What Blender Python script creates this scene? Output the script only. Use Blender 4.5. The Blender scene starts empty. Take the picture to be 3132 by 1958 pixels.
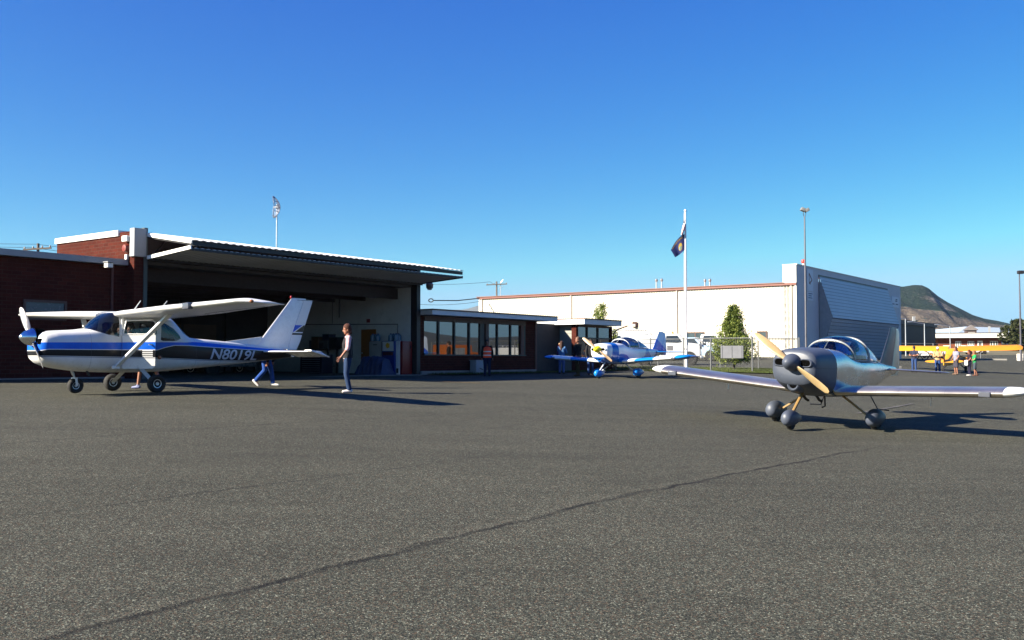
import bpy, bmesh, math, random
import numpy as np
from mathutils import Vector, Matrix
from mathutils.bvhtree import BVHTree
C = bpy.context.scene.collection
SC = bpy.context.scene
R = math.radians
PI = math.pi
random.seed(7)
# ------------------------------------------------------------------ camera model
F_PX, CX, CY, YH, EZ = 3000.0, 1566.0, 979.0, 1097.0, 1.55
TH = math.atan((YH - CY) / F_PX)

def ray(px, py):
    u = (px - CX) / F_PX; v = (CY - py) / F_PX
    return u, math.cos(TH) - v * math.sin(TH), math.sin(TH) + v * math.cos(TH)

def P(px, py, Y):
    """world point seen at photo pixel (px, py) at distance Y along the ground"""
    x, y, z = ray(px, py); s = Y / y
    return Vector((x * s, Y, EZ + z * s))

def proj(p):
    c, s = math.cos(TH), math.sin(TH); z = p[2] - EZ
    d = p[1] * c + z * s; v = -p[1] * s + z * c
    return CX + F_PX * p[0] / d, CY - F_PX * v / d

def smooth01(t):
    t = max(0.0, min(1.0, t)); return t * t * (3 - 2 * t)

# ------------------------------------------------------------------ ground height: an apron that falls gently to the right
CTRL = np.array([
 (0,0,-1.55),(0,8,-1.5),(-8,8,-1.4),(8,8,-1.55),(-4,15,-1.22),(1,19,-1.27),(5.2,18.9,-1.40),(7.27,19.4,-1.41),(5.3,20.8,-1.31),(12,22,-1.45),
 (-10.3,23.8,-.85),(-9.5,25.4,-.84),(-4.4,26,-.89),(0,24,-1.1),(-14.8,28.4,-.76),(-16,30.6,-.62),(-12.9,34,-.70),(-4.3,45.5,-.76),(-1.2,48,-.77),(4.6,44.2,-.90),(4.2,57,-.78),
 (11.7,52,-.71),(27.9,68,-.92),(32,68,-1.18),(28.6,73,-.78),(34.6,77,-1.05),(13,70,-.5),(17,82,-.2),(27,90,.02),(48,121,-.05),(0,110,.15),
 (20,35,-1.25),(40,50,-1.45),(-60,30,-.3),(-60,80,0),(-30,60,-.5),(60,40,-1.6),(60,20,-1.8),(-30,10,-1.0),(-30,0,-1.2),(30,0,-1.9),(0,-30,-1.9),
 (100,100,-.6),(0,150,1),(77,180,.25),(80,150,-.1),(115,250,2.3),(88,210,1.0),(0,250,2.2),(-100,100,0),(-100,250,2),(200,250,2),(200,100,-.5),(-80,0,-.8),(80,-10,-2.2),(130,300,3.2)], float)
def _tps(r2): return 0.5 * r2 * np.log(r2 + 1e-9)
_n = len(CTRL)
_d2 = ((CTRL[:, None, :2] - CTRL[None, :, :2]) ** 2).sum(2)
_A = np.zeros((_n + 3, _n + 3)); _A[:_n, :_n] = _tps(_d2) + np.eye(_n) * 12.0
_A[:_n, _n] = 1; _A[:_n, _n + 1:] = CTRL[:, :2]; _A[_n, :_n] = 1; _A[_n + 1:, :_n] = CTRL[:, :2].T
_W = np.linalg.solve(_A, np.concatenate([CTRL[:, 2], [0, 0, 0]]))

def G_many(xy):
    xy = np.asarray(xy, float)
    out = np.empty(len(xy))
    for i in range(0, len(xy), 4000):
        q = xy[i:i + 4000]
        d2 = ((q[:, None, :] - CTRL[None, :, :2]) ** 2).sum(2)
        out[i:i + 4000] = _tps(d2) @ _W[:_n] + _W[_n] + q @ _W[_n + 1:]
    r = np.hypot(xy[:, 0] - 30, xy[:, 1] - 90)
    w = np.clip((r - 190) / 160, 0, 1); w = w * w * (3 - 2 * w)
    far = np.where(xy[:, 1] > 0, -1.0 + 0.0125 * np.clip(xy[:, 1], 0, 420), -1.9)
    return out * (1 - w) + far * w + EZ

def G(x, y): return float(G_many([(x, y)])[0])

def ground_hit(px, py):
    x, y, z = ray(px, py)
    lo, hi = 2.0, 400.0
    s = 2.0
    while s < hi:
        if EZ + z * s < G(x * s, y * s): break
        s *= 1.02
    a, b = s / 1.02, s
    for _ in range(25):
        m = (a + b) / 2
        if EZ + z * m < G(x * m, y * m): b = m
        else: a = m
    return Vector((x * b, y * b, EZ + z * b))

def at(px, Y):
    """ground point in the pixel column px at distance Y"""
    p = P(px, YH, Y)
    return Vector((p.x, Y, G(p.x, Y)))

# ------------------------------------------------------------------ materials
def S(r, g, b):
    f = lambda c: (c / 255) / 12.92 if c / 255 <= .04045 else ((c / 255 + .055) / 1.055) ** 2.4
    return (f(r), f(g), f(b), 1)

class NT:
    """small helper to write node trees"""
    def __init__(s, tree): s.t = tree; s.n = tree.nodes; s.l = tree.links
    def node(s, typ, **kw):
        n = s.n.new(typ)
        for k, v in kw.items():
            setattr(n, k, v)
        return n
    def put(s, sock, v):
        if isinstance(v, bpy.types.NodeSocket): s.l.new(v, sock)
        elif v is not None: sock.default_value = v
    def math(s, op, a, b=None, c=None, clamp=False):
        n = s.node('ShaderNodeMath', operation=op); n.use_clamp = clamp
        s.put(n.inputs[0], a); s.put(n.inputs[1], b)
        if c is not None: s.put(n.inputs[2], c)
        return n.outputs[0]
    def mix(s, f, a, b, mode='MIX'):
        n = s.node('ShaderNodeMix', data_type='RGBA', blend_type=mode)
        s.put(n.inputs[0], f); s.put(n.inputs[6], a); s.put(n.inputs[7], b)
        return n.outputs[2]
    def obj(s): return s.node('ShaderNodeTexCoord').outputs['Object']
    def xyz(s, v):
        n = s.node('ShaderNodeSeparateXYZ'); s.l.new(v, n.inputs[0]); return n.outputs
    def mapping(s, v, loc=(0, 0, 0), rot=(0, 0, 0), scale=(1, 1, 1)):
        n = s.node('ShaderNodeMapping'); s.l.new(v, n.inputs[0])
        n.inputs[1].default_value = loc; n.inputs[2].default_value = rot; n.inputs[3].default_value = scale
        return n.outputs[0]
    def noise(s, v, scale, detail=3, rough=.55, out=0):
        n = s.node('ShaderNodeTexNoise'); s.put(n.inputs['Vector'], v)
        n.inputs['Scale'].default_value = scale; n.inputs['Detail'].default_value = detail; n.inputs['Roughness'].default_value = rough
        return n.outputs[out]
    def voro(s, v, scale, out='Color', feature='F1'):
        n = s.node('ShaderNodeTexVoronoi', feature=feature); s.put(n.inputs['Vector'], v); n.inputs['Scale'].default_value = scale
        return n.outputs[out]
    def ramp(s, f, stops, interp='LINEAR'):
        n = s.node('ShaderNodeValToRGB'); e = n.color_ramp; e.interpolation = interp
        while len(e.elements) < len(stops): e.elements.new(.5)
        for el, (p, c) in zip(e.elements, stops):
            el.position = p; el.color = c if len(c) == 4 else (*c, 1)
        s.put(n.inputs[0], f); return n.outputs[0]
    def maprange(s, v, a, b, c=0., d=1.):
        n = s.node('ShaderNodeMapRange'); s.put(n.inputs[0], v)
        for i, q in enumerate((a, b, c, d)): n.inputs[i + 1].default_value = q
        return n.outputs[0]
    def bump(s, h, strength=.3, dist=.01):
        n = s.node('ShaderNodeBump'); n.inputs['Strength'].default_value = strength; n.inputs['Distance'].default_value = dist
        s.put(n.inputs['Height'], h); return n.outputs[0]

def newmat(name):
    m = bpy.data.materials.new(name); m.use_nodes = True
    nt = NT(m.node_tree); b = m.node_tree.nodes['Principled BSDF']
    return m, nt, b

MATS = {}
DARK = .62       # camera exposed for the light: real pigments are this much darker than they look on the print
def mat(name, col, rough=.5, metal=0., var=.12, vscale=3., bump=0., bscale=40., coat=0., spec=None, dirt=0.):
    """plain painted / solid material with mottling, so no surface is perfectly flat"""
    if name in MATS: return MATS[name]
    if metal < .5 and max(col[:3]) < .5: col = tuple(c * DARK for c in col[:3]) + (1,)
    m, nt, b = newmat(name)
    o = nt.obj()
    f = nt.noise(o, vscale, 5, .6)
    c = nt.mix(nt.maprange(f, .3, .7), tuple(x * (1 - var) for x in col[:3]) + (1,), tuple(min(1, x * (1 + var * .6)) for x in col[:3]) + (1,))
    if dirt:
        g = nt.noise(o, vscale * 4.3, 6, .7)
        c = nt.mix(nt.math('MULTIPLY', nt.maprange(g, .5, .75), dirt), c, tuple(x * .35 for x in col[:3]) + (1,))
    nt.put(b.inputs['Base Color'], c)
    r = nt.noise(o, vscale * 2.7, 3)
    nt.put(b.inputs['Roughness'], nt.maprange(r, .25, .75, max(0.02, rough - .08), min(1, rough + .08)))
    b.inputs['Metallic'].default_value = metal
    if coat: b.inputs['Coat Weight'].default_value = coat; b.inputs['Coat Roughness'].default_value = .08
    if spec is not None: b.inputs['Specular IOR Level'].default_value = spec
    if bump: nt.put(b.inputs['Normal'], nt.bump(nt.noise(o, bscale, 4), bump, .02))
    MATS[name] = m
    return m

def glass(name, tint=(.75, .82, .85), rough=.02, alpha=.25, refl=1.0):
    """thin window glass: tinted see-through with a Fresnel reflection"""
    if name in MATS: return MATS[name]
    m = bpy.data.materials.new(name); m.use_nodes = True
    nt = NT(m.node_tree); nt.n.clear()
    out = nt.node('ShaderNodeOutputMaterial')
    tr = nt.node('ShaderNodeBsdfTransparent'); tr.inputs[0].default_value = (*tint, 1)
    gl = nt.node('ShaderNodeBsdfGlossy'); gl.inputs['Roughness'].default_value = rough
    gl.inputs['Color'].default_value = (.95 * refl,) * 3 + (1,)
    fr = nt.node('ShaderNodeLayerWeight'); fr.inputs[0].default_value = alpha
    mx = nt.node('ShaderNodeMixShader')
    nt.l.new(fr.outputs['Fresnel'], mx.inputs[0]); nt.l.new(tr.outputs[0], mx.inputs[1]); nt.l.new(gl.outputs[0], mx.inputs[2])
    nt.l.new(mx.outputs[0], out.inputs[0])
    MATS[name] = m
    return m

# ------------------------------------------------------------------ mesh building
class MB:
    def __init__(s): s.v = []; s.f = []; s.m = []; s.mi = 0
    def add(s, vs, fs):
        o = len(s.v); s.v += [tuple(v) for v in vs]
        for f in fs: s.f.append([i + o for i in f]); s.m.append(s.mi)
        return s
    def box(s, x0, x1, y0, y1, z0, z1, M=None):
        vs = [Vector((x, y, z)) for z in (z0, z1) for y in (y0, y1) for x in (x0, x1)]
        if M is not None: vs = [M @ v for v in vs]
        return s.add(vs, [(0, 2, 3, 1), (4, 5, 7, 6), (0, 1, 5, 4), (2, 6, 7, 3), (0, 4, 6, 2), (1, 3, 7, 5)])
    def cbox(s, c, size, M=None, bev=0.):
        """bevelled box centred at c"""
        bm = bmesh.new(); bmesh.ops.create_cube(bm, size=1)
        for v in bm.verts: v.co = Vector((v.co.x * size[0], v.co.y * size[1], v.co.z * size[2]))
        if bev: bmesh.ops.bevel(bm, geom=bm.edges[:], offset=bev, segments=2, affect='EDGES', profile=.6)
        vs = [v.co + Vector(c) for v in bm.verts]
        if M is not None: vs = [M @ v for v in vs]
        s.add(vs, [[v.index for v in f.verts] for f in bm.faces]); bm.free(); return s
    def loft(s, rings, caps=True, closed=True):
        n = len(rings[0]); o = []
        vs = [p for r in rings for p in r]; fs = []
        for i in range(len(rings) - 1):
            for j in range(n if closed else n - 1):
                k = (j + 1) % n
                fs.append((i * n + j, i * n + k, (i + 1) * n + k, (i + 1) * n + j))
        if caps and closed:
            fs.append(list(range(n))[::-1]); fs.append([(len(rings) - 1) * n + j for j in range(n)])
        return s.add(vs, fs)
    def tube(s, pts, r, n=8, caps=True):
        pts = [Vector(p) for p in pts]
        rs = r if isinstance(r, (list, tuple)) else [r] * len(pts)
        rings = []; up = None
        for i, p in enumerate(pts):
            t = (pts[min(i + 1, len(pts) - 1)] - pts[max(i - 1, 0)]).normalized()
            if up is None: up = Vector((0, 0, 1)) if abs(t.z) < .9 else Vector((1, 0, 0))
            a = t.cross(up)
            if a.length < 1e-5: a = t.cross(Vector((0, 1, 0)))
            a.normalize(); b = t.cross(a).normalized(); up = -b if False else up
            rings.append([p + (a * math.cos(q) + b * math.sin(q)) * rs[i] for q in [2 * PI * k / n for k in range(n)]])
        return s.loft(rings, caps)
    def bar(s, p, q, wdt, hgt, up=(0, 0, 1)):
        p, q = Vector(p), Vector(q); t = (q - p).normalized(); u = Vector(up)
        a = t.cross(u)
        if a.length < 1e-4: a = t.cross(Vector((1, 0, 0)))
        a.normalize(); b = a.cross(t).normalized()
        rg = lambda c: [c + a * x * wdt / 2 + b * y * hgt / 2 for x, y in ((-1, -1), (1, -1), (1, 1), (-1, 1))]
        return s.loft([rg(p), rg(q)])
    def lathe(s, prof, c=(0, 0, 0), axis=(1, 0, 0), n=24):
        """prof: list of (along axis, radius)"""
        ax = Vector(axis).normalized(); a = ax.cross(Vector((0, 0, 1)))
        if a.length < 1e-4: a = Vector((1, 0, 0))
        a.normalize(); b = ax.cross(a)
        rings = [[Vector(c) + ax * t + (a * math.cos(q) + b * math.sin(q)) * max(r, 1e-4) for q in [2 * PI * k / n for k in range(n)]] for t, r in prof]
        return s.loft(rings)
    def ell(s, c, r, n=16, k=10, M=None):
        c = Vector(c); rings = []
        for i in range(k + 1):
            t = -PI / 2 + PI * i / k; cz = math.sin(t); cr = max(math.cos(t), 1e-3)
            ring = [Vector((math.cos(2 * PI * j / n) * cr * r[0], math.sin(2 * PI * j / n) * cr * r[1], cz * r[2])) for j in range(n)]
            if M is not None: ring = [M @ p for p in ring]
            rings.append([c + p for p in ring])
        return s.loft(rings)
    def prism(s, poly, d, axis_map):
        """poly: 2D points; d=(lo,hi); axis_map(a,b,h)->Vector"""
        n = len(poly)
        lo = [axis_map(a, b, d[0]) for a, b in poly]; hi = [axis_map(a, b, d[1]) for a, b in poly]
        fs = [list(range(n))[::-1], [n + i for i in range(n)]] + [(i, (i + 1) % n, n + (i + 1) % n, n + i) for i in range(n)]
        return s.add(lo + hi, fs)
    def build(s, name, mats, parent=None, smooth=None, recalc=True, M=None):
        me = bpy.data.meshes.new(name)
        me.from_pydata([tuple(v) for v in s.v], [], s.f)
        if not isinstance(mats, (list, tuple)): mats = [mats]
        for m in mats: me.materials.append(m)
        if len(mats) > 1: me.polygons.foreach_set('material_index', s.m)
        if recalc:
            bm = bmesh.new(); bm.from_mesh(me); bmesh.ops.recalc_face_normals(bm, faces=bm.faces[:]); bm.to_mesh(me); bm.free()
        if smooth is not None: shade(me, smooth)
        me.update()
        o = bpy.data.objects.new(name, me); C.objects.link(o)
        if parent is not None: o.parent = parent
        if M is not None: o.matrix_local = M
        return o

def shade(me, ang=40):
    """smooth shading with sharp edges above ang degrees"""
    me.polygons.foreach_set('use_smooth', [True] * len(me.polygons))
    bm = bmesh.new(); bm.from_mesh(me)
    for e in bm.edges:
        e.smooth = not (len(e.link_faces) == 2 and e.calc_face_angle(0) > R(ang))
    bm.to_mesh(me); bm.free()

def tag(o, label=None, cat=None, group=None, kind=None):
    if label: o['label'] = label
    if cat: o['category'] = cat
    if group: o['group'] = group
    if kind: o['kind'] = kind
    return o

def thing(name, label, cat, loc=(0, 0, 0), rotz=0., group=None, M=None):
    o = bpy.data.objects.new(name, None); C.objects.link(o)
    if M is not None: o.matrix_world = M
    else: o.location = loc; o.rotation_euler = (0, 0, rotz)
    o.empty_display_size = .3
    return tag(o, label, cat, group)

def copy_tree(o, parent=None):
    c = o.copy(); C.objects.link(c)
    c.parent = parent
    for ch in list(o.children): copy_tree(ch, c)
    return c

def text_mesh(body, size, shear=0., offset=0., extrude=0., spacing=1.0):
    cu = bpy.data.curves.new('lettering', 'FONT'); cu.body = body; cu.size = size; cu.shear = shear; cu.offset = offset; cu.extrude = extrude
    cu.space_character = spacing; cu.align_x = 'LEFT'
    o = bpy.data.objects.new('lettering', cu); C.objects.link(o)
    dg = bpy.context.evaluated_depsgraph_get()
    me = bpy.data.meshes.new_from_object(o.evaluated_get(dg))
    bpy.data.objects.remove(o); bpy.data.curves.remove(cu)
    vs = [v.co.copy() for v in me.vertices]; fs = [list(p.vertices) for p in me.polygons]
    bpy.data.meshes.remove(me)
    return vs, fs
# ------------------------------------------------------------------ camera, sun, sky
cam = bpy.data.cameras.new('camera'); co = bpy.data.objects.new('camera', cam); C.objects.link(co)
co.location = (0, 0, EZ); co.rotation_euler = (PI / 2 + TH, 0, 0)
cam.sensor_fit = 'HORIZONTAL'; cam.sensor_width = 36; cam.lens = 36 * F_PX / 3132; cam.clip_start = .1; cam.clip_end = 30000
SC.camera = co
SUN_AZ = Vector((-.912, -.41, 0)).normalized(); SUN_EL = R(28)
sd = Vector((SUN_AZ.x * math.cos(SUN_EL), SUN_AZ.y * math.cos(SUN_EL), math.sin(SUN_EL)))
sl = bpy.data.lights.new('sun', 'SUN'); sl.energy = 5.0; sl.angle = R(.5); sl.color = (1, .90, .74)
so = bpy.data.objects.new('sun', sl); C.objects.link(so); so.rotation_euler = sd.to_track_quat('Z', 'Y').to_euler()
w = bpy.data.worlds.new('World'); SC.world = w; w.use_nodes = True
nt = NT(w.node_tree); bg = nt.n['Background']
sky = nt.node('ShaderNodeTexSky', sky_type='NISHITA'); sky.sun_disc = False
sky.sun_elevation = SUN_EL; sky.sun_rotation = math.atan2(sd.x, sd.y); sky.altitude = 1200; sky.air_density = 1.0; sky.dust_density = .25; sky.ozone_density = 2.5
hs = nt.node('ShaderNodeHueSaturation'); hs.inputs['Saturation'].default_value = 1.25; hs.inputs['Value'].default_value = 1.0
nt.l.new(sky.outputs[0], hs.inputs['Color'])
sp_ = nt.node('ShaderNodeSeparateColor'); nt.l.new(hs.outputs[0], sp_.inputs[0]); cb_ = nt.node('ShaderNodeCombineColor')
for i_, (k_, p_) in enumerate(((.29, 1.55), (.53, 1.30), (2.0, .52))):
    ch_ = nt.math('MULTIPLY', nt.math('POWER', sp_.outputs[i_], p_), k_)
    if i_ < 2: ch_ = nt.math('MINIMUM', ch_, nt.math('MULTIPLY', nt.math('MULTIPLY', nt.math('POWER', sp_.outputs[2], .52), 2.0), (.42, .80)[i_]))
    nt.l.new(ch_, cb_.inputs[i_])
nt.l.new(cb_.outputs[0], bg.inputs[0]); bg.inputs[1].default_value = .05
SC.view_settings.view_transform = 'Standard'; SC.view_settings.look = 'None'; SC.view_settings.gamma = 1; SC.view_settings.exposure = 1.8
SC.view_settings.use_curve_mapping = False

# ------------------------------------------------------------------ apron and land
def line_mask(nt, p, a, b, wid, wob, seed):
    """soft mask along the straight line a-b in ground coordinates, with a wobbling edge"""
    d = Vector((b[0] - a[0], b[1] - a[1])); L = d.length; d /= L; n = (-d.y, d.x)
    X = nt.xyz(p)
    dist = nt.math('ADD', nt.math('MULTIPLY', nt.math('SUBTRACT', X[0], a[0]), n[0]), nt.math('MULTIPLY', nt.math('SUBTRACT', X[1], a[1]), n[1]))
    along = nt.math('ADD', nt.math('MULTIPLY', nt.math('SUBTRACT', X[0], a[0]), d.x), nt.math('MULTIPLY', nt.math('SUBTRACT', X[1], a[1]), d.y))
    q = nt.mapping(p, loc=(seed, seed * 2, 0))
    wo = nt.math('MULTIPLY', nt.math('SUBTRACT', nt.noise(q, .9, 5, .7), .5), wob)
    w2 = nt.math('MULTIPLY', nt.math('SUBTRACT', nt.noise(q, 30, 2, .6), .5), wid * 1.4)
    dd = nt.math('ABSOLUTE', nt.math('ADD', nt.math('ADD', dist, wo), w2))
    gap = nt.maprange(nt.noise(q, 1.7, 3, .6), .3, .55, .25, 1.)
    rag = nt.maprange(nt.noise(q, 55, 2, .7), .30, .46, .45, 1.)
    m = nt.math('MULTIPLY', nt.math('MULTIPLY', nt.maprange(dd, wid * 1.25, wid * .15), gap), rag)
    ends = nt.math('MULTIPLY', nt.maprange(along, -1., .5), nt.maprange(along, L + 1., L - .5))
    return nt.math('MULTIPLY', m, ends)

def asphalt_material():
    m, nt, b = newmat('apron asphalt'); p = nt.obj()
    v1 = nt.voro(p, 78, 'Color'); x1 = nt.node('ShaderNodeSeparateColor'); nt.l.new(v1, x1.inputs[0])
    v2 = nt.voro(p, 175, 'Color'); x2 = nt.node('ShaderNodeSeparateColor'); nt.l.new(v2, x2.inputs[0])
    g1 = nt.math('POWER', x1.outputs[0], 2.0); g2 = nt.math('POWER', x2.outputs[1], 2.2)
    grain = nt.math('ADD', nt.math('MULTIPLY', g1, .65), nt.math('MULTIPLY', g2, .55))
    col = nt.ramp(grain, [(0, (.0096, .0103, .0077)), (.25, (.0295, .0312, .0238)), (.6, (.059, .0625, .0475)), (.85, (.106, .112, .086)), (1, (.28, .29, .23))])
    warm = nt.mix(nt.math('MULTIPLY', nt.math('GREATER_THAN', x1.outputs[1], .82), .55), col, (.085, .058, .038, 1))
    big = nt.noise(p, .16, 5, .6)
    st = nt.noise(nt.mapping(p, rot=(0, 0, -.95), scale=(.25, 1.6, 1)), .9, 5, .65)
    k = nt.math('MULTIPLY', nt.maprange(big, .3, .7, .82, 1.14), nt.maprange(st, .3, .7, .86, 1.12))
    mul = nt.node('ShaderNodeVectorMath', operation='SCALE'); nt.l.new(warm, mul.inputs[0]); nt.l.new(k, mul.inputs['Scale'])
    c = mul.outputs[0]
    spots = nt.math('MAXIMUM', nt.maprange(nt.noise(p, 1.1, 2, .5), .70, .78), nt.math('MULTIPLY', nt.maprange(nt.noise(nt.mapping(p, rot=(0, 0, .35), scale=(.12, 1.4, 1)), 1.0, 3, .6), .60, .72), .6))
    c = nt.mix(nt.math('MULTIPLY', spots, .35), c, (.016, .016, .015, 1))
    for cx_, cy_, rr_, ww_ in ((-7.5, 20.0, 4.2, .09), (-5.5, 21.0, 6.1, .09), (9, 26, 7.5, .12)):
        X_ = nt.xyz(p); ddx = nt.math('SUBTRACT', X_[0], cx_); ddy = nt.math('SUBTRACT', X_[1], cy_)
        rad = nt.math('SQRT', nt.math('ADD', nt.math('MULTIPLY', ddx, ddx), nt.math('MULTIPLY', ddy, ddy)))
        arc = nt.math('MULTIPLY', nt.maprange(nt.math('ABSOLUTE', nt.math('SUBTRACT', rad, rr_)), ww_, ww_ * .4), nt.maprange(nt.noise(p, .35, 3, .6), .46, .60))
        c = nt.mix(nt.math('MULTIPLY', arc, .22), c, (.012, .012, .011, 1))
    oil = nt.maprange(nt.voro(nt.mapping(p, loc=(.7, .3, 0)), .21, 'Distance'), .085, .03)
    c = nt.mix(nt.math('MULTIPLY', nt.math('MULTIPLY', oil, nt.maprange(nt.noise(p, 4, 4, .7), .35, .6)), .45), c, (.010, .010, .009, 1))
    segs = [((150, 1955), (1295, 1668), .05, .35), ((1295, 1668), (1942, 1510), .055, .3), ((1942, 1510), (2640, 1376), .05, .4),
            ((0, 1590), (1036, 1456), .03, .4), ((1036, 1456), (1560, 1385), .03, .4), ((0, 1359), (910, 1292), .045, .3), ((910, 1292), (1560, 1258), .03, .4)]
    loose = None; tot = None
    for i, (a, e, wd, wb) in enumerate(segs):
        A, E_ = ground_hit(*a), ground_hit(*e)
        mk = line_mask(nt, p, A, E_, wd, wb, 3.1 * i)
        if i > 2: mk = nt.math('MULTIPLY', mk, .6)
        tot = mk if tot is None else nt.math('MAXIMUM', tot, mk)
        if i < 3:
            wd2 = line_mask(nt, p, (A.x - .05, A.y + .10), (E_.x - .05, E_.y + .10), .13, wb, 3.1 * i); loose = wd2 if loose is None else nt.math('MAXIMUM', loose, wd2)
    c = nt.mix(nt.math('MULTIPLY', tot, .92), c, (.004, .004, .004, 1))
    st2 = nt.math('MULTIPLY', nt.math('GREATER_THAN', x1.outputs[2], .72), nt.math('MULTIPLY', loose, nt.math('SUBTRACT', 1, tot)))
    c = nt.mix(nt.math('MULTIPLY', st2, .45), c, (.14, .13, .10, 1))
    nt.put(b.inputs['Base Color'], c)
    b.inputs['Roughness'].default_value = .93; b.inputs['Specular IOR Level'].default_value = .18
    hh = nt.math('ADD', nt.voro(p, 62, 'Distance'), nt.math('MULTIPLY', nt.voro(p, 140, 'Distance'), .6))
    hh = nt.math('SUBTRACT', hh, nt.math('MULTIPLY', tot, 1.5))
    nt.put(b.inputs['Normal'], nt.bump(hh, .6, .008))
    return m

def land_material():
    m, nt, b = newmat('dry grassland'); p = nt.obj()
    f = nt.noise(p, .02, 6, .65); g = nt.noise(p, .6, 5, .7)
    c = nt.ramp(nt.math('ADD', nt.math('MULTIPLY', f, .6), nt.math('MULTIPLY', g, .4)), [(.3, (.06, .06, .03)), (.5, (.11, .095, .05)), (.7, (.15, .125, .07))])
    nt.put(b.inputs['Base Color'], c); b.inputs['Roughness'].default_value = .95
    return m

def sheet(name, xs, ys, m, off=0., keep=None, kind='structure', step=True):
    pts = [(x, y) for y in ys for x in xs]; z = G_many(pts)
    n = len(xs); b = MB()
    fs = []
    for j in range(len(ys) - 1):
        for i in range(n - 1):
            if keep and not keep((xs[i] + xs[i + 1]) / 2, (ys[j] + ys[j + 1]) / 2): continue
            fs.append((j * n + i, j * n + i + 1, (j + 1) * n + i + 1, (j + 1) * n + i))
    b.add([(x, y, zz + off) for (x, y), zz in zip(pts, z)], fs)
    o = b.build(name, m, smooth=180, recalc=False); tag(o, kind=kind); return o

def grow(a, b, s0, k, lim):
    out = [a]; s = s0
    while out[-1] < b: out.append(out[-1] + s); s = min(s * k, lim)
    return out
xs_near = list(np.arange(-32, 42.01, .8)); ys_near = list(np.arange(-2, 96.01, .8))
xs = [-v for v in grow(32.8, 5500, 1.5, 1.22, 400)][::-1] + xs_near + grow(42.8, 5500, 1.5, 1.16, 400)
ys = [-v for v in grow(3, 5500, 1.5, 1.25, 400)][::-1] + ys_near + grow(97.5, 6500, 1.6, 1.1, 400)
ASPH = asphalt_material()
def in_apron(x, y): return -130 < x < 160 and -160 < y < 196
sheet('apron', xs, ys, ASPH, keep=in_apron)
sheet('terrain', xs, ys, land_material(), keep=lambda x, y: not in_apron(x, y))

def strip(name, pts, wid, m, off=.012, kind='structure', n=40):
    """painted line / band laid on the ground along pts"""
    b = MB(); pts = [Vector(p[:2]) for p in pts]; L = []; tot = []
    for i in range(len(pts) - 1):
        for k in range(n): L.append(pts[i].lerp(pts[i + 1], k / n))
    L.append(pts[-1]); vs = []
    for i, p in enumerate(L):
        t = (L[min(i + 1, len(L) - 1)] - L[max(i - 1, 0)]).normalized(); a = Vector((-t.y, t.x)) * wid / 2
        for q in (p + a, p - a): vs.append((q.x, q.y, G(q.x, q.y) + off))
    b.add(vs, [(2 * i, 2 * i + 1, 2 * i + 3, 2 * i + 2) for i in range(len(L) - 1)])
    o = b.build(name, m, recalc=False); tag(o, kind=kind); return o

def worn_paint(name, col, cover):
    m, nt, b = newmat(name); p = nt.obj()
    f = nt.math('ADD', nt.math('MULTIPLY', nt.noise(p, 40, 4, .7), .6), nt.math('MULTIPLY', nt.noise(p, 3, 4, .7), .4))
    k = nt.maprange(f, cover - .06, cover + .06)
    nt.put(b.inputs['Base Color'], nt.mix(k, col, (.045, .042, .036, 1))); b.inputs['Roughness'].default_value = .85
    return m
strip('painted_line', [ground_hit(1126, 1158), ground_hit(1300, 1166), ground_hit(1470, 1173)], .16, worn_paint('worn yellow paint', (.26, .15, .025, 1), .5))
strip('painted_line', [ground_hit(2620, 1266), ground_hit(2790, 1236)], .14, worn_paint('worn white paint', (.24, .23, .19, 1), .42))

# ------------------------------------------------------------------ hills
def ridge(name, prof, dist, m, depth, zb, seed=1, rough=1.0, n=220):
    """a range of hills whose skyline follows prof [(photo x, photo y)], built as real ground rising away"""
    rnd = np.random.RandomState(seed); b = MB()
    pxs = np.linspace(prof[0][0], prof[-1][0], n); tops = np.interp(pxs, [q[0] for q in prof], [q[1] for q in prof])
    K = 46; vs = []
    ph = rnd.rand(12) * 6.28
    for i, px in enumerate(pxs):
        x, y, z = ray(px, tops[i])
        top = dist * z / y
        for k in range(K):
            t = k / (K - 1)
            if t < .62:
                q = t / .62; d = dist - depth * (1 - q); hh = (q ** 1.25)
            else:
                q = (t - .62) / .38; d = dist + depth * .8 * q; hh = 1 - q ** 1.5
            X = x / y * dist * (1 + (d - dist) / dist * .9)
            wob = sum(math.sin(px * .012 * (j + 1) * 1.7 + ph[j] + t * 9 * (j % 3 + 1)) / (j + 1.5) for j in range(8))
            amp = rough * abs(top) * .045 * math.sin(PI * min(1, t / .62 if t < .62 else 1 - q)) 
            vs.append((X, d, EZ + zb + (top - zb) * hh + wob * amp))
    fs = [(i * K + k, (i + 1) * K + k, (i + 1) * K + k + 1, i * K + k + 1) for i in range(n - 1) for k in range(K - 1)]
    b.add(vs, fs); o = b.build(name, m, smooth=180); tag(o, kind='structure'); return o

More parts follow.
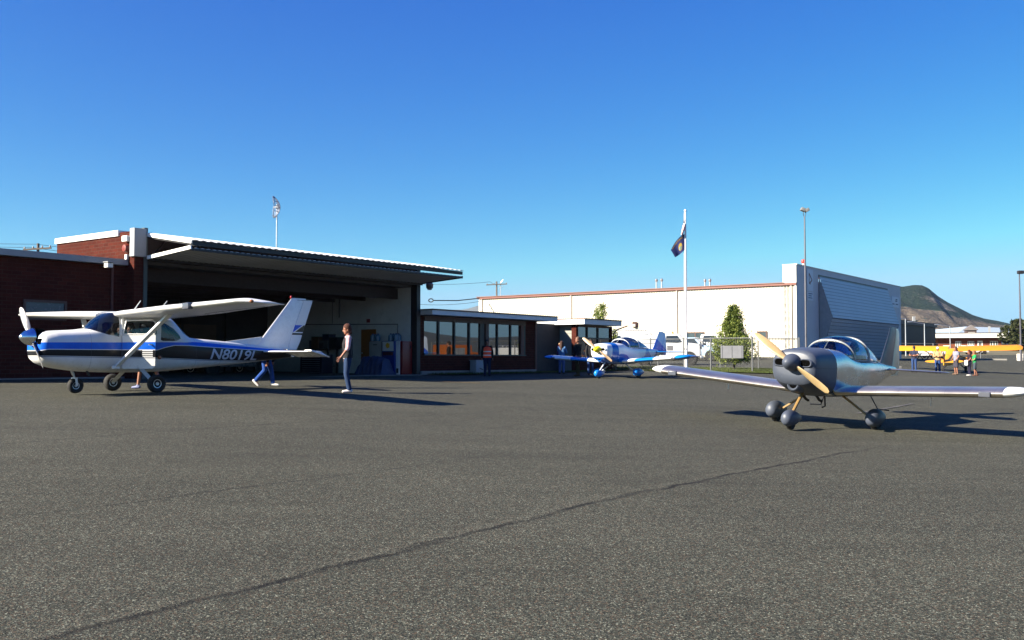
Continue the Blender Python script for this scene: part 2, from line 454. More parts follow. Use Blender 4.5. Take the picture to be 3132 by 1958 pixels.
def mountain_material(name, forest_lo):
    m, nt, b = newmat(name); p = nt.obj()
    X, Y_, Z = nt.xyz(p)
    n1 = nt.noise(p, .011, 6, .62); n2 = nt.noise(p, .045, 6, .7); n3 = nt.noise(p, .16, 3, .7)
    rock = nt.ramp(n2, [(.3, (.11, .092, .08)), (.5, (.21, .18, .155)), (.7, (.36, .32, .275))])
    grass = nt.ramp(n2, [(.3, (.092, .076, .056)), (.7, (.155, .128, .098))])
    zz = nt.math('ADD', nt.math('ADD', Z, nt.math('MULTIPLY', nt.math('SUBTRACT', X, 600), .10)), nt.math('MULTIPLY', nt.math('SUBTRACT', n1, .5), 36))
    hi = nt.maprange(zz, 53, 57)
    base = nt.mix(hi, grass, rock)
    bare = None
    for x0, z0, rx, rz in ((585, 76, 34, 12), (636, 97, 16, 8), (535, 116, 40, 8)):
        dx_ = nt.math('DIVIDE', nt.math('SUBTRACT', X, x0), rx); dz_ = nt.math('DIVIDE', nt.math('SUBTRACT', Z, z0), rz)
        e = nt.math('ADD', nt.math('MULTIPLY', dx_, dx_), nt.math('MULTIPLY', dz_, dz_))
        q_ = nt.maprange(nt.math('ADD', e, nt.math('MULTIPLY', nt.math('SUBTRACT', n2, .5), 4.0)), 1.2, .7); bare = q_ if bare is None else nt.math('MAXIMUM', bare, q_)
    thick = nt.maprange(nt.math('ADD', n3, nt.math('MULTIPLY', n2, .5)), .58, .70)
    forest = nt.math('MULTIPLY', hi, nt.math('SUBTRACT', 1, nt.math('MULTIPLY', bare, nt.maprange(n3, .60, .50))))
    forest = nt.math('MULTIPLY', forest, nt.maprange(nt.noise(p, .12, 4, .7), .30, .40))
    dots = nt.maprange(nt.voro(p, .075, 'Distance'), .34, .2)
    sparse = nt.math('MULTIPLY', dots, nt.math('GREATER_THAN', nt.noise(p, .025, 3), .50))
    mask = nt.math('MAXIMUM', forest, sparse)
    tree = nt.ramp(n3, [(.3, (.010, .018, .013)), (.7, (.03, .046, .03))])
    nt.put(b.inputs['Base Color'], nt.mix(mask, base, tree)); b.inputs['Roughness'].default_value = 1; b.inputs['Specular IOR Level'].default_value = .05
    hgt = nt.math('ADD', nt.math('MULTIPLY', mask, .5), nt.math('MULTIPLY', n3, .8))
    nt.put(b.inputs['Normal'], nt.bump(hgt, .9, 14))
    return m
MOUNT = mountain_material('mountain side', 52)
ridge('mountain', [(2380, 1000), (2500, 930), (2600, 880), (2670, 862), (2690, 860), (2705, 866), (2735, 877), (2765, 876), (2795, 871), (2820, 872), (2840, 881), (2870, 906), (2900, 925), (2940, 945), (2975, 963), (3010, 974), (3050, 981), (3090, 990), (3140, 1000), (3300, 1020), (3600, 1050)],
      1500, MOUNT, 750, 6, 4, .55)
DIST = mat('far hills', (.14, .14, .11, 1), 1, 0, .35, .004)
ridge('far_hills', [(-1200, 1010), (-400, 990), (200, 1000), (900, 1000), (1290, 962), (1351, 948), (1421, 947), (1458, 936), (1500, 924), (1560, 930), (1700, 980), (1900, 1010), (2400, 1030)],
      5200, DIST, 1500, 10, 9, .6)
# hills behind the camera, seen mirrored in the office windows
def back_ridge(name, pts, m):
    b = MB(); n = 120; K = 12; vs = []
    for i in range(n):
        a = i / (n - 1); ang = R(-150) + a * R(190); h = np.interp(a, [q[0] for q in pts], [q[1] for q in pts]) * (1 + .08 * math.sin(a * 70) + .05 * math.sin(a * 171))
        for k in range(K):
            t = k / (K - 1); r = 2600 - 1400 * (1 - t)
            vs.append((math.cos(ang) * r, math.sin(ang) * r, -3 + h * t ** 1.4))
    b.add(vs, [(i * K + k, (i + 1) * K + k, (i + 1) * K + k + 1, i * K + k + 1) for i in range(n - 1) for k in range(K - 1)])
    o = b.build(name, m, smooth=180); tag(o, kind='structure'); return o
back_ridge('hills', [(0, 120), (.2, 180), (.4, 230), (.6, 180), (.75, 120), (.84, 95), (.86, 80), (.88, 66), (.90, 62), (.93, 50), (1, 40)], mat('near hills', (.06, .065, .05, 1), 1, 0, .4, .01))
# ------------------------------------------------------------------ the building line: u runs along the facade, w out from it
VPX = 3760.0
_dx = (VPX - CX) / F_PX; _l = math.hypot(_dx, 1)
DU = Vector((_dx / _l, 1 / _l, 0)); NW = Vector((DU.y, -DU.x, 0))
Q0 = Vector(((1284 - CX) / F_PX * 45.5, 45.5, 0))
def B(u, w, z, o=None): return (o or Q0) + DU * u + NW * w + Vector((0, 0, z))
def u_at(px, w=0., o=None, z=EZ):
    k = ray(px, YH); k = k[0] / k[1]; q = (o or Q0) + NW * w
    return (k * q.y - q.x) / (DU.x - k * DU.y)
def z_at(px, py, w=0., o=None):
    p = B(u_at(px, w, o), w, 0, o); return P(px, py, p.y).z
def w_at(px, u, o=None):
    """out-distance of the point in pixel column px on the cross wall at u"""
    k = ray(px, YH); k = k[0] / k[1]; q = (o or Q0) + DU * u
    return (k * q.y - q.x) / (NW.x - k * NW.y)
BM = lambda o: Matrix.Translation(o) @ Matrix(((DU.x, NW.x, 0, 0), (DU.y, NW.y, 0, 0), (0, 0, 1, 0), (0, 0, 0, 1)))   # local x=u, y=w, z

def brick(name, c1, c2, mortar, bw=.3, bh=.12, ms=.008):
    m, nt, b = newmat(name); o = nt.obj()
    x = nt.xyz(o); gx = nt.math('ADD', x[0], x[1])
    cv = nt.node('ShaderNodeCombineXYZ'); nt.l.new(gx, cv.inputs[0]); nt.l.new(x[2], cv.inputs[1])
    t = nt.node('ShaderNodeTexBrick'); nt.l.new(cv.outputs[0], t.inputs['Vector'])
    t.inputs['Color1'].default_value = c1; t.inputs['Color2'].default_value = c2; t.inputs['Mortar'].default_value = mortar
    t.inputs['Scale'].default_value = 1; t.inputs['Mortar Size'].default_value = ms; t.inputs['Brick Width'].default_value = bw; t.inputs['Row Height'].default_value = bh
    t.inputs['Bias'].default_value = 0
    f = nt.noise(o, 1.3, 6, .65)
    c = nt.mix(nt.maprange(f, .35, .7, 0, .5), t.outputs['Color'], (c1[0] * .45, c1[1] * .45, c1[2] * .45, 1))
    nt.put(b.inputs['Base Color'], c); b.inputs['Roughness'].default_value = .95; b.inputs['Specular IOR Level'].default_value = .08
    nt.put(b.inputs['Normal'], nt.bump(nt.math('SUBTRACT', nt.math('MULTIPLY', nt.noise(o, 30), .3), t.outputs['Fac']), .5, .01))
    return m
BRICK = brick('red brick', (.078, .0175, .0115, 1), (.050, .0115, .0085, 1), (.070, .036, .027, 1))
BRICK_FAR = brick('orange brick', (.20, .06, .03, 1), (.15, .042, .022, 1), (.20, .11, .07, 1), .4, .2, .01)
WHITE = mat('white painted metal', (.74, .73, .69, 1), .45, 0, .05, 2, dirt=.12)
CREAM = mat('cream trim', (.62, .60, .53, 1), .5, 0, .07, 3, dirt=.15)
GREYW = mat('pale grey panel', (.42, .44, .46, 1), .55, 0, .06, 2, dirt=.1)
FASC = mat('pale fascia paint', (.56, .58, .60, 1), .5, 0, .08, 2, dirt=.2)
STEELD = mat('dark steel', (.030, .026, .03, 1), .5, 0, .2, 4)
RUST = mat('red oxide steel', (.17, .052, .038, 1), .6, 0, .25, 5)
BROWN = mat('brown painted wood', (.13, .058, .045, 1), .6, 0, .25, 5)
COPPER = mat('red brown gutter', (.24, .075, .05, 1), .45, 0, .15, 3)
CONC = mat('concrete', (.30, .29, .27, 1), .9, 0, .2, 2, .2)
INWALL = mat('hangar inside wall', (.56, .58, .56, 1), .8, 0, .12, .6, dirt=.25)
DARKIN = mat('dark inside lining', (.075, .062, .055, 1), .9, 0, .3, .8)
SIDING = mat('pale siding', (.36, .37, .33, 1), .6, 0, .1, 2)
ROOFM = mat('roof felt', (.12, .11, .11, 1), .9, 0, .2, 2)
GLASSD = glass('office glass', (.06, .07, .08), .012, .60)
CHROME = mat('galvanised steel', (.55, .56, .57, 1), .38, .85, .12, 6)

zg = lambda u, w: G(*B(u, w, 0).xy)
# ---------------- brick hangar with its folding door
UL = u_at(436); UR = 0.0
ZF = EZ - .74                                   # hangar floor level
hangar = thing('hangar', 'open red brick hangar with raised folding door and white interior wall', 'hangar', M=BM(Q0))
z_top = EZ + 4.42
PIER0 = u_at(406)
# pier, side parapet, headhouse
b = MB()
b.box(PIER0, UL - .02, -.9, 0, ZF - .6, z_top - .02)
b.box(PIER0, PIER0 + .3, -5.0, -.9, ZF - .6, z_top - .14)
b.box(PIER0 + .004, PIER0 + .3, -11.2, -5.0, ZF - .6, EZ + 3.1)
b.build('wall', BRICK, hangar)
b = MB()
b.box(PIER0 - .06, PIER0 + .36, -5.05, -.92, z_top - .14, z_top + .06)
b.build('parapet_cap', WHITE, hangar)
b = MB(); b.cbox(((PIER0 + UL) / 2 - .03, -.03, z_top - .42), (UL - PIER0 + .10, .28, .98), bev=.012)
b.build('corner_cap', GREYW, hangar)
b = MB(); b.box(UL - .02, UL + .12, -.16, .03, ZF - .3, z_top + .12)
b.build('door_post', mat('grey green post', (.10, .12, .12, 1), .5), hangar)
b = MB(); b.box(UR - .24, UR, -.35, .03, ZF - .3, z_top - .1); b.build('door_post', STEELD, hangar)
# interior
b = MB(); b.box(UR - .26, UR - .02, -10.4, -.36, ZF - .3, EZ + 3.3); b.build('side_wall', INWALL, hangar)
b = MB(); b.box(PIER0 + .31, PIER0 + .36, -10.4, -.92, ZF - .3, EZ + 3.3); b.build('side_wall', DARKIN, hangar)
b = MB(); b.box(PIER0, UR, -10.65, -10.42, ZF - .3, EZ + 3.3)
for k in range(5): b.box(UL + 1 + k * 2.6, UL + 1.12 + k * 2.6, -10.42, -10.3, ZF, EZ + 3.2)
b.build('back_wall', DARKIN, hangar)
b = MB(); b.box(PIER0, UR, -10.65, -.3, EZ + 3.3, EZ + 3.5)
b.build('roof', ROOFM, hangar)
b = MB(); b.box(PIER0 + .3, UR, -5., -.1, z_top - .2, z_top - .06); b.build('headhouse_roof', ROOFM, hangar)
b = MB()
for k in range(5):
    w = -1.2 - k * 2.1
    b.box(PIER0 + .36, UR - .27, w - .06, w + .06, EZ + 2.78, EZ + 3.28)
b.build('roof_beam', mat('dark beam', (.045, .02, .018, 1), .7), hangar)
b = MB(); b.box(UL + .1, UR - .25, -.32, -.06, EZ + 3.42, EZ + 4.3)
for k in range(10): b.bar((UL + .3 + k * 1.42, -.03, EZ + 3.5), (UL + 1.0 + k * 1.42, -.03, EZ + 4.25), .07, .07)
b.build('truss_header', mat('dark beam', (.045, .02, .018, 1), .7), hangar)
b = MB(); b.box(UL + .12, UR - .24, -10.4, .35, ZF - .3, ZF + .004); b.build('hangar_floor', CONC, hangar)
# folding door: two corrugated leaves meeting at the outer edge
def corrugated(mb, a, bb, c, d, n, amp, nrm, thick):
    """ribbed sheet a-bb (hinge) to d-c; ribs run from hinge to edge"""
    a, bb, c, d = map(Vector, (a, bb, c, d)); nrm = Vector(nrm); top = []; bot = []
    K = n * 4
    for i in range(K + 1):
        t = i / K; q = i % 4
        h = amp if q in (1, 2) else 0
        if q == 1 or q == 3: t2 = t
        top.append((a.lerp(bb, t) + nrm * h, d.lerp(c, t) + nrm * h))
    vs = [p for pr in top for p in pr] + [p - nrm * thick for pr in top for p in pr]; m = len(top) * 2
    fs = []
    for i in range(K):
        e = 2 * i
        fs += [(e, e + 2, e + 3, e + 1), (m + e, m + e + 1, m + e + 3, m + e + 2), (e, m + e, m + e + 2, e + 2), (e + 1, e + 3, m + e + 3, m + e + 1)]
    fs += [(0, 1, m + 1, m), (2 * K, m + 2 * K, m + 2 * K + 1, 2 * K + 1)]
    mb.add(vs, fs)
PW = 2.55; u0, u1 = UL + .1, UR + .02
za, zb_, zc = EZ + 4.36, EZ + 3.94, EZ + 3.50
b = MB(); sl_ = Vector((0, PW, zb_ - za)).normalized(); nn = Vector((0, -sl_.z, sl_.y))
corrugated(b, (u0, .04, za), (u1, .04, za), (u1, PW + .06, zb_), (u0, PW + .06, zb_), 46, .022, nn, .02)
b.build('upper_leaf', WHITE, hangar)
b = MB(); b.box(u0 + .02, u1 - .02, PW - .10, PW - .0, zb_ - .17, zb_ - .03)
for k in range(11):
    uu = u0 + .05 + k * (u1 - u0 - .1) / 10
    b.bar((uu, .06, za - .12), (uu, PW - .05, zb_ - .10), .07, .12)
b.build('leaf_frame', STEELD, hangar)
b = MB(); b.bar((u0 - .03, .03, za - .06), (u0 - .03, PW + .04, zb_ - .06), .05, .12)
b.build('leaf_end_trim', WHITE, hangar)
b = MB(); s2 = Vector((0, PW - .02, (zb_ - .24) - zc)).normalized(); n2 = Vector((0, -s2.z, s2.y))
corrugated(b, (u0, .12, zc), (u1, .12, zc), (u1, PW - .02, zb_ - .26), (u0, PW - .02, zb_ - .26), 60, .02, -n2, .02)
b.build('lower_leaf', mat('lower leaf metal', (.52, .53, .51, 1), .5, 0, .1, 1), hangar)
b = MB(); b.bar((u0 - .03, .1, zc), (u0 - .03, PW, zb_ - .24), .06, .12)
b.build('leaf_end_trim', WHITE, hangar)
b = MB(); b.box(u0, u1, PW - .09, PW - .0, zb_ - .34, zb_ - .265); b.box(u0, u1, .06, .16, zc - .1, zc - .01)
b.bar((u1 - .03, .1, zc), (u1 - .03, PW, zb_ - .28), .06, .1)
b.build('leaf_frame', STEELD, hangar)

def wall_px(px, u): return w_at(px, u)
UI = UR - .26
def iw(px): return w_at(px, UI)                  # on the inner white side wall
def iz(px, py, u=UI): 
    p = B(u, w_at(px, u), 0); return P(px, py, p.y).z
# conduit and pipe on the inside wall, part of the hangar
b = MB()
b.tube([(UI - .05, iw(840), iz(840, 993)), (UI - .05, iw(1218), iz(1218, 992)), (UI - .05, iw(1218), iz(1218, 1030))], .022, 6)
b.tube([(UI - .05, iw(1040), iz(1040, 905)), (UI - .05, iw(1040), iz(1040, 972))], .04, 6)
b.tube([(UI - .04, iw(1018), iz(1018, 905)), (UI - .04, iw(1018), iz(1018, 990))], .015, 6)
b.build('wall_pipe', mat('pipe paint', (.10, .10, .10, 1), .6), hangar)
def on_wall(name, label, cat, px0, px1, py0, py1, out, mats, build):
    pass

def cabinet(name, label, cat, px0, px1, py0, dep, m, parts=None, uo=.05, z0=None, group=None):
    """box-like thing standing along the inside wall between two pixel columns; local x along the wall outwards (w), y into the room"""
    u = UI - uo - dep
    w0, w1 = sorted((w_at(px0, u), w_at(px1, u))); zt = iz(px0, py0, u); zz = ZF if z0 is None else z0
    M = BM(Q0) @ Matrix.Translation((u, w0, zz))
    t = thing(name, label, cat, M=M, group=group)
    return t, w1 - w0, dep, zt - zz

t, W_, D_, H_ = cabinet('vending_machine', 'blue vending machine with yellow emblem on white panel inside hangar', 'vending machine', 1168, 1206, 1043, .8, None)
b = MB(); b.cbox((D_ / 2, W_ / 2, H_ / 2), (D_, W_, H_), bev=.03); b.build('cabinet', mat('vending blue', S(18, 62, 150), .35), t, 35)
b = MB(); b.cbox((-.012, W_ * .5, H_ * .84), (.03, W_ * .86, H_ * .28), bev=.008); b.build('front_panel', mat('vending white', (.6, .6, .58, 1), .4), t)
b = MB(); b.lathe([(-.005, .14), (.005, .14)], (-.033, W_ * .5, H_ * .86), (1, 0, 0), 5); b.build('emblem', mat('emblem yellow', S(210, 160, 30), .5), t)
b = MB(); b.cbox((-.012, W_ * .5, H_ * .62), (.03, W_ * .8, H_ * .1), bev=.008); b.build('selection_panel', mat('vending maroon', S(90, 30, 40), .4), t)
b = MB(); b.cbox((-.012, W_ * .45, H_ * .16), (.03, W_ * .55, H_ * .16), bev=.008); b.build('delivery_door', STEELD, t)
t, W_, D_, H_ = cabinet('drinks_cooler', 'narrow white and red cooler beside the blue vending machine', 'cooler', 1210, 1230, 1043, .7, None)
b = MB(); b.cbox((D_ / 2, W_ * .3, H_ / 2), (D_, W_ * .6, H_), bev=.03); b.build('cabinet', mat('cooler white', (.62, .63, .62, 1), .4), t, 35)
b = MB(); b.cbox((D_ / 2, W_ * .81, H_ / 2), (D_ - .05, W_ * .38, H_ - .02), bev=.02); b.build('side_panel', mat('cooler red', S(150, 25, 25), .4), t, 35)
b = MB(); b.cbox((-.01, W_ * .3, H_ * .12), (.03, W_ * .3, H_ * .14), bev=.005); b.build('vent', STEELD, t)
t, W_, D_, H_ = cabinet('metal_cabinet', 'white metal cabinet left of blue vending machine', 'cabinet', 1129, 1166, 1045, .7, None)
b = MB(); b.cbox((D_ / 2, W_ / 2, H_ / 2), (D_, W_, H_), bev=.02); b.build('cabinet', mat('cabinet grey', (.45, .46, .45, 1), .5), t, 35)
b = MB(); b.cbox((-.01, W_ * .5, H_ * .9), (.03, W_ * .3, .04), bev=.005); b.build('handle', STEELD, t)
t, W_, D_, H_ = cabinet('door', 'ochre wooden door in the white hangar wall', 'door', 1104, 1148, 1008, .06, None, uo=.0)
b = MB(); b.cbox((D_ / 2, W_ / 2, H_ / 2), (D_, W_, H_), bev=.008); b.build('door_leaf', mat('ochre door', S(170, 104, 34), .55, 0, .15, 2), t)
b = MB(); b.ell((-.05, W_ * .12, H_ * .47), (.04, .04, .04)); b.build('handle', CHROME, t, 180)
t, W_, D_, H_ = cabinet('wall_notice', 'small red notice on the white hangar wall', 'notice', 1120, 1130.5, 976, .02, None, uo=.0, z0=iz(1125, 987))
b = MB(); b.cbox((D_ / 2, W_ / 2, H_ / 2), (D_, W_, H_), bev=.004); b.build('panel', mat('notice red', S(150, 40, 50), .5), t)
t, W_, D_, H_ = cabinet('paper_notice', 'small yellow notice on the white hangar wall', 'notice', 1018, 1027, 1037, .02, None, uo=.0, z0=iz(1022, 1052))
b = MB(); b.cbox((D_ / 2, W_ / 2, H_ / 2), (D_, W_, H_), bev=.004); b.build('panel', mat('notice yellow', S(170, 150, 50), .5), t)
# workbench along the wall, drums of clutter
t, W_, D_, H_ = cabinet('workbench', 'dark workbench covered in clutter along the hangar wall', 'workbench', 930, 1003, 1066, .8, None)
b = MB(); b.cbox((D_ / 2, W_ / 2, H_ - .03), (D_, W_, .06), bev=.01); b.build('bench_top', DARKIN, t)
for sx in (.1, D_ - .1):
    for sy in (.1, W_ - .1):
        b = MB(); b.cbox((sx, sy, (H_ - .06) / 2), (.08, .08, H_ - .06)); b.build('leg', STEELD, t)
b = MB(); b.cbox((D_ / 2, W_ / 2, H_ * .3), (D_ * .85, W_ * .95, .04)); b.build('shelf', DARKIN, t)
BP0 = (W_, D_, H_); bu = UI - .05 - .8; bw0 = min(w_at(930, bu), w_at(1003, bu)); bz = ZF + H_
rnd = random.Random(3)
for k in range(7):
    fx = .08 + k * .13; hh = .25 + rnd.random() * .5; ww = .3 + rnd.random() * .35
    t = thing('storage_box', ['dark blue storage crate', 'brown cardboard box', 'black tool case', 'grey plastic bin', 'dark blue tall crate', 'brown flat box', 'black battery box'][k] + ' on the hangar workbench', 'box', M=BM(Q0) @ Matrix.Translation((bu + .15 + rnd.random() * .2, bw0 + fx * W_, bz)), group='boxes on the hangar workbench')
    b = MB(); b.cbox((.2, ww / 2, hh / 2), (.45, ww, hh), bev=.015)
    b.build('box_body', mat('crate %d' % (k % 4), [S(40, 50, 80), S(110, 76, 50), S(30, 30, 32), S(90, 95, 100)][k % 4], .7), t)
    b = MB(); b.cbox((.2, ww / 2, hh + .015), (.47, ww + .02, .03), bev=.008); b.build('lid', mat('crate lid', S(60, 60, 66), .7), t)
# drawer cabinet (dark with slits) below
t, W_, D_, H_ = cabinet('drawer_cabinet', 'dark tool drawer cabinet with row of slim drawers in hangar', 'cabinet', 918, 985, 1085, .7, None, uo=1.0)
b = MB(); b.cbox((D_ / 2, W_ / 2, H_ / 2), (D_, W_, H_), bev=.02); b.build('cabinet', mat('tool cabinet', S(28, 34, 60), .5), t)
for k in range(8):
    b = MB(); b.cbox((-.012, W_ * .5, H_ * (.1 + k * .11)), (.03, W_ * .8, .018)); b.build('drawer_handle', CHROME, t)
# water jugs on the cabinet tops
for k, (px, py, n_) in enumerate(((1150, 1043, 3), (1205, 1041, 4))):
    for j in range(n_):
        u = UI - .45 + (j % 2) * .22
        w = w_at(px - 10 + j * 8, u); zt = iz(1180, 1043, UI - .85)
        t = thing('water_jug', ('pale blue water jug on the white cabinet' if k == 0 else 'clear plastic jug on the vending machine'), 'jug', M=BM(Q0) @ Matrix.Translation((u, w, zt)), group='jugs on the cabinets')
        b = MB(); b.lathe([(0, .10), (.02, .12), (.26, .12), (.32, .05)], axis=(0, 0, 1), n=14); b.build('bottle', mat('jug blue', S(90, 140, 170), .2), t, 40)
        b = MB(); b.lathe([(.32, .045), (.36, .045)], axis=(0, 0, 1), n=12); b.build('cap', mat('jug cap', S(40, 70, 140), .4), t)
# folded blue covers leaning by the wall
t, W_, D_, H_ = cabinet('aircraft_cover', 'folded dark blue tarpaulin cover heaped by the hangar wall', 'cover', 1082, 1168, 1088, .9, None, uo=.9)
b = MB(); N = 26; rings = []
for i in range(N):
    y = W_ * i / (N - 1); hh = H_ * (.8 + .2 * math.sin(i * 1.7)) * min(1, .35 + i * .2, .35 + (N - 1 - i) * .25); off = .06 * math.sin(i * 2.3)
    rings.append([Vector((D_ * (.02 + .0 * k) + off if k < 1 else D_ * k / 7 + off * (1 - k / 7), y, hh * [0, .7, .96, 1, .98, .9, .6, 0][k])) for k in range(8)])
b.loft(rings); b.build('tarpaulin', mat('tarpaulin blue', S(40, 56, 104), .6, 0, .3, 4), t, 50)
# hose and grinder stand near the post
t, W_, D_, H_ = cabinet('hose_stand', 'black hose hanging from a stand by the hangar post', 'hose', 1231, 1246, 1058, .3, None, uo=.05)
b = MB(); b.cbox((.15, W_ / 2, .2), (.35, W_ * 1.1, .4), bev=.03); b.build('base', STEELD, t)
b = MB(); b.tube([(.15, W_ * .4, .38), (.15, W_ * .45, .8), (.12, W_ * .9, 1.05), (.15, W_ * 1.2, 1.25), (.15, W_ * 1.25, 1.35)], .02, 6); b.build('stem', STEELD, t)
b = MB(); b.tube([(.1, W_ * .5 + .16 * math.cos(a), 1.15 + .24 * math.sin(a)) for a in [k * PI / 9 for k in range(19)]], .022, 6); b.build('hose', STEELD, t, 60)
# pendant lamp
t = thing('pendant_lamp', 'dark conical pendant lamp hanging inside the hangar', 'lamp', M=BM(Q0) @ Matrix.Translation((u_at(888, -4.5), -4.5, EZ + 2.7)))
b = MB(); b.lathe([(0, .27), (.06, .24), (.2, .08), (.3, .05), (.3, .0)], axis=(0, 0, 1), n=20); b.build('lamp_shade', STEELD, t, 50)
b = MB(); b.tube([(0, 0, .3), (0, 0, .75)], .012, 6); b.build('cord', STEELD, t)
# white board and cabinets at the back, seen dim
t = thing('back_cabinet', 'pale tall cupboard at the back of the dark hangar', 'cupboard', M=BM(Q0) @ Matrix.Translation((u_at(448, -9.9), -9.9, ZF)))
b = MB(); b.cbox((.5, 0, 1.1), (1.0, .6, 2.2), bev=.02); b.build('cabinet', GREYW, t)
b = MB(); b.cbox((.45, .31, 1.1), (.03, .03, .3)); b.build('handle', STEELD, t)
t = thing('back_door', 'brown wide door in the back wall of the hangar', 'door', M=BM(Q0) @ Matrix.Translation((u_at(520, -10.36), -10.36, ZF)))
b = MB(); b.cbox((1.2, 0, 1.2), (2.8, .08, 2.4), bev=.01); b.build('door_leaf', mat('back door brown', S(112, 84, 62), .7), t)
b = MB(); b.cbox((2.4, .06, 1.1), (.05, .05, .2)); b.build('handle', CHROME, t)

# wall lamp on the hangar's right corner
p = P(1314, 868, B(.35, .1, 0).y)
t = thing('wall_lamp', 'grey bell shaped area lamp on arm beside the hangar post', 'lamp', loc=p)
b = MB(); b.lathe([(-.26, .10), (-.2, .16), (-.02, .18), (.03, .13), (.2, .10), (.24, .05)], axis=(0, 0, 1), n=18); b.build('lamp_shade', mat('lamp shade grey', (.22, .23, .25, 1), .4), t, 40)
b = MB(); b.lathe([(-.3, .02), (-.29, .10), (-.25, .11)], axis=(0, 0, 1), n=18); b.build('lens', mat('lamp lens', (.5, .5, .5, 1), .2), t, 40)
e = BM(Q0).inverted() @ p
b = MB(); b.tube([(0, 0, .12), Vector(B(0, -.1, e.z + .16)) - p], .022, 6); b.build('arm', STEELD, t)

# ---------------- brick annex on the left
WA = -.56
annex = thing('annex', 'low dark brick annex with pale roof edge left of the hangar', 'building', M=BM(Q0))
UA0 = u_at(-420, WA); za = EZ + 3.42
b = MB(); b.box(UA0, PIER0 - .002, WA - 9, WA, ZF - .8, za - .22); b.build('wall', BRICK, annex)
b = MB(); b.box(UA0 - .3, PIER0 - .006, WA - 8.9, WA + .22, za - .2, za); b.build('roof', mat('annex roof edge', (.40, .42, .44, 1), .45, 0, .1, 2), annex)
b = MB(); b.box(UA0, PIER0 - .01, WA + .002, WA + .1, ZF - .8, ZF + .12); b.build('plinth', CONC, annex)
uw0, uw1 = u_at(70, WA), u_at(196, WA); z0w, z1w = z_at(130, 975, WA), z_at(130, 922, WA)
b = MB(); 
for a in (uw0, uw1): b.box(a - .04, a + .04, WA + .002, WA + .06, z0w, z1w)
for a in (z0w, z1w): b.box(uw0 - .04, uw1 + .04, WA + .002, WA + .05, a - .04, a + .04)
fr = b.build('window', BROWN, annex)
b = MB(); b.box(uw0 + .04, uw1 - .04, WA + .003, WA + .02, z0w + .04, z1w - .04); b.build('pane', mat('window blind', (.10, .13, .16, 1), .25), fr)
b = MB(); b.tube([(u_at(337, WA) , WA + .06, ZF), (u_at(337, WA), WA + .06, za - .2)], .045, 8); b.build('downpipe', RUST, annex)
# corner floodlight fixture (lit white box)
p = P(332, 812, B(u_at(332, WA + .75), WA + .75, 0).y)
t = thing('floodlight', 'small white floodlight under the annex roof edge', 'floodlight', loc=p, rotz=R(-35))
b = MB(); b.cbox((0, 0, 0), (.22, .2, .15), bev=.02); b.build('housing', WHITE, t, 40)
b = MB(); b.cbox((.02, 0, .11), (.28, .26, .03), bev=.005); b.build('hood', GREYW, t)
b = MB(); b.tube([(0, .1, 0), Vector((0, .1, 0)) + Matrix.Rotation(R(35), 3, 'Z') @ (NW * -.72)], .02, 6); b.build('bracket', STEELD, t)
t = thing('bell_box', 'red bell and white bracket on the hangar side wall', 'alarm bell', M=BM(Q0) @ Matrix.Translation((PIER0 - .02, w_at(376, PIER0 - .15), 0)))
zb1 = z_at(376, 765, -.9)
b = MB(); b.lathe([(0, .16), (.05, .16), (.16, .12), (.18, 0.02)], (0, 0, zb1), (-1, 0, 0), 18); b.build('bell', mat('bell red', S(140, 50, 35), .4), t, 40)
b = MB(); b.cbox((-.08, 0, zb1 + .33), (.16, .3, .2), bev=.02); b.build('bracket', WHITE, t)
b = MB(); b.cbox((-.04, -.02, zb1 - .3), (.08, .12, .18), bev=.01); b.build('junction_box', WHITE, t)

# ---------------- office building right of the hangar
office = thing('office', 'low brick office with long window band and pale overhanging roof', 'building', M=BM(Q0))
OH = .75
UO1 = u_at(1706, OH); UO2 = u_at(1788, OH); UO3 = u_at(1902, OH)
zt_ = EZ + 2.30
wall_end = UO1 - 1.1
zsill = z_at(1300, 1084); zhead = z_at(1300, 982)
b = MB()
b.box(.02, wall_end, -.25, 0, ZF - .6, zsill - .06)
b.box(.02, .3, -.25, -.002, zsill - .06, zt_ - .3)
b.box(wall_end - .9, wall_end, -.25, -.001, zsill - .06, zt_ - .3)
b.box(wall_end - .25, wall_end, -5, -.252, ZF - .6, zt_ - .3)
b.build('wall', BRICK, office)
b = MB(); b.box(.3, wall_end - .9, -.2, .03, zhead, zt_ - .3); b.build('lintel_board', BROWN, office)
b = MB(); b.box(.02, wall_end, .001, .1, ZF - .6, ZF + .16); b.build('plinth', CONC, office)
b = MB(); b.box(.26, wall_end - .88, -.1, .06, zsill - .06, zsill); b.build('window_sill', mat('sill', (.05, .05, .055, 1), .5), office)
ud = [u_at(p, 0) for p in (1302, 1341.5, 1390, 1435.5, 1470, 1487, 1521.5, 1562, 1592, 1604, 1634)]
# mullions
b = MB()
for px, wd in ((1341.5, .09), (1390, .09), (1435.5, .1), (1474, .34), (1521.5, .08), (1562, .08), (1604, .12)):
    u = u_at(px, 0); b.box(u - wd / 2, u + wd / 2, -.08, .02, zsill, zhead)
b.build('window_frame', mat('window frame dark', (.028, .027, .03, 1), .5), office)
b = MB(); b.box(u_at(1487, 0) - .12, u_at(1487, 0) + .12, -.1, .08, ZF, zhead); b.build('pilaster', BROWN, office)
b = MB(); u = u_at(1596, 0); b.box(u - .12, u + .12, -.09, .05, zsill, zhead); b.build('pilaster', RUST, office)
us = [.3] + [u_at(p, 0) for p in (1341.5, 1390, 1435.5, 1474, 1521.5, 1562, 1604)] + [wall_end - .9]
for i in range(len(us) - 1):
    b = MB(); b.box(us[i] + .02, us[i + 1] - .02, -.06, -.045, zsill, zhead)
    b.build('window_pane', GLASSD, office)
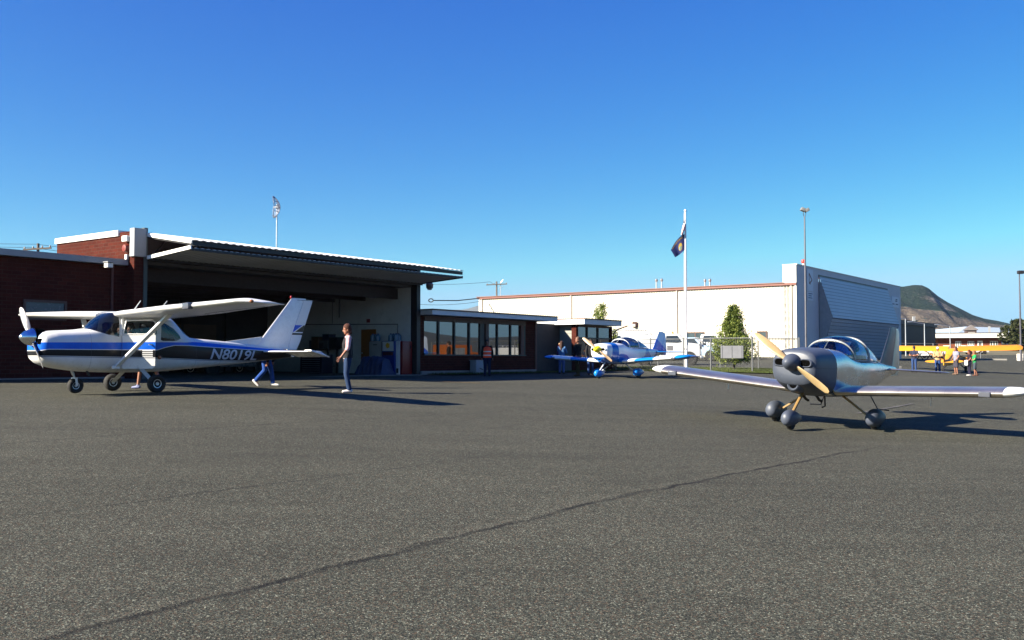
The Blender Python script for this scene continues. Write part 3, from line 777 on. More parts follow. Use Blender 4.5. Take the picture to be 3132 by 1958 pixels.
b = MB(); b.box(.05, wall_end - .26, -5, -4.8, ZF - .6, zt_ - .3); b.box(.3, wall_end - .3, -4.7, -.3, ZF, ZF + .02); b.build('room_lining', DARKIN, office)
# roof slabs with pale fascia and brown edge
b = MB(); b.box(.02, UO1, -6, OH, zt_ - .27, zt_ - .06)
b.box(UO1 + .002, UO2 - .002, -6, -2.9, zt_ - .27, zt_ - .06)
b.box(UO2, UO3, -6, OH, zt_ - .34, zt_ - .06); b.build('fascia', FASC, office)
b = MB(); b.box(.02, UO1 - .001, -5.99, OH + .04, zt_ - .056, zt_); b.box(UO2 + .0, UO3 + .04, -5.99, OH + .04, zt_ - .056, zt_); b.build('roof_edge', RUST, office)
b = MB(); b.box(UO1 - 3.5, UO2 + 2.2, -9, -6.1, zt_ - .5, zt_ + .32); b.build('upper_roof', WHITE, office)
b = MB(); b.box(UO2 + 2.22, UO2 + 2.6, -7.5, -7.1, zt_ + .0, zt_ + .42); b.build('roof_vent', GREYW, office)
# entrance recess
b = MB(); b.box(wall_end, UO2 + .55, -1.5, -1.3, ZF - .6, zt_ - .3); b.build('recess_wall', mat('recess siding', (.055, .05, .05, 1), .7), office)
b = MB(); b.box(UO2 + .55, UO2 + .62, -1.5, -.3, ZF - .6, zt_ - .3)
for k in range(13): b.box(UO2 + .535, UO2 + .551, -1.29, -.32, ZF + .2 * k, ZF + .2 * k + .02)
b.build('siding', SIDING, office)
b = MB(); b.box(wall_end + 1.0, wall_end + 1.95, -1.299, -1.25, ZF, ZF + 2.1); d = b.build('entrance_door', BROWN, office)
b = MB(); b.cbox((wall_end + 1.85, -1.22, ZF + 1.05), (.04, .06, .2)); b.build('handle', CHROME, d)
b = MB(); b.box(wall_end - .02, wall_end + .12, -.3, .05, ZF - .3, zt_ - .3); b.build('roof_post', RUST, office)
# right block
R0, R1 = UO2 + .3, u_at(1873, 0)
zs2, zh2 = z_at(1790, 1097), z_at(1790, 1001)
b = MB(); b.box(R0, R1, -.25, 0, ZF - .6, zs2); b.box(R0 + .002, R0 + .32, -.32, -.251, ZF - .6, zt_ - .36)
b.box(R0, R0 + .22, -.25, -.001, zs2, zt_ - .36); b.box(R1 - .25, R1, -.25, -.001, zs2, zt_ - .36); b.box(R1 - .25, R1 - .001, -6, -.252, ZF - .6, zt_ - .36)
b.build('wall', BRICK, office)
b = MB(); b.box(R0 + .35, R1 - .25, -.2, -.0, zh2, zt_ - .36); b.build('lintel_board', BROWN, office)
gx = [R0 + .22, u_at(1797, 0), u_at(1830, 0), R1 - .25]
b = MB()
for u in gx[1:3]: b.box(u - .05, u + .05, -.1, .01, zs2, zh2)
b.box(R0 + .35, R1 - .25, -.1, .012, (zs2 + zh2) / 2 + .25, (zs2 + zh2) / 2 + .32); b.build('window_frame', mat('window frame dark', (.03, .03, .03, 1), .5), office)
for i in range(3):
    b = MB(); b.box(gx[i] + .05, gx[i + 1] - .05, -.07, -.055, zs2, zh2); b.build('window_pane', GLASSD, office)
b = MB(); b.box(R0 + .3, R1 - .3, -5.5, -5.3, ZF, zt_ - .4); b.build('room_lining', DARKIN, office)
b = MB(); b.tube([(R1 + .75, OH - .1, zt_ - .3), (R1 + .35, .1, zt_ - .55), (R1 + .06, .05, zt_ - .8), (R1 + .06, .05, ZF)], .04, 8); b.build('downpipe', RUST, office)

# electrical box by the wall
p = B(u_at(1459, .35), .35, 0); 
t = thing('utility_box', 'pale grey metal box standing against the office wall', 'box', loc=(p.x, p.y, G(p.x, p.y)), rotz=math.atan2(DU.y, DU.x))
b = MB(); b.cbox((0, 0, .34), (.62, .4, .66), bev=.02); b.build('housing', GREYW, t, 35)
b = MB(); b.cbox((0, 0, .685), (.68, .46, .03), bev=.006); b.build('lid', GREYW, t)
b = MB(); b.bar((-.05, -.22, .3), (.2, -.22, .22), .02, .03); b.build('latch', STEELD, t)

# grass along the office front and to the right under the fence
def grass_material(name, a, bcol):
    m, nt, bs = newmat(name); p = nt.obj(); f = nt.noise(p, 2.2, 5, .7); g = nt.noise(p, 25, 3, .7)
    nt.put(bs.inputs['Base Color'], nt.mix(nt.maprange(nt.math('ADD', nt.math('MULTIPLY', f, .6), nt.math('MULTIPLY', g, .4)), .35, .65), a, bcol))
    bs.inputs['Roughness'].default_value = .95; bs.inputs['Specular IOR Level'].default_value = .1
    return m
GRS = grass_material('lawn', (.03, .055, .012, 1), (.09, .10, .03, 1))
def patch(name, poly, m, off, kind='structure', edge=None):
    bm = bmesh.new(); vs = [bm.verts.new((x, y, 0)) for x, y in poly]; bm.faces.new(vs)
    x0, x1 = min(p[0] for p in poly), max(p[0] for p in poly); y0, y1 = min(p[1] for p in poly), max(p[1] for p in poly)
    for k in np.arange(math.floor(x0), x1, 1.0): bmesh.ops.bisect_plane(bm, geom=bm.verts[:] + bm.edges[:] + bm.faces[:], plane_co=(k, 0, 0), plane_no=(1, 0, 0))
    for k in np.arange(math.floor(y0), y1, 1.0): bmesh.ops.bisect_plane(bm, geom=bm.verts[:] + bm.edges[:] + bm.faces[:], plane_co=(0, k, 0), plane_no=(0, 1, 0))
    z = G_many([v.co.xy for v in bm.verts])
    for v, q in zip(bm.verts, z): v.co.z = q + off
    me = bpy.data.meshes.new(name); bm.to_mesh(me); bm.free(); me.materials.append(m)
    o = bpy.data.objects.new(name, me); C.objects.link(o); tag(o, kind=kind); return o
uL = [B(.4, 1.45, 0), B(UO2, 1.25, 0), B(UO3 + 1.0, 1.1, 0)]
fence_pts = [at(1884, 58.5), at(2000, 56.5), at(2174, 53), at(2300, 51.5), at(2440, 50.5)]
poly = [B(.4, .1, 0), uL[0], uL[1], uL[2]] + [Vector((p.x - .1, p.y - 1.6, 0)) for p in fence_pts[1:]] + [Vector((20, 58, 0)), Vector((13, 63.5, 0)), Vector((8, 66, 0)), B(R1 + .6, -4, 0), B(R1 + .6, .1, 0), B(UO2 + .3, .12, 0), B(UO1, .12, 0)]
patch('grass', [(p.x, p.y) for p in poly], GRS, .05)
def blades(name, region, count, hgt, m, seed=2):
    rnd = np.random.RandomState(seed); b = MB(); pts = []
    bx = [min(p[0] for p in region), max(p[0] for p in region), min(p[1] for p in region), max(p[1] for p in region)]
    def inside(x, y):
        c = False; n = len(region)
        for i in range(n):
            (x0, y0), (x1, y1) = region[i], region[(i + 1) % n]
            if (y0 > y) != (y1 > y) and x < (x1 - x0) * (y - y0) / (y1 - y0) + x0: c = not c
        return c
    while len(pts) < count:
        x, y = bx[0] + rnd.rand() * (bx[1] - bx[0]), bx[2] + rnd.rand() * (bx[3] - bx[2])
        if inside(x, y): pts.append((x, y))
    z = G_many(pts); vs = []; fs = []
    for (x, y), q in zip(pts, z):
        a = rnd.rand() * 6.28; h = hgt * (.5 + rnd.rand()); wd = .012; i = len(vs)
        vs += [(x - math.cos(a) * wd, y - math.sin(a) * wd, q + .04), (x + math.cos(a) * wd, y + math.sin(a) * wd, q + .04), (x + (rnd.rand() - .5) * h, y + (rnd.rand() - .5) * h, q + .05 + h)]
        fs.append((i, i + 1, i + 2))
    b.add(vs, fs); o = b.build(name, m, recalc=False); tag(o, kind='stuff'); return o
blades('grass', [(p.x, p.y) for p in poly], 26000, .07, GRS)

# ---------------- big white metal hangar on the right
H0 = P(2440, YH, 92.0); H0.z = 0
ZH = EZ + .12
HL = -37.9; HWID = 36.0
big = thing('metal_hangar', 'long cream ribbed metal hangar with grey front and folding door', 'hangar', M=BM(H0))
ze = EZ + 7.18; zp = EZ + 8.85
def hw(px): return w_at(px, 0, H0)
def hz(px, py):
    p = B(0, hw(px), 0, H0); return P(px, py, p.y).z
# side wall: vertical ribs
def ribbed(mb, u, w0, w1, z0, z1, pitch=.3, amp=.04):
    n = int(abs(w1 - w0) / pitch); vs = []
    pts = []
    for i in range(n):
        a = w0 + (w1 - w0) * i / n; s_ = (w1 - w0) / n
        pts += [(a, 0), (a + s_ * .62, 0), (a + s_ * .72, amp), (a + s_ * .9, amp)]
    pts.append((w1, 0))
    for a, o in pts: vs += [(u - o, a, z0), (u - o, a, z1)]
    mb.add(vs, [(2 * i, 2 * i + 1, 2 * i + 3, 2 * i + 2) for i in range(len(pts) - 1)])
b = MB(); ribbed(b, 0, HL, 0, ZH - 1.5, ze - .25); b.build('wall', mat('cream ribbed metal', (.505, .475, .39, 1), .5, 0, .05, .6), big)
b = MB(); b.box(.02, HWID, HL, -1.4, ZH - 1.5, ze - .3); b.build('inner_shell', GREYW, big)
b = MB(); b.box(-.22, .1, HL - .2, -.0, ze - .26, ze - .04); b.build('gutter', COPPER, big)
b = MB(); b.prism([(-.3, ze - .04), (-.3, ze + .02), (HWID / 2, ze + 1.2), (HWID + .2, ze), (HWID + .2, ze - .06)], (HL - .3, -1.2), lambda a, c, h: Vector((a, h, c))); b.build('roof', mat('roof metal red', (.30, .13, .09, 1), .5), big)
for px in (1475, 1748, 2072, 2423):
    b = MB(); b.box(-.14, -.045, hw(px) - .06, hw(px) + .06, ZH - 1, ze - .27); b.build('downpipe', mat('downpipe cream', (.50, .43, .36, 1), .5), big)
b = MB(); b.box(-.12, .0, -.2, -.02, ZH - 1.5, zp - .02); b.box(-.1, .02, HL, HL + .25, ZH - 1.5, ze - .3); b.build('corner_trim', CREAM, big)
def hu(px): return u_at(px, 0, H0)
def fz(px, py, w=0.): return z_at(px, py, w, H0)
D0, D1 = hu(2506), hu(2717); dt = fz(2506, 843)
b = MB()
b.box(0, D0, -1.38, 0, ZH - 1.5, zp); b.box(D1, HWID, -1.38, 0, ZH - 1.5, zp); b.box(D0 + .001, D1 - .001, -1.37, -.002, dt, zp - .001)
b.build('front_wall', mat('front wall grey', (.50, .50, .50, 1), .6, 0, .06, .5), big)
b = MB(); b.box(-.05, HWID + .05, -1.4, .06, zp, zp + .07); b.build('parapet_cap', CREAM, big)
# folding door of two leaves, bowed out at the middle
dmid = fz(2524, 969, 1.35)
def siding_leaf(mb, w0, z0, w1, z1, n):
    pts = []
    for i in range(n):
        t0, t1 = i / n, (i + 1) / n
        a = Vector((w0 + (w1 - w0) * t0, z0 + (z1 - z0) * t0)); c = Vector((w0 + (w1 - w0) * t1, z0 + (z1 - z0) * t1)); d = (c - a).normalized(); q = Vector((-d.y, d.x))
        if q.x < 0: q = -q
        pts += [a + q * .0, a + q * .05, c + q * .0]
    vs = []
    for p in pts: vs += [(D0 + .1, p.x, p.y), (D1 - .1, p.x, p.y)]
    mb.add(vs, [(2 * i, 2 * i + 1, 2 * i + 3, 2 * i + 2) for i in range(len(pts) - 1)])
GD, nt, b_ = newmat('door grey lap siding'); o_ = nt.obj(); f_ = nt.noise(o_, .4, 4, .6); zf_ = nt.math('FRACT', nt.math('MULTIPLY', nt.xyz(o_)[2], 2.9))
nt.put(b_.inputs['Base Color'], nt.mix(nt.maprange(zf_, .80, .9), nt.mix(nt.maprange(f_, .3, .7), (.38, .43, .48, 1), (.44, .49, .54, 1)), (.12, .14, .17, 1))); b_.inputs['Roughness'].default_value = .5
b = MB(); siding_leaf(b, .02, dt - .1, 1.35, dmid, 13); b.build('upper_leaf', GD, big)
b = MB(); siding_leaf(b, 1.3, dmid - .05, .05, ZH - .1, 15); b.build('lower_leaf', GD, big)
for u in (D0 + .1, D1 - .1):
    b = MB(); b.add([(u, .0, dt - .1), (u, 1.35, dmid), (u, .0, ZH)], [(0, 1, 2)]); b.build('leaf_side', mat('leaf side grey', (.40, .44, .48, 1), .6), big)
b = MB(); b.box(D0 - .02, D1 + .02, -.001, .04, dt - .12, dt + .08); b.build('door_header', STEELD, big)
b = MB(); b.box(hu(2726), hu(2741), .001, .05, ZH - .3, fz(2730, 972)); b.build('entrance_door', mat('dark blue door', (.035, .05, .085, 1), .5), big)
# signs on the front
def front_sign(label, px0, px1, py0, py1, draw):
    u0, u1 = hu(px0), hu(px1); z1, z0 = fz(px0, py0), fz(px0, py1)
    t = thing('sign', label, 'sign', M=BM(H0) @ Matrix.Translation((u0, .02, z0)))
    b = MB(); b.cbox(((u1 - u0) / 2, .02, (z1 - z0) / 2), (u1 - u0, .05, z1 - z0), bev=.01); b.build('board', mat('sign white', (.55, .58, .62, 1), .5, 0, .04), t)
    draw(t, u1 - u0, z1 - z0); return t
def draw_mark(t, w, h):
    b = MB(); q = lambda a, c: (a * w, .05, c * h)
    b.bar(q(.35, .35), q(.8, .52), .01, .14); b.bar(q(.8, .52), q(.3, .82), .01, .14); b.bar(q(.3, .82), q(.35, .35), .01, .10); b.bar(q(.3, .37), q(.55, .33), .01, .12)
    b.build('emblem', mat('sign red', S(130, 40, 52), .5), t)
def draw_lines(t, w, h):
    b = MB()
    for k, (a, c) in enumerate(((.15, .85), (.2, .7), (.15, .8))): b.box(a * w, c * w, .046, .052, h * (.75 - .25 * k), h * (.85 - .25 * k))
    b.build('lettering', mat('sign blue', S(60, 80, 120), .5), t)
def draw_small(t, w, h):
    b = MB()
    for a, c, z in ((.55, .8, .7), (.5, .78, .55), (.1, .4, .25), (.55, .9, .25)): b.box(a * w, c * w, .046, .052, h * z, h * (z + .1))
    b.build('lettering', mat('sign blue', S(60, 80, 120), .5), t)
front_sign('tall white sign with dark red arrow emblem on the hangar front', 2470, 2488, 823, 889, draw_mark)
front_sign('small square white sign below the arrow emblem sign', 2470, 2488, 892, 918, draw_lines)
front_sign('white sign at the right end of the hangar front', 2728, 2750, 906, 939, draw_small)
p = B(hu(2731), .12, fz(2731, 955), H0)
t = thing('wall_lamp', 'small dark lamp under the white sign on hangar front', 'lamp', loc=p)
b = MB(); b.lathe([(-.2, .1), (.1, .22), (.2, .1)], axis=(0, 0, 1), n=12); b.build('housing', STEELD, t, 40)
b = MB(); b.cbox((0, .1, .25), (.1, .3, .1)); b.build('bracket', STEELD, t)
# windows, louvres and lamp on the long wall
def side_window(px0, px1, py0, py1, panes, name='window'):
    w0, w1 = hw(px0), hw(px1); z1, z0 = hz(px0, py0), hz(px0, py1)
    b = MB()
    for i in range(panes + 1):
        a = w0 + (w1 - w0) * i / panes; b.box(-.12, -.05, a - .05, a + .05, z0, z1)
    for a in (z0, z1): b.box(-.12, -.051, min(w0, w1) - .05, max(w0, w1) + .05, a - .05, a + .05)
    f = b.build('window', BROWN, big)
    for i in range(panes):
        a, c = sorted((w0 + (w1 - w0) * i / panes, w0 + (w1 - w0) * (i + 1) / panes))
        b = MB(); b.box(-.08, -.055, a + .05, c - .05, z0 + .05, z1 - .05); b.build('pane', mat('side window', (.07, .10, .11, 1), .12, 0, .3, 2), f)
side_window(2103, 2154, 1018, 1049, 2)
side_window(2319, 2346, 1015, 1040, 1)
b = MB(); b.box(-.10, -.05, hw(1982), hw(1956), hz(1970, 1027), hz(1970, 1019)); b.build('louvre', COPPER, big)
b = MB(); b.box(-.11, -.05, hw(1900), hw(1884), hz(1890, 1030), hz(1890, 1020)); b.build('louvre', COPPER, big)
p = B(-.15, hw(1944), hz(1944, 993), H0)
t = thing('wall_lamp', 'small brown lamp on the long cream hangar wall', 'lamp', loc=p)
b = MB(); b.cbox((0, 0, 0), (.5, .4, .55), bev=.08); b.build('housing', BROWN, t, 40)
b = MB(); b.cbox((-.1, -.15, -.1), (.3, .2, .3), bev=.03); b.build('lens', CREAM, t)
for px in (2009, 2025, 2158, 2173):
    w = hw(px); zz = ze + .3; hgt = 1.0 if px < 2100 else .72
    t = thing('roof_vent', 'paired grey vent pipe on the hangar roof, %s of the flag pole' % ('left' if px < 2100 else 'right'), 'vent pipe', M=BM(H0) @ Matrix.Translation((1.6, w_at(px, 1.6, H0), ze + .1)), group='vent pipes on the hangar roof')
    b = MB(); b.lathe([(0, .075), (hgt - .2, .075)], axis=(0, 0, 1), n=12); b.build('pipe', CHROME, t, 40)
    b = MB(); b.lathe([(hgt - .25, .08), (hgt - .15, .14), (hgt + .02, .14), (hgt + .08, .04)], axis=(0, 0, 1), n=14); b.build('cap', CHROME, t, 40)
# red beacon on the parapet
p = B(hu(2479), -.6, zp + .05, H0)
t = thing('beacon', 'red and white obstruction beacon on the hangar parapet', 'beacon', loc=p)
b = MB(); b.lathe([(0, .12), (.28, .11), (.34, .08)], axis=(0, 0, 1), n=14); b.build('base', WHITE, t, 40)
b = MB(); b.ell((0, 0, .54), (.20, .20, .22), 18, 12); b.build('globe', mat('beacon red', S(216, 60, 50), .3), t, 180)
# ---------------- buildings far right
def hall(name, label, cat, px0, px1, pyt, Y0, Y1, zb, mw, mr, thick=.5):
    a, c = P(px0, pyt, Y0), P(px1, pyt, Y1)
    return a, c
wh = thing('warehouse', 'dark brown windowless warehouse behind the grey hangar front', 'warehouse', loc=(0, 0, 0))
a, c = P(2700, 975, 200), P(2861, 1000, 236)
d = (c - a); d.z = 0; n_ = Vector((-d.y, d.x, 0)).normalized() * 45
a.z = 0; c.z = 0; hA = P(2700, 972, 200).z
b = MB(); q = [a, c, c + n_, a + n_]; b.loft([[p + Vector((0, 0, -3)) for p in q], [p + Vector((0, 0, hA - .9)) for p in q]]); 
b.build('wall', mat('dark brown metal', (.028, .024, .022, 1), .7), wh)
b = MB(); q2 = [p + (p - (a + c + n_) / 2).normalized() * .5 for p in q]; b.loft([[p + Vector((0, 0, hA - .89)) for p in q2], [p + Vector((0, 0, hA)) for p in q2]]); b.build('roof', mat('dark roof edge', (.10, .09, .08, 1), .7), wh)
b = MB(); b.bar(a + d * .55 + Vector((0, 0, hA)) , a + d * .55 + Vector((0, 0, hA + 1.1)), .5, .5); b.build('roof_vent', GREYW, wh)
# red brick house with white roof edge
YB = 250.
l_, r_ = P(2869, 1035, YB), P(3063, 1035, YB - 4); zbase = EZ + 1.0; zroof = P(2900, 1034, YB).z
bh = thing('brick_house', 'low orange brick building with wide white roof edge and white door', 'building', loc=(0, 0, 0))
dx = (r_ - l_); dx.z = 0; L_ = dx.length; ex = dx.normalized(); ey = Vector((-ex.y, ex.x, 0))
MBH = Matrix.Translation((l_.x, l_.y, 0)) @ Matrix(((ex.x, ey.x, 0, 0), (ex.y, ey.y, 0, 0), (0, 0, 1, 0), (0, 0, 0, 1)))
bh.matrix_world = MBH
b = MB(); b.box(0, L_, 0, 14, zbase - 4, zroof - .05); b.build('wall', BRICK_FAR, bh)
b = MB(); b.box(-4.6, L_ + 4, -1.8, 17, zroof, zroof + 1.0); b.build('roof', WHITE, bh)
b = MB(); b.box(-4.4, L_ + 3.8, -1.6, 16.8, zroof + 1.001, zroof + 1.3); b.build('roof_top', ROOFM, bh)
def hx(px): return (px - 2869) / (3063 - 2869) * L_
zz = lambda py: P(2950, py, YB).z
for px0, px1, py0, py1 in ((2922, 2940, 1044, 1064), (2960, 2980, 1044, 1058), (3028, 3052, 1044, 1060)):
    b = MB(); b.box(hx(px0), hx(px1), -.06, -.003, zz(py1), zz(py0)); f = b.build('window', WHITE, bh)
    b = MB(); n3 = 3; w3 = (hx(px1) - hx(px0)) / n3
    for k in range(n3): b.box(hx(px0) + k * w3 + .12, hx(px0) + (k + 1) * w3 - .12, -.09, -.061, zz(py1) + .15, zz(py0) - .15)
    b.build('pane', mat('far window', (.12, .14, .13, 1), .2), f)
b = MB(); b.box(hx(2990), hx(3006), -.08, -.003, zbase - 1, zz(1043)); f = b.build('door', WHITE, bh)
b = MB(); b.box(hx(2994), hx(3002), -.1, -.081, zz(1060), zz(1048)); b.build('pane', mat('far window', (.12, .14, .13, 1), .2), f)
for px0, px1 in ((2884, 2904), (2935, 2956)):
    b = MB(); b.box(hx(px0), hx(px1), -.08, -.003, zbase - 1, zz(1057)); b.build('garage_door', WHITE, bh)
b = MB(); b.box(L_ + .3, L_ + 9, -1.5, 10, zroof - .9, zroof - .2); b.box(L_ + 8, L_ + 8.4, -1.2, -.8, zbase - 3, zroof - .9); b.build('porch', mat('porch dark', (.05, .045, .045, 1), .7), bh)
b = MB(); b.cbox((hx(3082), 4, zroof + 1.9), (1.6, 2, 1.2), bev=.1); b.build('roof_unit', STEELD, bh)
b = MB(); b.bar((hx(3065) - 2, 5, zroof + 1.2), (hx(3065) - 2, 5, zroof + 3), .5, .5); b.build('chimney', GREYW, bh)
p0, p1 = hx(2963), hx(2995); zt0 = zroof + 1.2; zt1 = P(2975, 1010, YB).z
b = MB(); b.box(p0, p1, 3, 6, zt0, zt1); cu_ = b.build('cupola', mat('cupola brown', (.16, .10, .09, 1), .6), bh)
b = MB(); b.box(p0 + .4, p1 - .4, 2.95, 2.999, zt0 + .3, zt1 - .6)
b.build('cupola_window', mat('cupola glazing', (.55, .56, .52, 1), .3), cu_)
b = MB(); b.box(p0 - .3, p1 + .3, 2.6, 6.4, zt1, zt1 + .25); b.prism([(p0 - .2, zt1 + .25), ((p0 + p1) / 2, zt1 + 1.3), (p1 + .2, zt1 + .25)], (2.7, 6.3), lambda a, c, h: Vector((a, h, c))); b.build('cupola_roof', mat('cupola roof', (.25, .22, .21, 1), .6), cu_)
# pale metal hall behind it
YC = 330.
ph = thing('metal_hall', 'large pale blue grey gabled metal hall behind the brick building', 'hall', loc=(0, 0, 0))
A0, A1 = P(2918, 1028, YC), P(3100, 1028, YC + 20)
T0, T1 = P(2956, 999, YC + 22), P(3112, 998, YC + 42)
b = MB(); dd = (A1 - A0); dd.z = 0; nn_ = Vector((-dd.y, dd.x, 0)).normalized() * 46
zw = A0.z
b.loft([[p + Vector((0, 0, -zw - 1)) for p in (A0, A1 * 1.0, A1 + nn_, A0 + nn_)], [A0, Vector((A1.x, A1.y, zw)), Vector((A1.x, A1.y, zw)) + nn_, A0 + nn_]]); b.build('wall', mat('hall wall', (.45, .52, .52, 1), .6), ph)
b = MB(); A1z = Vector((A1.x, A1.y, zw)); b.loft([[A0, T0, A0 + nn_], [A1z, Vector((T1.x, T1.y, T0.z)), A1z + nn_]]); b.build('roof', mat('hall roof', (.42, .50, .55, 1), .45), ph)
# ------------------------------------------------------------------ aircraft parts
def foil(n=14, t=.12, cam=.02):
    xs = [(1 - math.cos(PI * i / n)) / 2 for i in range(n + 1)]
    th = lambda x: 5 * t * (.2969 * math.sqrt(x) - .126 * x - .3516 * x * x + .2843 * x ** 3 - .1036 * x ** 4)
    cb = lambda x: cam * 4 * x * (1 - x)
    up = [(x, cb(x) + th(x)) for x in xs]; lo = [(x, cb(x) - th(x)) for x in xs]
    return up[::-1] + lo[1:-1]
def wing(mb, secs, vertical=False, **kw):
    """secs: (LE x, span position, LE z, chord, thickness, twist drop)"""
    rings = []
    for s in secs:
        x, y, z, c, t = s[:5]; tw = s[5] if len(s) > 5 else 0.
        f = foil(14, t, kw.get('cam', .02))
        if vertical: rings.append([Vector((x - a * c, b_ * c, z)) for a, b_ in f])
        else: rings.append([Vector((x - a * c, y, z + b_ * c - a * tw)) for a, b_ in f])
    mb.loft(rings); return mb
def sup(a, n): return math.copysign(abs(a) ** (2 / n), a)
def body(mb, st, n=40, caps=True):
    """st: (x, zbottom, ztop, half width, exp, z of the widest level 0..1)"""
    rings = []
    for s in st:
        x, zb, zt, hw_, ex = s[:5]; lv = s[5] if len(s) > 5 else .5
        zm = zb + (zt - zb) * lv; r = []
        for k in range(n):
            a = 2 * PI * (k + .5) / n; cz = math.sin(a); cy = math.cos(a)
            r.append(Vector((x, sup(cy, ex) * hw_, zm + sup(cz, ex) * ((zt - zm) if cz > 0 else (zm - zb)))))
        rings.append(r)
    mb.loft(rings, caps); return mb
def interp_st(st, step):
    """resample body stations smoothly"""
    st = [tuple(s) + ((.5,) if len(s) < 6 else ()) for s in st]
    xs = [s[0] for s in st]; out = []
    L = xs[0] - xs[-1]; n = int(L / step)
    A = np.array(st); o = np.argsort(A[:, 0]); A = A[o]
    q = np.linspace(xs[-1], xs[0], n + 1)
    q = np.unique(np.concatenate([q, A[:, 0]]).round(3))[::-1]
    def pch(x, y, t):
        h = np.diff(x); d = np.diff(y) / h; m = np.zeros(len(x)); m[0] = d[0]; m[-1] = d[-1]
        for i in range(1, len(x) - 1): m[i] = 0 if d[i - 1] * d[i] <= 0 else 2 * d[i - 1] * d[i] / (d[i - 1] + d[i])
        k = np.clip(np.searchsorted(x, t) - 1, 0, len(x) - 2); s = (t - x[k]) / h[k]
        return (2*s**3-3*s**2+1)*y[k]+(s**3-2*s**2+s)*h[k]*m[k]+(-2*s**3+3*s**2)*y[k+1]+(s**3-s**2)*h[k]*m[k+1]
    cols = [pch(A[:, 0], A[:, j], q) for j in range(1, 6)]
    return [(q[i],) + tuple(c[i] for c in cols) for i in range(len(q))]
def in_poly(x, z, poly):
    c = False; n = len(poly)
    for i in range(n):
        (x0, y0), (x1, y1) = poly[i], poly[(i + 1) % n]
        if (y0 > z) != (y1 > z) and x < (x1 - x0) * (z - y0) / (y1 - y0) + x0: c = not c
    return c
def cut(o, polys, test=None, plane='xz'):
    """cut polygonal openings (side view) out of a mesh; returns [(verts, faces)] of the pieces taken out, per polygon"""
    bm = bmesh.new(); bm.from_mesh(o.data)
    for poly in polys:
        n = len(poly)
        for i in range(n):
            (a, c), (d, e) = poly[i], poly[(i + 1) % n]
            t = Vector((d - a, e - c)); t.normalize()
            if plane == 'xz': co_, no_ = (a, 0, c), (-t.y, 0, t.x)
            else: co_, no_ = (a, c, 0), (-t.y, t.x, 0)
            cx0, cx1 = min(p[0] for p in poly) - .12, max(p[0] for p in poly) + .12; cz0, cz1 = min(p[1] for p in poly) - .12, max(p[1] for p in poly) + .12
            k = 2 if plane == 'xz' else 1
            fs = [f for f in bm.faces if cx0 < f.calc_center_median().x < cx1 and cz0 < f.calc_center_median()[k] < cz1]
            es = list({e_ for f in fs for e_ in f.edges}); vs = list({v for f in fs for v in f.verts})
            bmesh.ops.bisect_plane(bm, geom=vs + es + fs, plane_co=co_, plane_no=no_, dist=1e-5)
    out = []
    for poly in polys:
        k = 2 if plane == 'xz' else 1; sel = []
        for f in bm.faces:
            m = f.calc_center_median()
            if in_poly(m.x, m[k], poly) and (test is None or test(m, f.normal)): sel.append(f)
        idx = {}; vs = []; fl = []
        for f in sel:
            fl.append([])
            for v in f.verts:
                if v not in idx: idx[v] = len(vs); vs.append(v.co.copy())
                fl[-1].append(idx[v])
        out.append((vs, fl)); bmesh.ops.delete(bm, geom=sel, context='FACES')
    bm.to_mesh(o.data); bm.free(); o.data.update()
    return out
def pane(name, vf, m, parent):
    vs, fs = vf
    if name.endswith('side_window'):
        for sg in (1, -1):
            keep = [f for f in fs if sum(vs[i].y for i in f) * sg > 0]; ids = sorted({i for f in keep for i in f}); mp = {i: k for k, i in enumerate(ids)}
            b = MB(); b.add([vs[i] for i in ids], [[mp[i] for i in f] for f in keep]); o = b.build(name, m, parent, recalc=False); shade(o.data, 60)
        return o
    b = MB(); b.add(*vf); o = b.build(name, m, parent, recalc=False); shade(o.data, 60); return o
def wheel(parent, c, r, wd, hub=.5, name='wheel', M=None, tyre=None, rimm=None):
    tyre = tyre or mat('tyre rubber', (.022, .021, .020, 1), .85, 0, .2, 12)
    b = MB(); h = wd / 2
    b.lathe([(-h * .5, r * hub), (-h * .85, r * .66), (-h, r * .84), (-h * .75, r * .97), (0, r), (h * .75, r * .97), (h, r * .84), (h * .85, r * .66), (h * .5, r * hub)], c, (0, 1, 0), 28)
    t = b.build('tyre', tyre, None, 50)
    b = MB(); b.lathe([(-h * .6, r * hub * .3), (-h * .62, r * hub * .35), (-h * .4, r * hub * .5), (-h * .55, r * hub * 1.02), (h * .55, r * hub * 1.02), (h * .4, r * hub * .5), (h * .62, r * hub * .35), (h * .6, r * hub * .3)], c, (0, 1, 0), 24)
    rim = b.build('rim', rimm or CHROME, None, 50)
    w = bpy.data.objects.new(name, None); C.objects.link(w); w.parent = parent; w.empty_display_size = .1
    t.parent = w; rim.parent = w
    if M is not None: w.matrix_local = M
    return w
def blade(mb, c, ang, r0, r1, cmax=.15, pitch=.45, th=.035):
    """propeller blade in the plane x=const, at angle ang from +y towards +z"""
    d = Vector((0, math.cos(ang), math.sin(ang))); q = Vector((0, -math.sin(ang), math.cos(ang))); ax = Vector((1, 0, 0)); rings = []
    for i in range(15):
        t = i / 14; r = r0 + (r1 - r0) * t
        ch = cmax * (.5 + .62 * math.sin(PI * min(1, t * .75 + .12))) * (1 if t < .93 else .78 if t < .99 else .45)
        tk = th * (1 - .75 * t) ; pa = pitch + .5 * (1 - t) ** 1.5
        e = q * math.cos(pa) + ax * math.sin(pa); f = e.cross(d)
        rings.append([Vector(c) + d * r + e * ch * .5 * math.cos(a) + f * tk * math.sin(a) * (1 if math.cos(a) > -.2 else .8) for a in [2 * PI * k / 12 for k in range(12)]])
    mb.loft(rings)
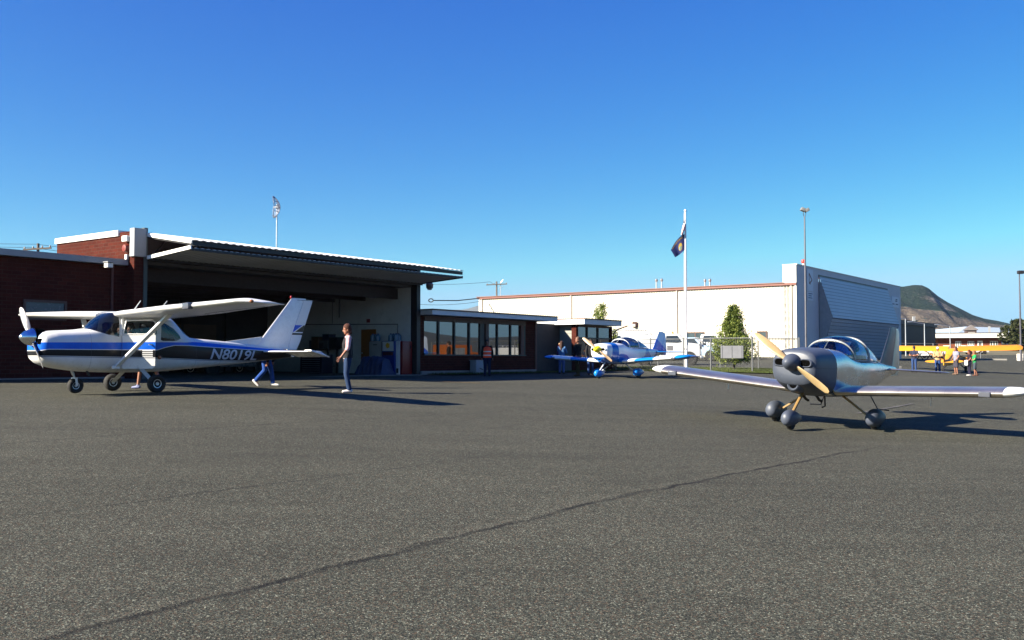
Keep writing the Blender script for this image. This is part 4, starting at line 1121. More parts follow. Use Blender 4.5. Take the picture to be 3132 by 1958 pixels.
def curve_nodes(nt, x, pts, lo, hi, sc=2.0):
    """height of a paint edge as a function of x"""
    f = nt.maprange(x, lo, hi)
    r = nt.ramp(f, [((a - lo) / (hi - lo), (z / sc,) * 3) for a, z in sorted(pts)])
    return nt.math('MULTIPLY', r, sc)
def paint(name, rough=.25, coat=.4):
    m, nt, b = newmat(name); b.inputs['Roughness'].default_value = rough; b.inputs['Coat Weight'].default_value = coat; b.inputs['Coat Roughness'].default_value = .1
    return m, nt, b
def pose(X, Y, Z, yaw, pit=0., rol=0.):
    return Matrix.Translation((X, Y, Z + EZ)) @ Matrix.Rotation(R(yaw), 4, 'Z') @ Matrix.Rotation(R(-pit), 4, 'Y') @ Matrix.Rotation(R(rol), 4, 'X')

PWHITE = mat('aircraft white paint', (.74, .74, .72, 1), .28, 0, .05, 2, coat=.3, dirt=.10)
PBLUE = mat('aircraft blue paint', S(16, 92, 200), .25, 0, .06, 2, coat=.4)
HOLE = mat('dark opening', (.004, .004, .004, 1), 1., 0, .1, 3, spec=0.)
PBLACK = mat('aircraft black paint', (.010, .010, .012, 1), .3, 0, .1, 2, coat=.3)
WINDS = glass('aircraft perspex', (.55, .62, .66), .01, .35)
SEATM = mat('seat cloth', (.035, .032, .035, 1), .85, 0, .2, 6)
ALU = mat('bare aluminium', (.80, .80, .80, 1), .24, .95, .10, 1.6)
ALUF = mat('polished fuselage aluminium', (.62, .63, .62, 1), .26, .92, .08, 1.4)
PRIM = mat('grey primer', (.085, .103, .145, 1), .5, 0, .08, 3)
WOODP = mat('varnished wooden blade', (.48, .345, .17, 1), .3, 0, .12, 5, coat=.4)

# ================================================================== the high-wing plane on the left
ces = thing('light_aircraft', 'white high wing aircraft with blue and black stripes lettered N8019L', 'aircraft', M=pose(-10.3, 23.6, -.83, 230))
CST = [(1.20, .84, 1.34, .30, 2.6), (1.17, .78, 1.40, .37, 2.7), (1.05, .70, 1.45, .44, 3.0), (.8, .62, 1.485, .49, 3.1), (.4, .555, 1.51, .52, 3.2), (.1, .52, 1.54, .535, 3.3),
       (-.08, .51, 1.60, .54, 3.2), (-.3, .50, 1.80, .545, 3.2), (-.5, .495, 1.93, .55, 3.4), (-.62, .49, 1.97, .55, 3.6), (-1.0, .49, 2.0, .55, 3.8), (-1.7, .50, 1.99, .545, 3.8), (-2.05, .515, 1.92, .52, 3.4), (-2.35, .53, 1.70, .47, 3.0),
       (-2.6, .55, 1.48, .43, 2.8), (-2.8, .565, 1.375, .40, 2.7), (-3.4, .61, 1.33, .33, 2.6), (-4.2, .68, 1.265, .24, 2.5), (-5.2, .775, 1.17, .14, 2.4), (-5.9, .85, 1.09, .06, 2.2), (-6.1, .88, 1.06, .025, 2.0)]
def cessna_paint():
    m, nt, b = paint('white blue black striped paint', .32, .05); b.inputs['Specular IOR Level'].default_value = .25; o = nt.obj(); x, y, z = nt.xyz(o)
    lo, hi = -6.3, 1.3
    bb_ = curve_nodes(nt, x, [(1.3, .90), (-.5, .875), (-1.7, .85), (-3.26, .795), (-4.8, .765), (-5.6, .80), (-6.3, .83)], lo, hi)
    bd = curve_nodes(nt, x, [(1.3, 1.0), (1.05, 1.05), (-.5, 1.05), (-1.6, 1.045), (-1.85, 1.12), (-2.1, 1.17), (-2.56, 1.17), (-3.2, 1.14), (-4.9, 1.065), (-5.6, 1.05), (-6.3, 1.04)], lo, hi)
    bt = curve_nodes(nt, x, [(1.3, 1.20), (-.5, 1.22), (-1.64, 1.24), (-2.5, 1.245), (-2.7, 1.26), (-3.1, 1.25), (-3.83, 1.195), (-4.94, 1.125), (-5.7, 1.08), (-6.3, 1.05)], lo, hi)
    step = lambda e, d=0.: nt.maprange(nt.math('SUBTRACT', z, e), d - .003, d + .003)
    f = nt.noise(o, 2.5, 5, .6)
    white = nt.mix(nt.maprange(f, .35, .7), (.72, .72, .70, 1), (.62, .61, .58, 1))
    # grime behind the cowl and along the belly
    gr = nt.math('MULTIPLY', nt.maprange(nt.noise(o, 9, 5, .7), .52, .7), nt.maprange(z, .8, .5))
    white = nt.mix(nt.math('MULTIPLY', gr, .5), white, (.18, .15, .11, 1))
    blue = nt.mix(nt.maprange(f, .3, .7), S(14, 84, 196), S(22, 104, 216))
    c = nt.mix(step(bb_), white, (.010, .010, .012, 1))
    c = nt.mix(step(bd, -.014), c, white); c = nt.mix(step(bd, .002), c, blue); c = nt.mix(step(bt), c, white)
    line = nt.math('MULTIPLY', step(bb_, -.025), nt.math('SUBTRACT', 1, step(bb_, -.012)))
    c = nt.mix(line, c, (.02, .04, .12, 1))
    nt.put(b.inputs['Base Color'], c)
    # panel seams
    seam = None
    for xs_ in (.08, -.66, -2.8, -3.6, -4.5):
        q = nt.maprange(nt.math('ABSOLUTE', nt.math('SUBTRACT', x, xs_)), .006, .002)
        seam = q if seam is None else nt.math('MAXIMUM', seam, q)
    nt.put(b.inputs['Base Color'], nt.mix(nt.math('MULTIPLY', seam, .5), c, (.08, .08, .09, 1)))
    return m
CP = cessna_paint()
b = MB(); body(b, interp_st(CST, .12), 44); fus = b.build('fuselage', CP, ces, 50)
side_win = [(-.72, 1.70), (-.68, 1.43), (-.73, 1.40), (-1.55, 1.40), (-1.60, 1.43), (-1.60, 1.72), (-1.54, 1.76), (-.78, 1.74)]
rear_win = [(-1.72, 1.74), (-1.70, 1.30), (-1.76, 1.27), (-2.16, 1.28), (-2.30, 1.34), (-2.26, 1.42), (-2.08, 1.58), (-1.86, 1.70)]
wsh = [(.09, 1.553), (-.12, 1.47), (-.34, 1.40), (-.60, 1.36), (-.62, 1.84), (-.56, 1.99), (.2, 1.99)]
bwin = [(-2.22, 1.70), (-2.40, 1.48), (-2.66, 1.36), (-2.95, 1.4), (-2.5, 1.95), (-2.05, 1.955)]
pcs = cut(fus, [side_win, rear_win, wsh, bwin], lambda m, n: True)
for nm, pc in zip(('side_window', 'rear_side_window', 'windshield', 'rear_window'), pcs): pane(nm, pc, WINDS, ces)
# window frames
b = MB()
for sgn in (1, -1):
    yy = lambda z: sgn * (.553 - max(0, (z - 1.35)) * .03)
    pts = [(x, yy(z), z) for x, z in side_win]; b.tube(pts + [pts[0], pts[1]], .014, 6)
    pts = [(-.69, sgn * .54, 1.90), (-.645, sgn * .556, 1.38)]; b.tube(pts, .022, 6)
b.build('window_frame', PWHITE, ces, 60)
# door ajar: the port door swings out a little from its front hinge
dp = [(-.66, 1.395), (-.66, .62), (-.70, .585), (-1.40, .585), (-1.455, .64), (-1.46, 1.40)]
b = MB(); hinge = Vector((-.66, .56, 0)); ang = R(-45)
RM = Matrix.Translation(hinge) @ Matrix.Rotation(ang, 4, 'Z') @ Matrix.Translation(-hinge)
def dmap(a, c, h): return RM @ Vector((a, h, c))
K = 24
def door_ring(zv): return zv
zs_ = sorted(set([.585, .62, .64] + list(np.linspace(.66, 1.38, 10)) + [1.395, 1.40]))
b.prism(dp, (.555, .575), dmap); 
# window post frame of the door above
b2 = MB(); fr = [RM @ Vector((x, .565 - max(0, (z - 1.35)) * .03, z)) for x, z in [(-.69, 1.42), (-1.44, 1.42), (-1.45, 1.70), (-1.38, 1.77), (-.76, 1.75), (-.69, 1.42)]]
dr = b.build('door', CP, ces, 30); b2.tube(fr, .018, 6); b2.build('door_frame', PWHITE, dr, 60)
b = MB()
for k in range(4):
    z0_ = .875 + k * .045; b.prism([(-1.16, z0_), (-1.40, z0_), (-1.40, z0_ + .024), (-1.145, z0_ + .024)], (.576, .580), dmap)
b.build('door_stripe', PWHITE, dr)
b = MB(); b.cbox(RM @ Vector((-1.36, .585, 1.17)), (.12, .02, .03)); b.build('handle', CHROME, dr)
# engine front: inlets, spinner, propeller
b = MB(); b.lathe([(1.0, .2), (1.215, .225), (1.22, .10)], (0, 0, 1.32), (1, 0, 0), 24)
b.build('cowl_face', HOLE, ces, 40)
for s_ in (1, -1):
    b = MB(); b.cbox((1.16, s_ * .27, 1.22), (.1, .16, .16), bev=.05); b.build('air_inlet', HOLE, ces, 40)
b = MB(); b.lathe([(1.19, .205), (1.24, .21), (1.33, .18), (1.42, .13), (1.48, .075), (1.52, .02)], (0, 0, 1.32), (1, 0, 0), 28); b.build('spinner', mat('spinner chrome', (.75, .77, .8, 1), .12, 1., .05, 3), ces, 60)
for a in (R(131), R(131) + PI):
    b = MB(); blade(b, (1.24, 0, 1.32), a, .16, .93, .15, .4, .03)
    b.build('propeller_blade', mat('grey blade', (.30, .30, .31, 1), .4, .3, .1, 5), ces, 60)
# wing
def panelled(name, col, rough=.32):
    m, nt, b = paint(name, rough, .1); o = nt.obj(); x, y, z = nt.xyz(o); seam = None
    for ax, st_, wd_ in ((y, .46, .4955), (x, .41, .494)):
        k = nt.maprange(nt.math('ABSOLUTE', nt.math('SUBTRACT', nt.math('FRACT', nt.math('DIVIDE', ax, st_)), .5)), wd_ - .006, wd_); seam = k if seam is None else nt.math('MAXIMUM', seam, k)
    f = nt.noise(o, 1.6, 5, .65); g = nt.maprange(nt.noise(nt.mapping(o, scale=(.4, 3, 1)), 5, 5, .7), .52, .72)
    c = nt.mix(nt.maprange(f, .3, .7), col, tuple(v * .88 for v in col[:3]) + (1,)); c = nt.mix(nt.math('MULTIPLY', g, .18), c, (.25, .22, .17, 1))
    nt.put(b.inputs['Base Color'], nt.mix(nt.math('MULTIPLY', seam, .35), c, (.2, .2, .2, 1)))
    nt.put(b.inputs['Normal'], nt.bump(nt.math('ADD', nt.noise(o, 3, 2), nt.math('MULTIPLY', seam, -.4)), .10, .02)); return m
WINGW = panelled('wing white paint', (.73, .73, .71, 1))
def cwing(sgn):
    b = MB(); secs = [(-.50, sgn * .45, 1.90, 1.63, .13, .05), (-.50, sgn * 2.5, 1.965, 1.63, .13, .05), (-.66, sgn * 4.9, 2.045, 1.18, .125, .04), (-.69, sgn * 5.2, 2.055, 1.12, .12, .04), (-.86, sgn * 5.38, 2.045, .96, .09, .04), (-1.15, sgn * 5.48, 2.03, .62, .05, .02)]
    wing(b, secs); return b.build('wing', WINGW, ces, 40)
for sgn in (1, -1):
    w_ = cwing(sgn)
    b = MB(); b.ell((-.93, sgn * 5.44, 2.05), (.05, .04, .035)); b.build('navigation_light', mat('lamp amber', (.45, .16, .05, 1), .2), w_, 180)
    # flap and aileron seams as thin gaps on the underside
    b = MB(); b.bar((-1.75, sgn * .7, 1.815), (-1.75, sgn * 2.6, 1.885), .012, .006); b.bar((-1.55, sgn * 2.72, 1.885), (-1.52, sgn * 5.1, 1.975), .012, .006); b.build('flap_seam', PBLACK, w_)
    b = MB(); b.bar((-.55, sgn * .55, .64), (-1.02, sgn * 2.12, 1.90), .05, .11, (1, 0, 0)); b.build('wing_strut', PWHITE, ces)
    b = MB(); b.cbox((-.52, sgn * .56, .62), (.2, .06, .08), bev=.02); b.build('strut_fairing', PWHITE, ces); b = MB(); b.cbox((-1.02, sgn * 2.14, 1.90), (.2, .1, .08), bev=.02); b.build('strut_fairing', PWHITE, ces)
# landing light notch in the port leading edge
b = MB(); b.cbox((-.58, 3.55, 2.0), (.14, .26, .14), bev=.03); b.build('landing_light', mat('landing light glass', (.12, .13, .16, 1), .1), ces, 40)
# tail
def fin_secs(k): return k
b = MB()
wing(b, [(-4.72, 0, 1.10, 1.50, .07), (-5.06, 0, 1.36, 1.18, .08), (-6.07, 0, 2.52, .58, .08), (-6.12, 0, 2.58, .50, .04)], True, cam=0); fin = b.build('fin', PWHITE, ces, 40)
b = MB()
rings = []
for z, x0, x1 in ((1.08, -5.98, -6.30), (1.3, -6.04, -6.42), (2.48, -6.52, -6.86), (2.54, -6.50, -6.88)):
    rings.append([Vector((x0, .035, z)), Vector((x1, .006, z)), Vector((x1, -.006, z)), Vector((x0, -.035, z))])
b.loft(rings)
def rudder_paint():
    m, nt, b = paint('rudder paint'); x, y, z = nt.xyz(nt.obj())
    st = lambda a, e: nt.maprange(a, e - .004, e + .004)
    # blue triangle, dark triangle and bar
    t = nt.math('ADD', nt.math('MULTIPLY', nt.math('SUBTRACT', -6.16 if False else x, -6.14), -1.0), 0.0)
    band = nt.math('MULTIPLY', st(z, 1.60), nt.math('SUBTRACT', 1, st(z, 1.80)))
    diag = st(nt.math('SUBTRACT', z, nt.math('MULTIPLY', t, .62)), 1.575)
    diag2 = st(nt.math('SUBTRACT', z, nt.math('MULTIPLY', t, .62)), 1.545)
    bar = nt.math('MULTIPLY', st(z, 1.515), nt.math('SUBTRACT', 1, st(z, 1.57)))
    c = nt.mix(nt.math('MULTIPLY', band, diag), (.72, .72, .70, 1), S(16, 80, 190))
    c = nt.mix(nt.math('MULTIPLY', band, nt.math('SUBTRACT', 1, diag2)), c, (.012, .012, .014, 1))
    c = nt.mix(bar, c, (.012, .012, .014, 1)); nt.put(b.inputs['Base Color'], c); return m
b.build('rudder', rudder_paint(), ces)
b = MB(); b.prism([(-3.75, 1.27), (-5.08, 1.44), (-5.08, 1.1), (-4.2, 1.15)], (-.03, .03), lambda a, c, h: Vector((a, h, c))); b.build('dorsal_fin', PWHITE, ces)
b = MB(); b.lathe([(0, .03), (.04, .034), (.07, .02), (.08, .004)], (-6.10, 0, 2.57), (0, 0, 1), 12); b.build('beacon', mat('beacon lens red', S(170, 20, 20), .2), fin, 60)
b = MB(); b.tube([(-6.3, .02, 2.53), (-6.75, .3, 2.50)], .006, 5); b.tube([(-6.3, -.02, 2.53), (-6.75, -.3, 2.50)], .006, 5); b.build('antenna_whisker', STEELD, fin)
for sgn in (1, -1):
    b = MB(); wing(b, [(-5.02, sgn * .05, 1.02, .86, .09), (-5.45, sgn * 1.60, 1.02, .52, .08)], cam=0); st_ = b.build('stabilizer', PWHITE, ces, 40)
    b = MB(); rings = []
    for y, xa, xc in ((.10, -5.86, -6.30), (1.50, -5.95, -6.22)):
        rings.append([Vector((xa, sgn * y, 1.035)), Vector((xc, sgn * y, .895)), Vector((xc, sgn * y, .875)), Vector((xa, sgn * y, .985))])
    rings.append([Vector((-5.42, sgn * 1.51, 1.075)), Vector((-6.18, sgn * 1.62, .88)), Vector((-6.18, sgn * 1.62, .86)), Vector((-5.42, sgn * 1.51, 1.03))])
    rings.append([Vector((-5.48, sgn * 1.72, 1.075)), Vector((-6.12, sgn * 1.72, .885)), Vector((-6.12, sgn * 1.72, .87)), Vector((-5.48, sgn * 1.72, 1.03))])
    b.loft(rings); b.build('elevator', PWHITE, ces)
b = MB(); b.lathe([(0, .05), (.06, .02)], (-6.08, 0, .95), (-1, 0, 0), 10); b.build('tail_cone', PBLACK, ces)
# landing gear
for sgn in (1, -1):
    b = MB(); b.loft([[Vector((-1.28 + dx, sgn * y, z + dz)) for dx, dz in ((-.07, 0), (0, .018), (.07, 0), (0, -.018))] for y, z in ((.40, .56), (.62, .44), (.98, .235))]); b.build('gear_leg', PWHITE, ces, 40)
    wheel(ces, (-1.30, sgn * 1.06, .22), .22, .17, .48)
b = MB(); b.tube([(.30, 0, .58), (.24, 0, .44)], .035, 10); b.tube([(.24, 0, .45), (.215, 0, .36)], .024, 8); b.build('nose_strut', CHROME, ces, 50)
b = MB()
for s_ in (1, -1): b.bar((.215, s_ * .085, .37), (.19, s_ * .085, .18), .02, .05, (1, 0, 0))
b.box(.18, .25, -.095, .095, .35, .38); b.build('nose_fork', PWHITE, ces)
wheel(ces, (.19, 0, .185), .185, .13, .45)
b = MB(); b.tube([(.05, .25, .55), (-.02, .25, .42)], .03, 8); b.build('exhaust', STEELD, ces)
b = MB(); b.tube([(-1.14, .2, 2.0), (-1.34, .2, 2.28)], [.016, .009], 6); b.tube([(-1.96, -.1, 1.98), (-2.24, -.1, 2.32)], [.016, .009], 6); b.build('antenna', mat('antenna pale', (.5, .52, .5, 1), .5), ces)
b = MB(); b.ell((-1.66, .565, .86), (.05, .03, .05)); b.build('step_lamp', mat('lamp amber', (.45, .16, .05, 1), .2), ces)
# cabin
b = MB()
for y in (.24, -.24):
    b.cbox((-1.35, y, 1.12), (.12, .42, .75), bev=.05); b.cbox((-1.1, y, .82), (.45, .42, .14), bev=.05); b.cbox((-2.1, y, 1.08), (.12, .42, .6), bev=.05)
b.build('seat', SEATM, ces, 40)
b = MB(); b.box(-.32, -.05, -.48, .48, 1.0, 1.38); b.build('instrument_panel', PBLACK, ces)
b = MB(); b.box(-2.3, -.1, -.33, .33, .60, .64); b.build('cabin_floor', SEATM, ces)
# registration letters wrapped on the tail boom (both sides)
bvh = BVHTree.FromPolygons([v.co.copy() for v in fus.data.vertices], [list(p.vertices) for p in fus.data.polygons])
vs, fs = text_mesh('N8019L', .40, shear=.28, offset=.007, spacing=1.0)
x0 = min(v.x for v in vs); x1 = max(v.x for v in vs); y0 = min(v.y for v in vs); y1 = max(v.y for v in vs)
bm = bmesh.new(); bv = [bm.verts.new(v) for v in vs]
for f in fs: bm.faces.new([bv[i] for i in f])
for k in range(1, 10): bmesh.ops.bisect_plane(bm, geom=bm.verts[:] + bm.edges[:] + bm.faces[:], plane_co=(0, y0 + (y1 - y0) * k / 10, 0), plane_no=(0, 1, 0))
for k in range(1, 16): bmesh.ops.bisect_plane(bm, geom=bm.verts[:] + bm.edges[:] + bm.faces[:], plane_co=(x0 + (x1 - x0) * k / 16, 0, 0), plane_no=(1, 0, 0))
bm.verts.index_update(); vs = [v.co.copy() for v in bm.verts]; fs = [[v.index for v in f.verts] for f in bm.faces]; bm.free()
for sgn in (1, -1):
    b = MB(); out = []
    for v in vs:
        s_ = (v.x - x0) / (x1 - x0); q = (v.y - y0) / (y1 - y0)
        # port side reads nose to tail, starboard tail to nose
        xx = -3.24 - 1.58 * s_ if sgn > 0 else -4.82 + 1.58 * s_
        k = (xx + 3.24) / -1.58
        z = (.815 + (.775 - .815) * k) * (1 - q) + (1.105 + (1.045 - 1.105) * k) * q
        hit = bvh.ray_cast(Vector((xx, sgn * 2, z)), Vector((0, -sgn, 0)))
        yy = hit[0].y if hit[0] is not None else sgn * .2
        out.append(Vector((xx, yy + sgn * .012, z)))
    b.add(out, fs); b.build('registration_lettering', mat('lettering silver', (.48, .50, .54, 1), .4, 0, .05), ces, recalc=False)

# ================================================================== low-wing kit planes
RST = [(.53, 1.06, 1.46, .33, 2.8), (.51, .97, 1.51, .40, 2.9), (.44, .87, 1.54, .445, 3.0), (.30, .80, 1.56, .47, 3.0), (0, .70, 1.585, .50, 3.0), (-.35, .64, 1.60, .535, 3.1), (-.8, .62, 1.58, .56, 4.2, .45), (-1.3, .62, 1.46, .565, 4.8), (-1.9, .63, 1.42, .56, 4.8), (-2.4, .67, 1.42, .52, 4.2), (-3.0, .75, 1.40, .42, 3.8), (-3.8, .88, 1.36, .28, 3.4), (-4.6, 1.0, 1.31, .15, 2.4), (-5.3, 1.10, 1.26, .05, 2.2)]
def kitplane(label, M, skin, cowlm, wingm, tipm, finm, spin, propm, pantm, legm, framem, wire=True, ruddm=None):
    r = thing('light_aircraft', label, 'aircraft', M=M)
    st = interp_st(RST, .1)
    b = MB(); body(b, [s for s in st if s[0] <= -.349], 44); f = b.build('fuselage', skin, r, 50)
    cock = [(-.95, -.44), (-1.35, -.49), (-2.3, -.47), (-2.45, -.3), (-2.45, .3), (-2.3, .47), (-1.35, .49), (-.95, .44)]
    cut(f, [cock], lambda m, n: m.z > 1.2, 'xy')
    b = MB(); body(b, [s for s in st if s[0] >= -.353], 44); cw = b.build('cowling', cowlm, r, 50)
    # air inlets
    for y in (.255, -.255):
        b = MB(); N = 22; rg = []
        for xx, k in ((.50, 1.28), (.552, 1.2), (.566, 1.04), (.556, .88), (.548, .82)):
            rg.append([Vector((xx - abs(y) * .02, y + .115 * k * sup(math.cos(2 * PI * j / N), 3.2), 1.285 + .068 * k * sup(math.sin(2 * PI * j / N), 2.6))) for j in range(N)])
        b.loft(rg, False); b.build('inlet_lip', cowlm, r, 60)
        b = MB(); b.loft([[Vector((.550, p.y, p.z)) for p in rg[3]], [Vector((.40, p.y, p.z)) for p in rg[3]]]); b.build('air_inlet', HOLE, r)
    b = MB(); b.lathe([(-.6, .2), (-.1, .17), (.0, .125), (.02, .10), (.0, .075), (-.1, .06)], (.40, -.03, .86), (1, 0, -.05), 22); b.build('scoop', cowlm, r, 60)
    b = MB(); b.lathe([(-.12, .075), (-.045, .075)], (.44, -.03, .858), (1, 0, 0), 16); b.build('air_inlet', HOLE, r)
    b = MB(); b.lathe([(.50, .165), (.56, .172), (.66, .155), (.75, .12), (.82, .075), (.86, .02)], (0, 0, 1.29), (1, 0, 0), 28); b.build('spinner', spin, r, 60)
    ang = math.atan2(1.83 - .79, -.68 - .85)
    for a in (ang, ang + PI):
        b = MB(); blade(b, (.62, 0, 1.29), a, .13, .93, .145, .38, .028); b.build('propeller_blade', propm, r, 60)
    for s_ in (1, -1):
        z0 = .74; dz = math.tan(R(3.5))
        b = MB(); wing(b, [(-.45, s_ * .45, z0, 1.47, .135), (-.45, s_ * 3.5, z0 + dz * 3.05, 1.47, .135)]); w_ = b.build('wing', wingm, r, 40)
        b = MB(); zt = z0 + dz * 3.05
        wing(b, [(-.449, s_ * 3.501, zt, 1.472, .136), (-.47, s_ * 3.66, zt + .015, 1.42, .125), (-.55, s_ * 3.78, zt + .03, 1.28, .095), (-.74, s_ * 3.86, zt + .04, .98, .05)]); b.build('wing_tip', tipm, w_, 50)
        b = MB(); b.cbox((-.50, s_ * 3.2, zt - .03), (.16, .2, .10), bev=.02); b.build('landing_light', mat('landing light glass', (.12, .13, .16, 1), .1), w_)
        b = MB(); b.bar((-1.50, s_ * .6, z0 - .05), (-1.50, s_ * 3.45, zt - .06), .01, .01); b.build('flap_seam', PBLACK, w_)
        # step and pitot
        b = MB(); wing(b, [(-4.25, s_ * .06, 1.20, .78, .07), (-4.40, s_ * 1.38, 1.20, .52, .07), (-4.48, s_ * 1.45, 1.20, .38, .04)], cam=0); b.build('stabilizer', wingm, r, 40)
        b = MB(); wing(b, [(-5.04, s_ * .08, 1.19, .40, .06), (-4.95, s_ * 1.30, 1.19, .32, .06)], cam=0); b.build('elevator', wingm, r, 40)
        # main gear
        b = MB(); b.loft([[Vector((-1.12 + dx_, s_ * y, z + dz_)) for dx_, dz_ in ((-.035, -.02), (.035, -.02), (.035, .02), (-.035, .02))] for y, z in ((.36, .66), (.98, .24))]); b.build('gear_leg', legm, r)
        wheel(r, (-1.16, s_ * 1.05, .18), .18, .12, .45)
        b = MB(); rg = []
        for k in range(15):
            t = k / 14; xx = -.80 - t * .86; q = (math.sin(PI * min(1, (t * .92 + .04)) ** .62)) ** .8
            rg.append([Vector((xx, s_ * 1.05 + .155 * q * math.cos(a), .245 + .03 * t + (.195 if math.sin(a) > 0 else .17) * q * math.sin(a))) for a in [2 * PI * j / 22 for j in range(22)]])
        b.loft(rg); b.build('wheel_pant', pantm, r, 60)
    b = MB(); b.tube([(-.05, 0, .74), (.42, 0, .34)], .032, 8); b.build('gear_leg', legm, r)
    wheel(r, (.5, 0, .13), .14, .1, .45)
    b = MB(); rg = []
    for k in range(15):
        t = k / 14; xx = .80 - t * .76; q = (math.sin(PI * min(1, (t * .92 + .04)) ** .62)) ** .8
        rg.append([Vector((xx, .13 * q * math.cos(a), .215 + (.165 if math.sin(a) > 0 else .16) * q * math.sin(a))) for a in [2 * PI * j / 22 for j in range(22)]])
    b.loft(rg); b.build('wheel_pant', pantm, r, 60)
    # tail fin and rudder
    b = MB(); wing(b, [(-4.18, 0, 1.22, 1.0, .07), (-4.42, 0, 1.5, .82, .08), (-4.86, 0, 2.12, .50, .08), (-4.92, 0, 2.20, .40, .05)], True, cam=0); b.build('fin', finm, r, 40)
    b = MB(); wing(b, [(-5.08, 0, 1.05, .50, .06), (-5.14, 0, 1.3, .52, .07), (-5.30, 0, 2.08, .26, .07), (-5.26, 0, 2.17, .20, .05)], True, cam=0); b.build('rudder', ruddm or finm, r, 40)
    # bubble canopy
    cs = [(-.86, 1.555, .40), (-1.0, 1.65, .46), (-1.2, 1.765, .50), (-1.45, 1.85, .52), (-1.75, 1.88, .525), (-2.1, 1.86, .51), (-2.5, 1.77, .465), (-2.9, 1.64, .40), (-3.3, 1.51, .30), (-3.6, 1.41, .18)]
    A = np.array(cs)[::-1]; rg = []
    for xx in np.linspace(-3.6, -.86, 30):
        zt = np.interp(xx, A[:, 0], A[:, 1]); hw2 = np.interp(xx, A[:, 0], A[:, 2]); zb2 = np.interp(xx, [-3.6, -2.5, -1.3, -.86], [1.36, 1.38, 1.37, 1.42])
        rg.append([Vector((xx, hw2 * sup(math.cos(a), 2.3), zb2 + (zt - zb2) * sup(math.sin(a), 2.3))) for a in [PI * j / 24 for j in range(25)]])
    b = MB(); b.loft(rg, False, False); b.build('canopy', glass('bubble canopy', (.72, .80, .86), .01, .3), r, 80, recalc=False)
    def hoop(xx, rad, nm, dx_=0):
        zt = np.interp(xx, A[:, 0], A[:, 1]); hw2 = np.interp(xx, A[:, 0], A[:, 2]); zb2 = np.interp(xx, [-3.6, -2.5, -1.3, -.86], [1.36, 1.38, 1.37, 1.42])
        b = MB(); b.tube([(xx + dx_ * (1 - math.sin(a)), hw2 * 1.0 * sup(math.cos(a), 2.3), zb2 + (zt + .004 - zb2) * sup(math.sin(a), 2.3)) for a in [PI * j / 24 for j in range(25)]], rad, 8); b.build(nm, framem, r, 80)
    hoop(-1.22, .024, 'canopy_bow', -.12); hoop(-2.16, .03, 'roll_bar')
    b = MB(); b.tube([(-1.0, 0, 1.60), (-1.25, 0, 1.79)], .012, 6); b.build('canopy_brace', framem, r)
    b = MB()
    for s_ in (1, -1): b.tube([(xx, s_ * np.interp(xx, A[:, 0], A[:, 2]), np.interp(xx, [-3.6, -2.5, -1.3, -.86], [1.36, 1.38, 1.37, 1.42])) for xx in np.linspace(-3.6, -.86, 20)], .014, 6)
    b.build('canopy_rail', framem, r)
    b = MB(); b.box(-2.46, -.9, -.45, .45, .72, .75); b.build('cockpit_floor', SEATM, r)
    b = MB(); b.cbox((-1.02, 0, 1.34), (.12, .94, .34), bev=.03); b.build('instrument_panel', PBLACK, r)
    b = MB()
    for y in (.25, -.25): b.cbox((-2.15, y, 1.18), (.12, .4, .62), bev=.05); b.cbox((-1.9, y, .88), (.5, .4, .12), bev=.05)
    b.build('seat', SEATM, r, 40)
    # exhaust, step, antenna, pitot
    b = MB()
    for y in (.14, -.14): b.tube([(-.25, y, .70), (-.5, y, .56), (-.62, y, .53)], .028, 8)
    b.build('exhaust', STEELD, r)
    b = MB(); b.tube([(-.62, .2, .66), (-.66, .2, .44), (-.52, .2, .42)], .018, 6); b.build('antenna', STEELD, r)
    b = MB()
    for s_ in (1, -1): b.tube([(-2.35, s_ * .47, .70), (-2.48, s_ * .62, .37), (-2.48, s_ * .86, .36)], .014, 6)
    b.build('step', STEELD, r)
    b = MB(); b.tube([(-.9, 2.15, .78), (-.92, 2.15, .60)], .012, 6); b.tube([(-1.0, -2.1, .76), (-.98, -2.1, .62)], .01, 6); b.build('pitot_tube', CHROME, r)
    return r

def alu_skin(name, base, rough, scale):
    m, nt, b = newmat(name); o = nt.obj(); x, y, z = nt.xyz(o)
    f = nt.noise(o, scale, 4, .6)
    c = nt.mix(nt.maprange(f, .3, .7), tuple(v * .88 for v in base) + (1,), base + (1,))
    seam = None
    for ax, step_ in ((y, .42), (x, .55)):
        q = nt.math('ABSOLUTE', nt.math('SUBTRACT', nt.math('FRACT', nt.math('DIVIDE', ax, step_)), .5))
        k = nt.maprange(q, .49, .497)
        seam = k if seam is None else nt.math('MAXIMUM', seam, k)
    nt.put(b.inputs['Base Color'], nt.mix(nt.math('MULTIPLY', seam, .45), c, (.2, .2, .21, 1)))
    b.inputs['Metallic'].default_value = .95
    nt.put(b.inputs['Roughness'], nt.maprange(f, .3, .7, rough - .05, rough + .07))
    h = nt.math('ADD', nt.noise(o, 2.2, 2), nt.math('MULTIPLY', seam, -.3)); nt.put(b.inputs['Normal'], nt.bump(h, .12, .03))
    return m
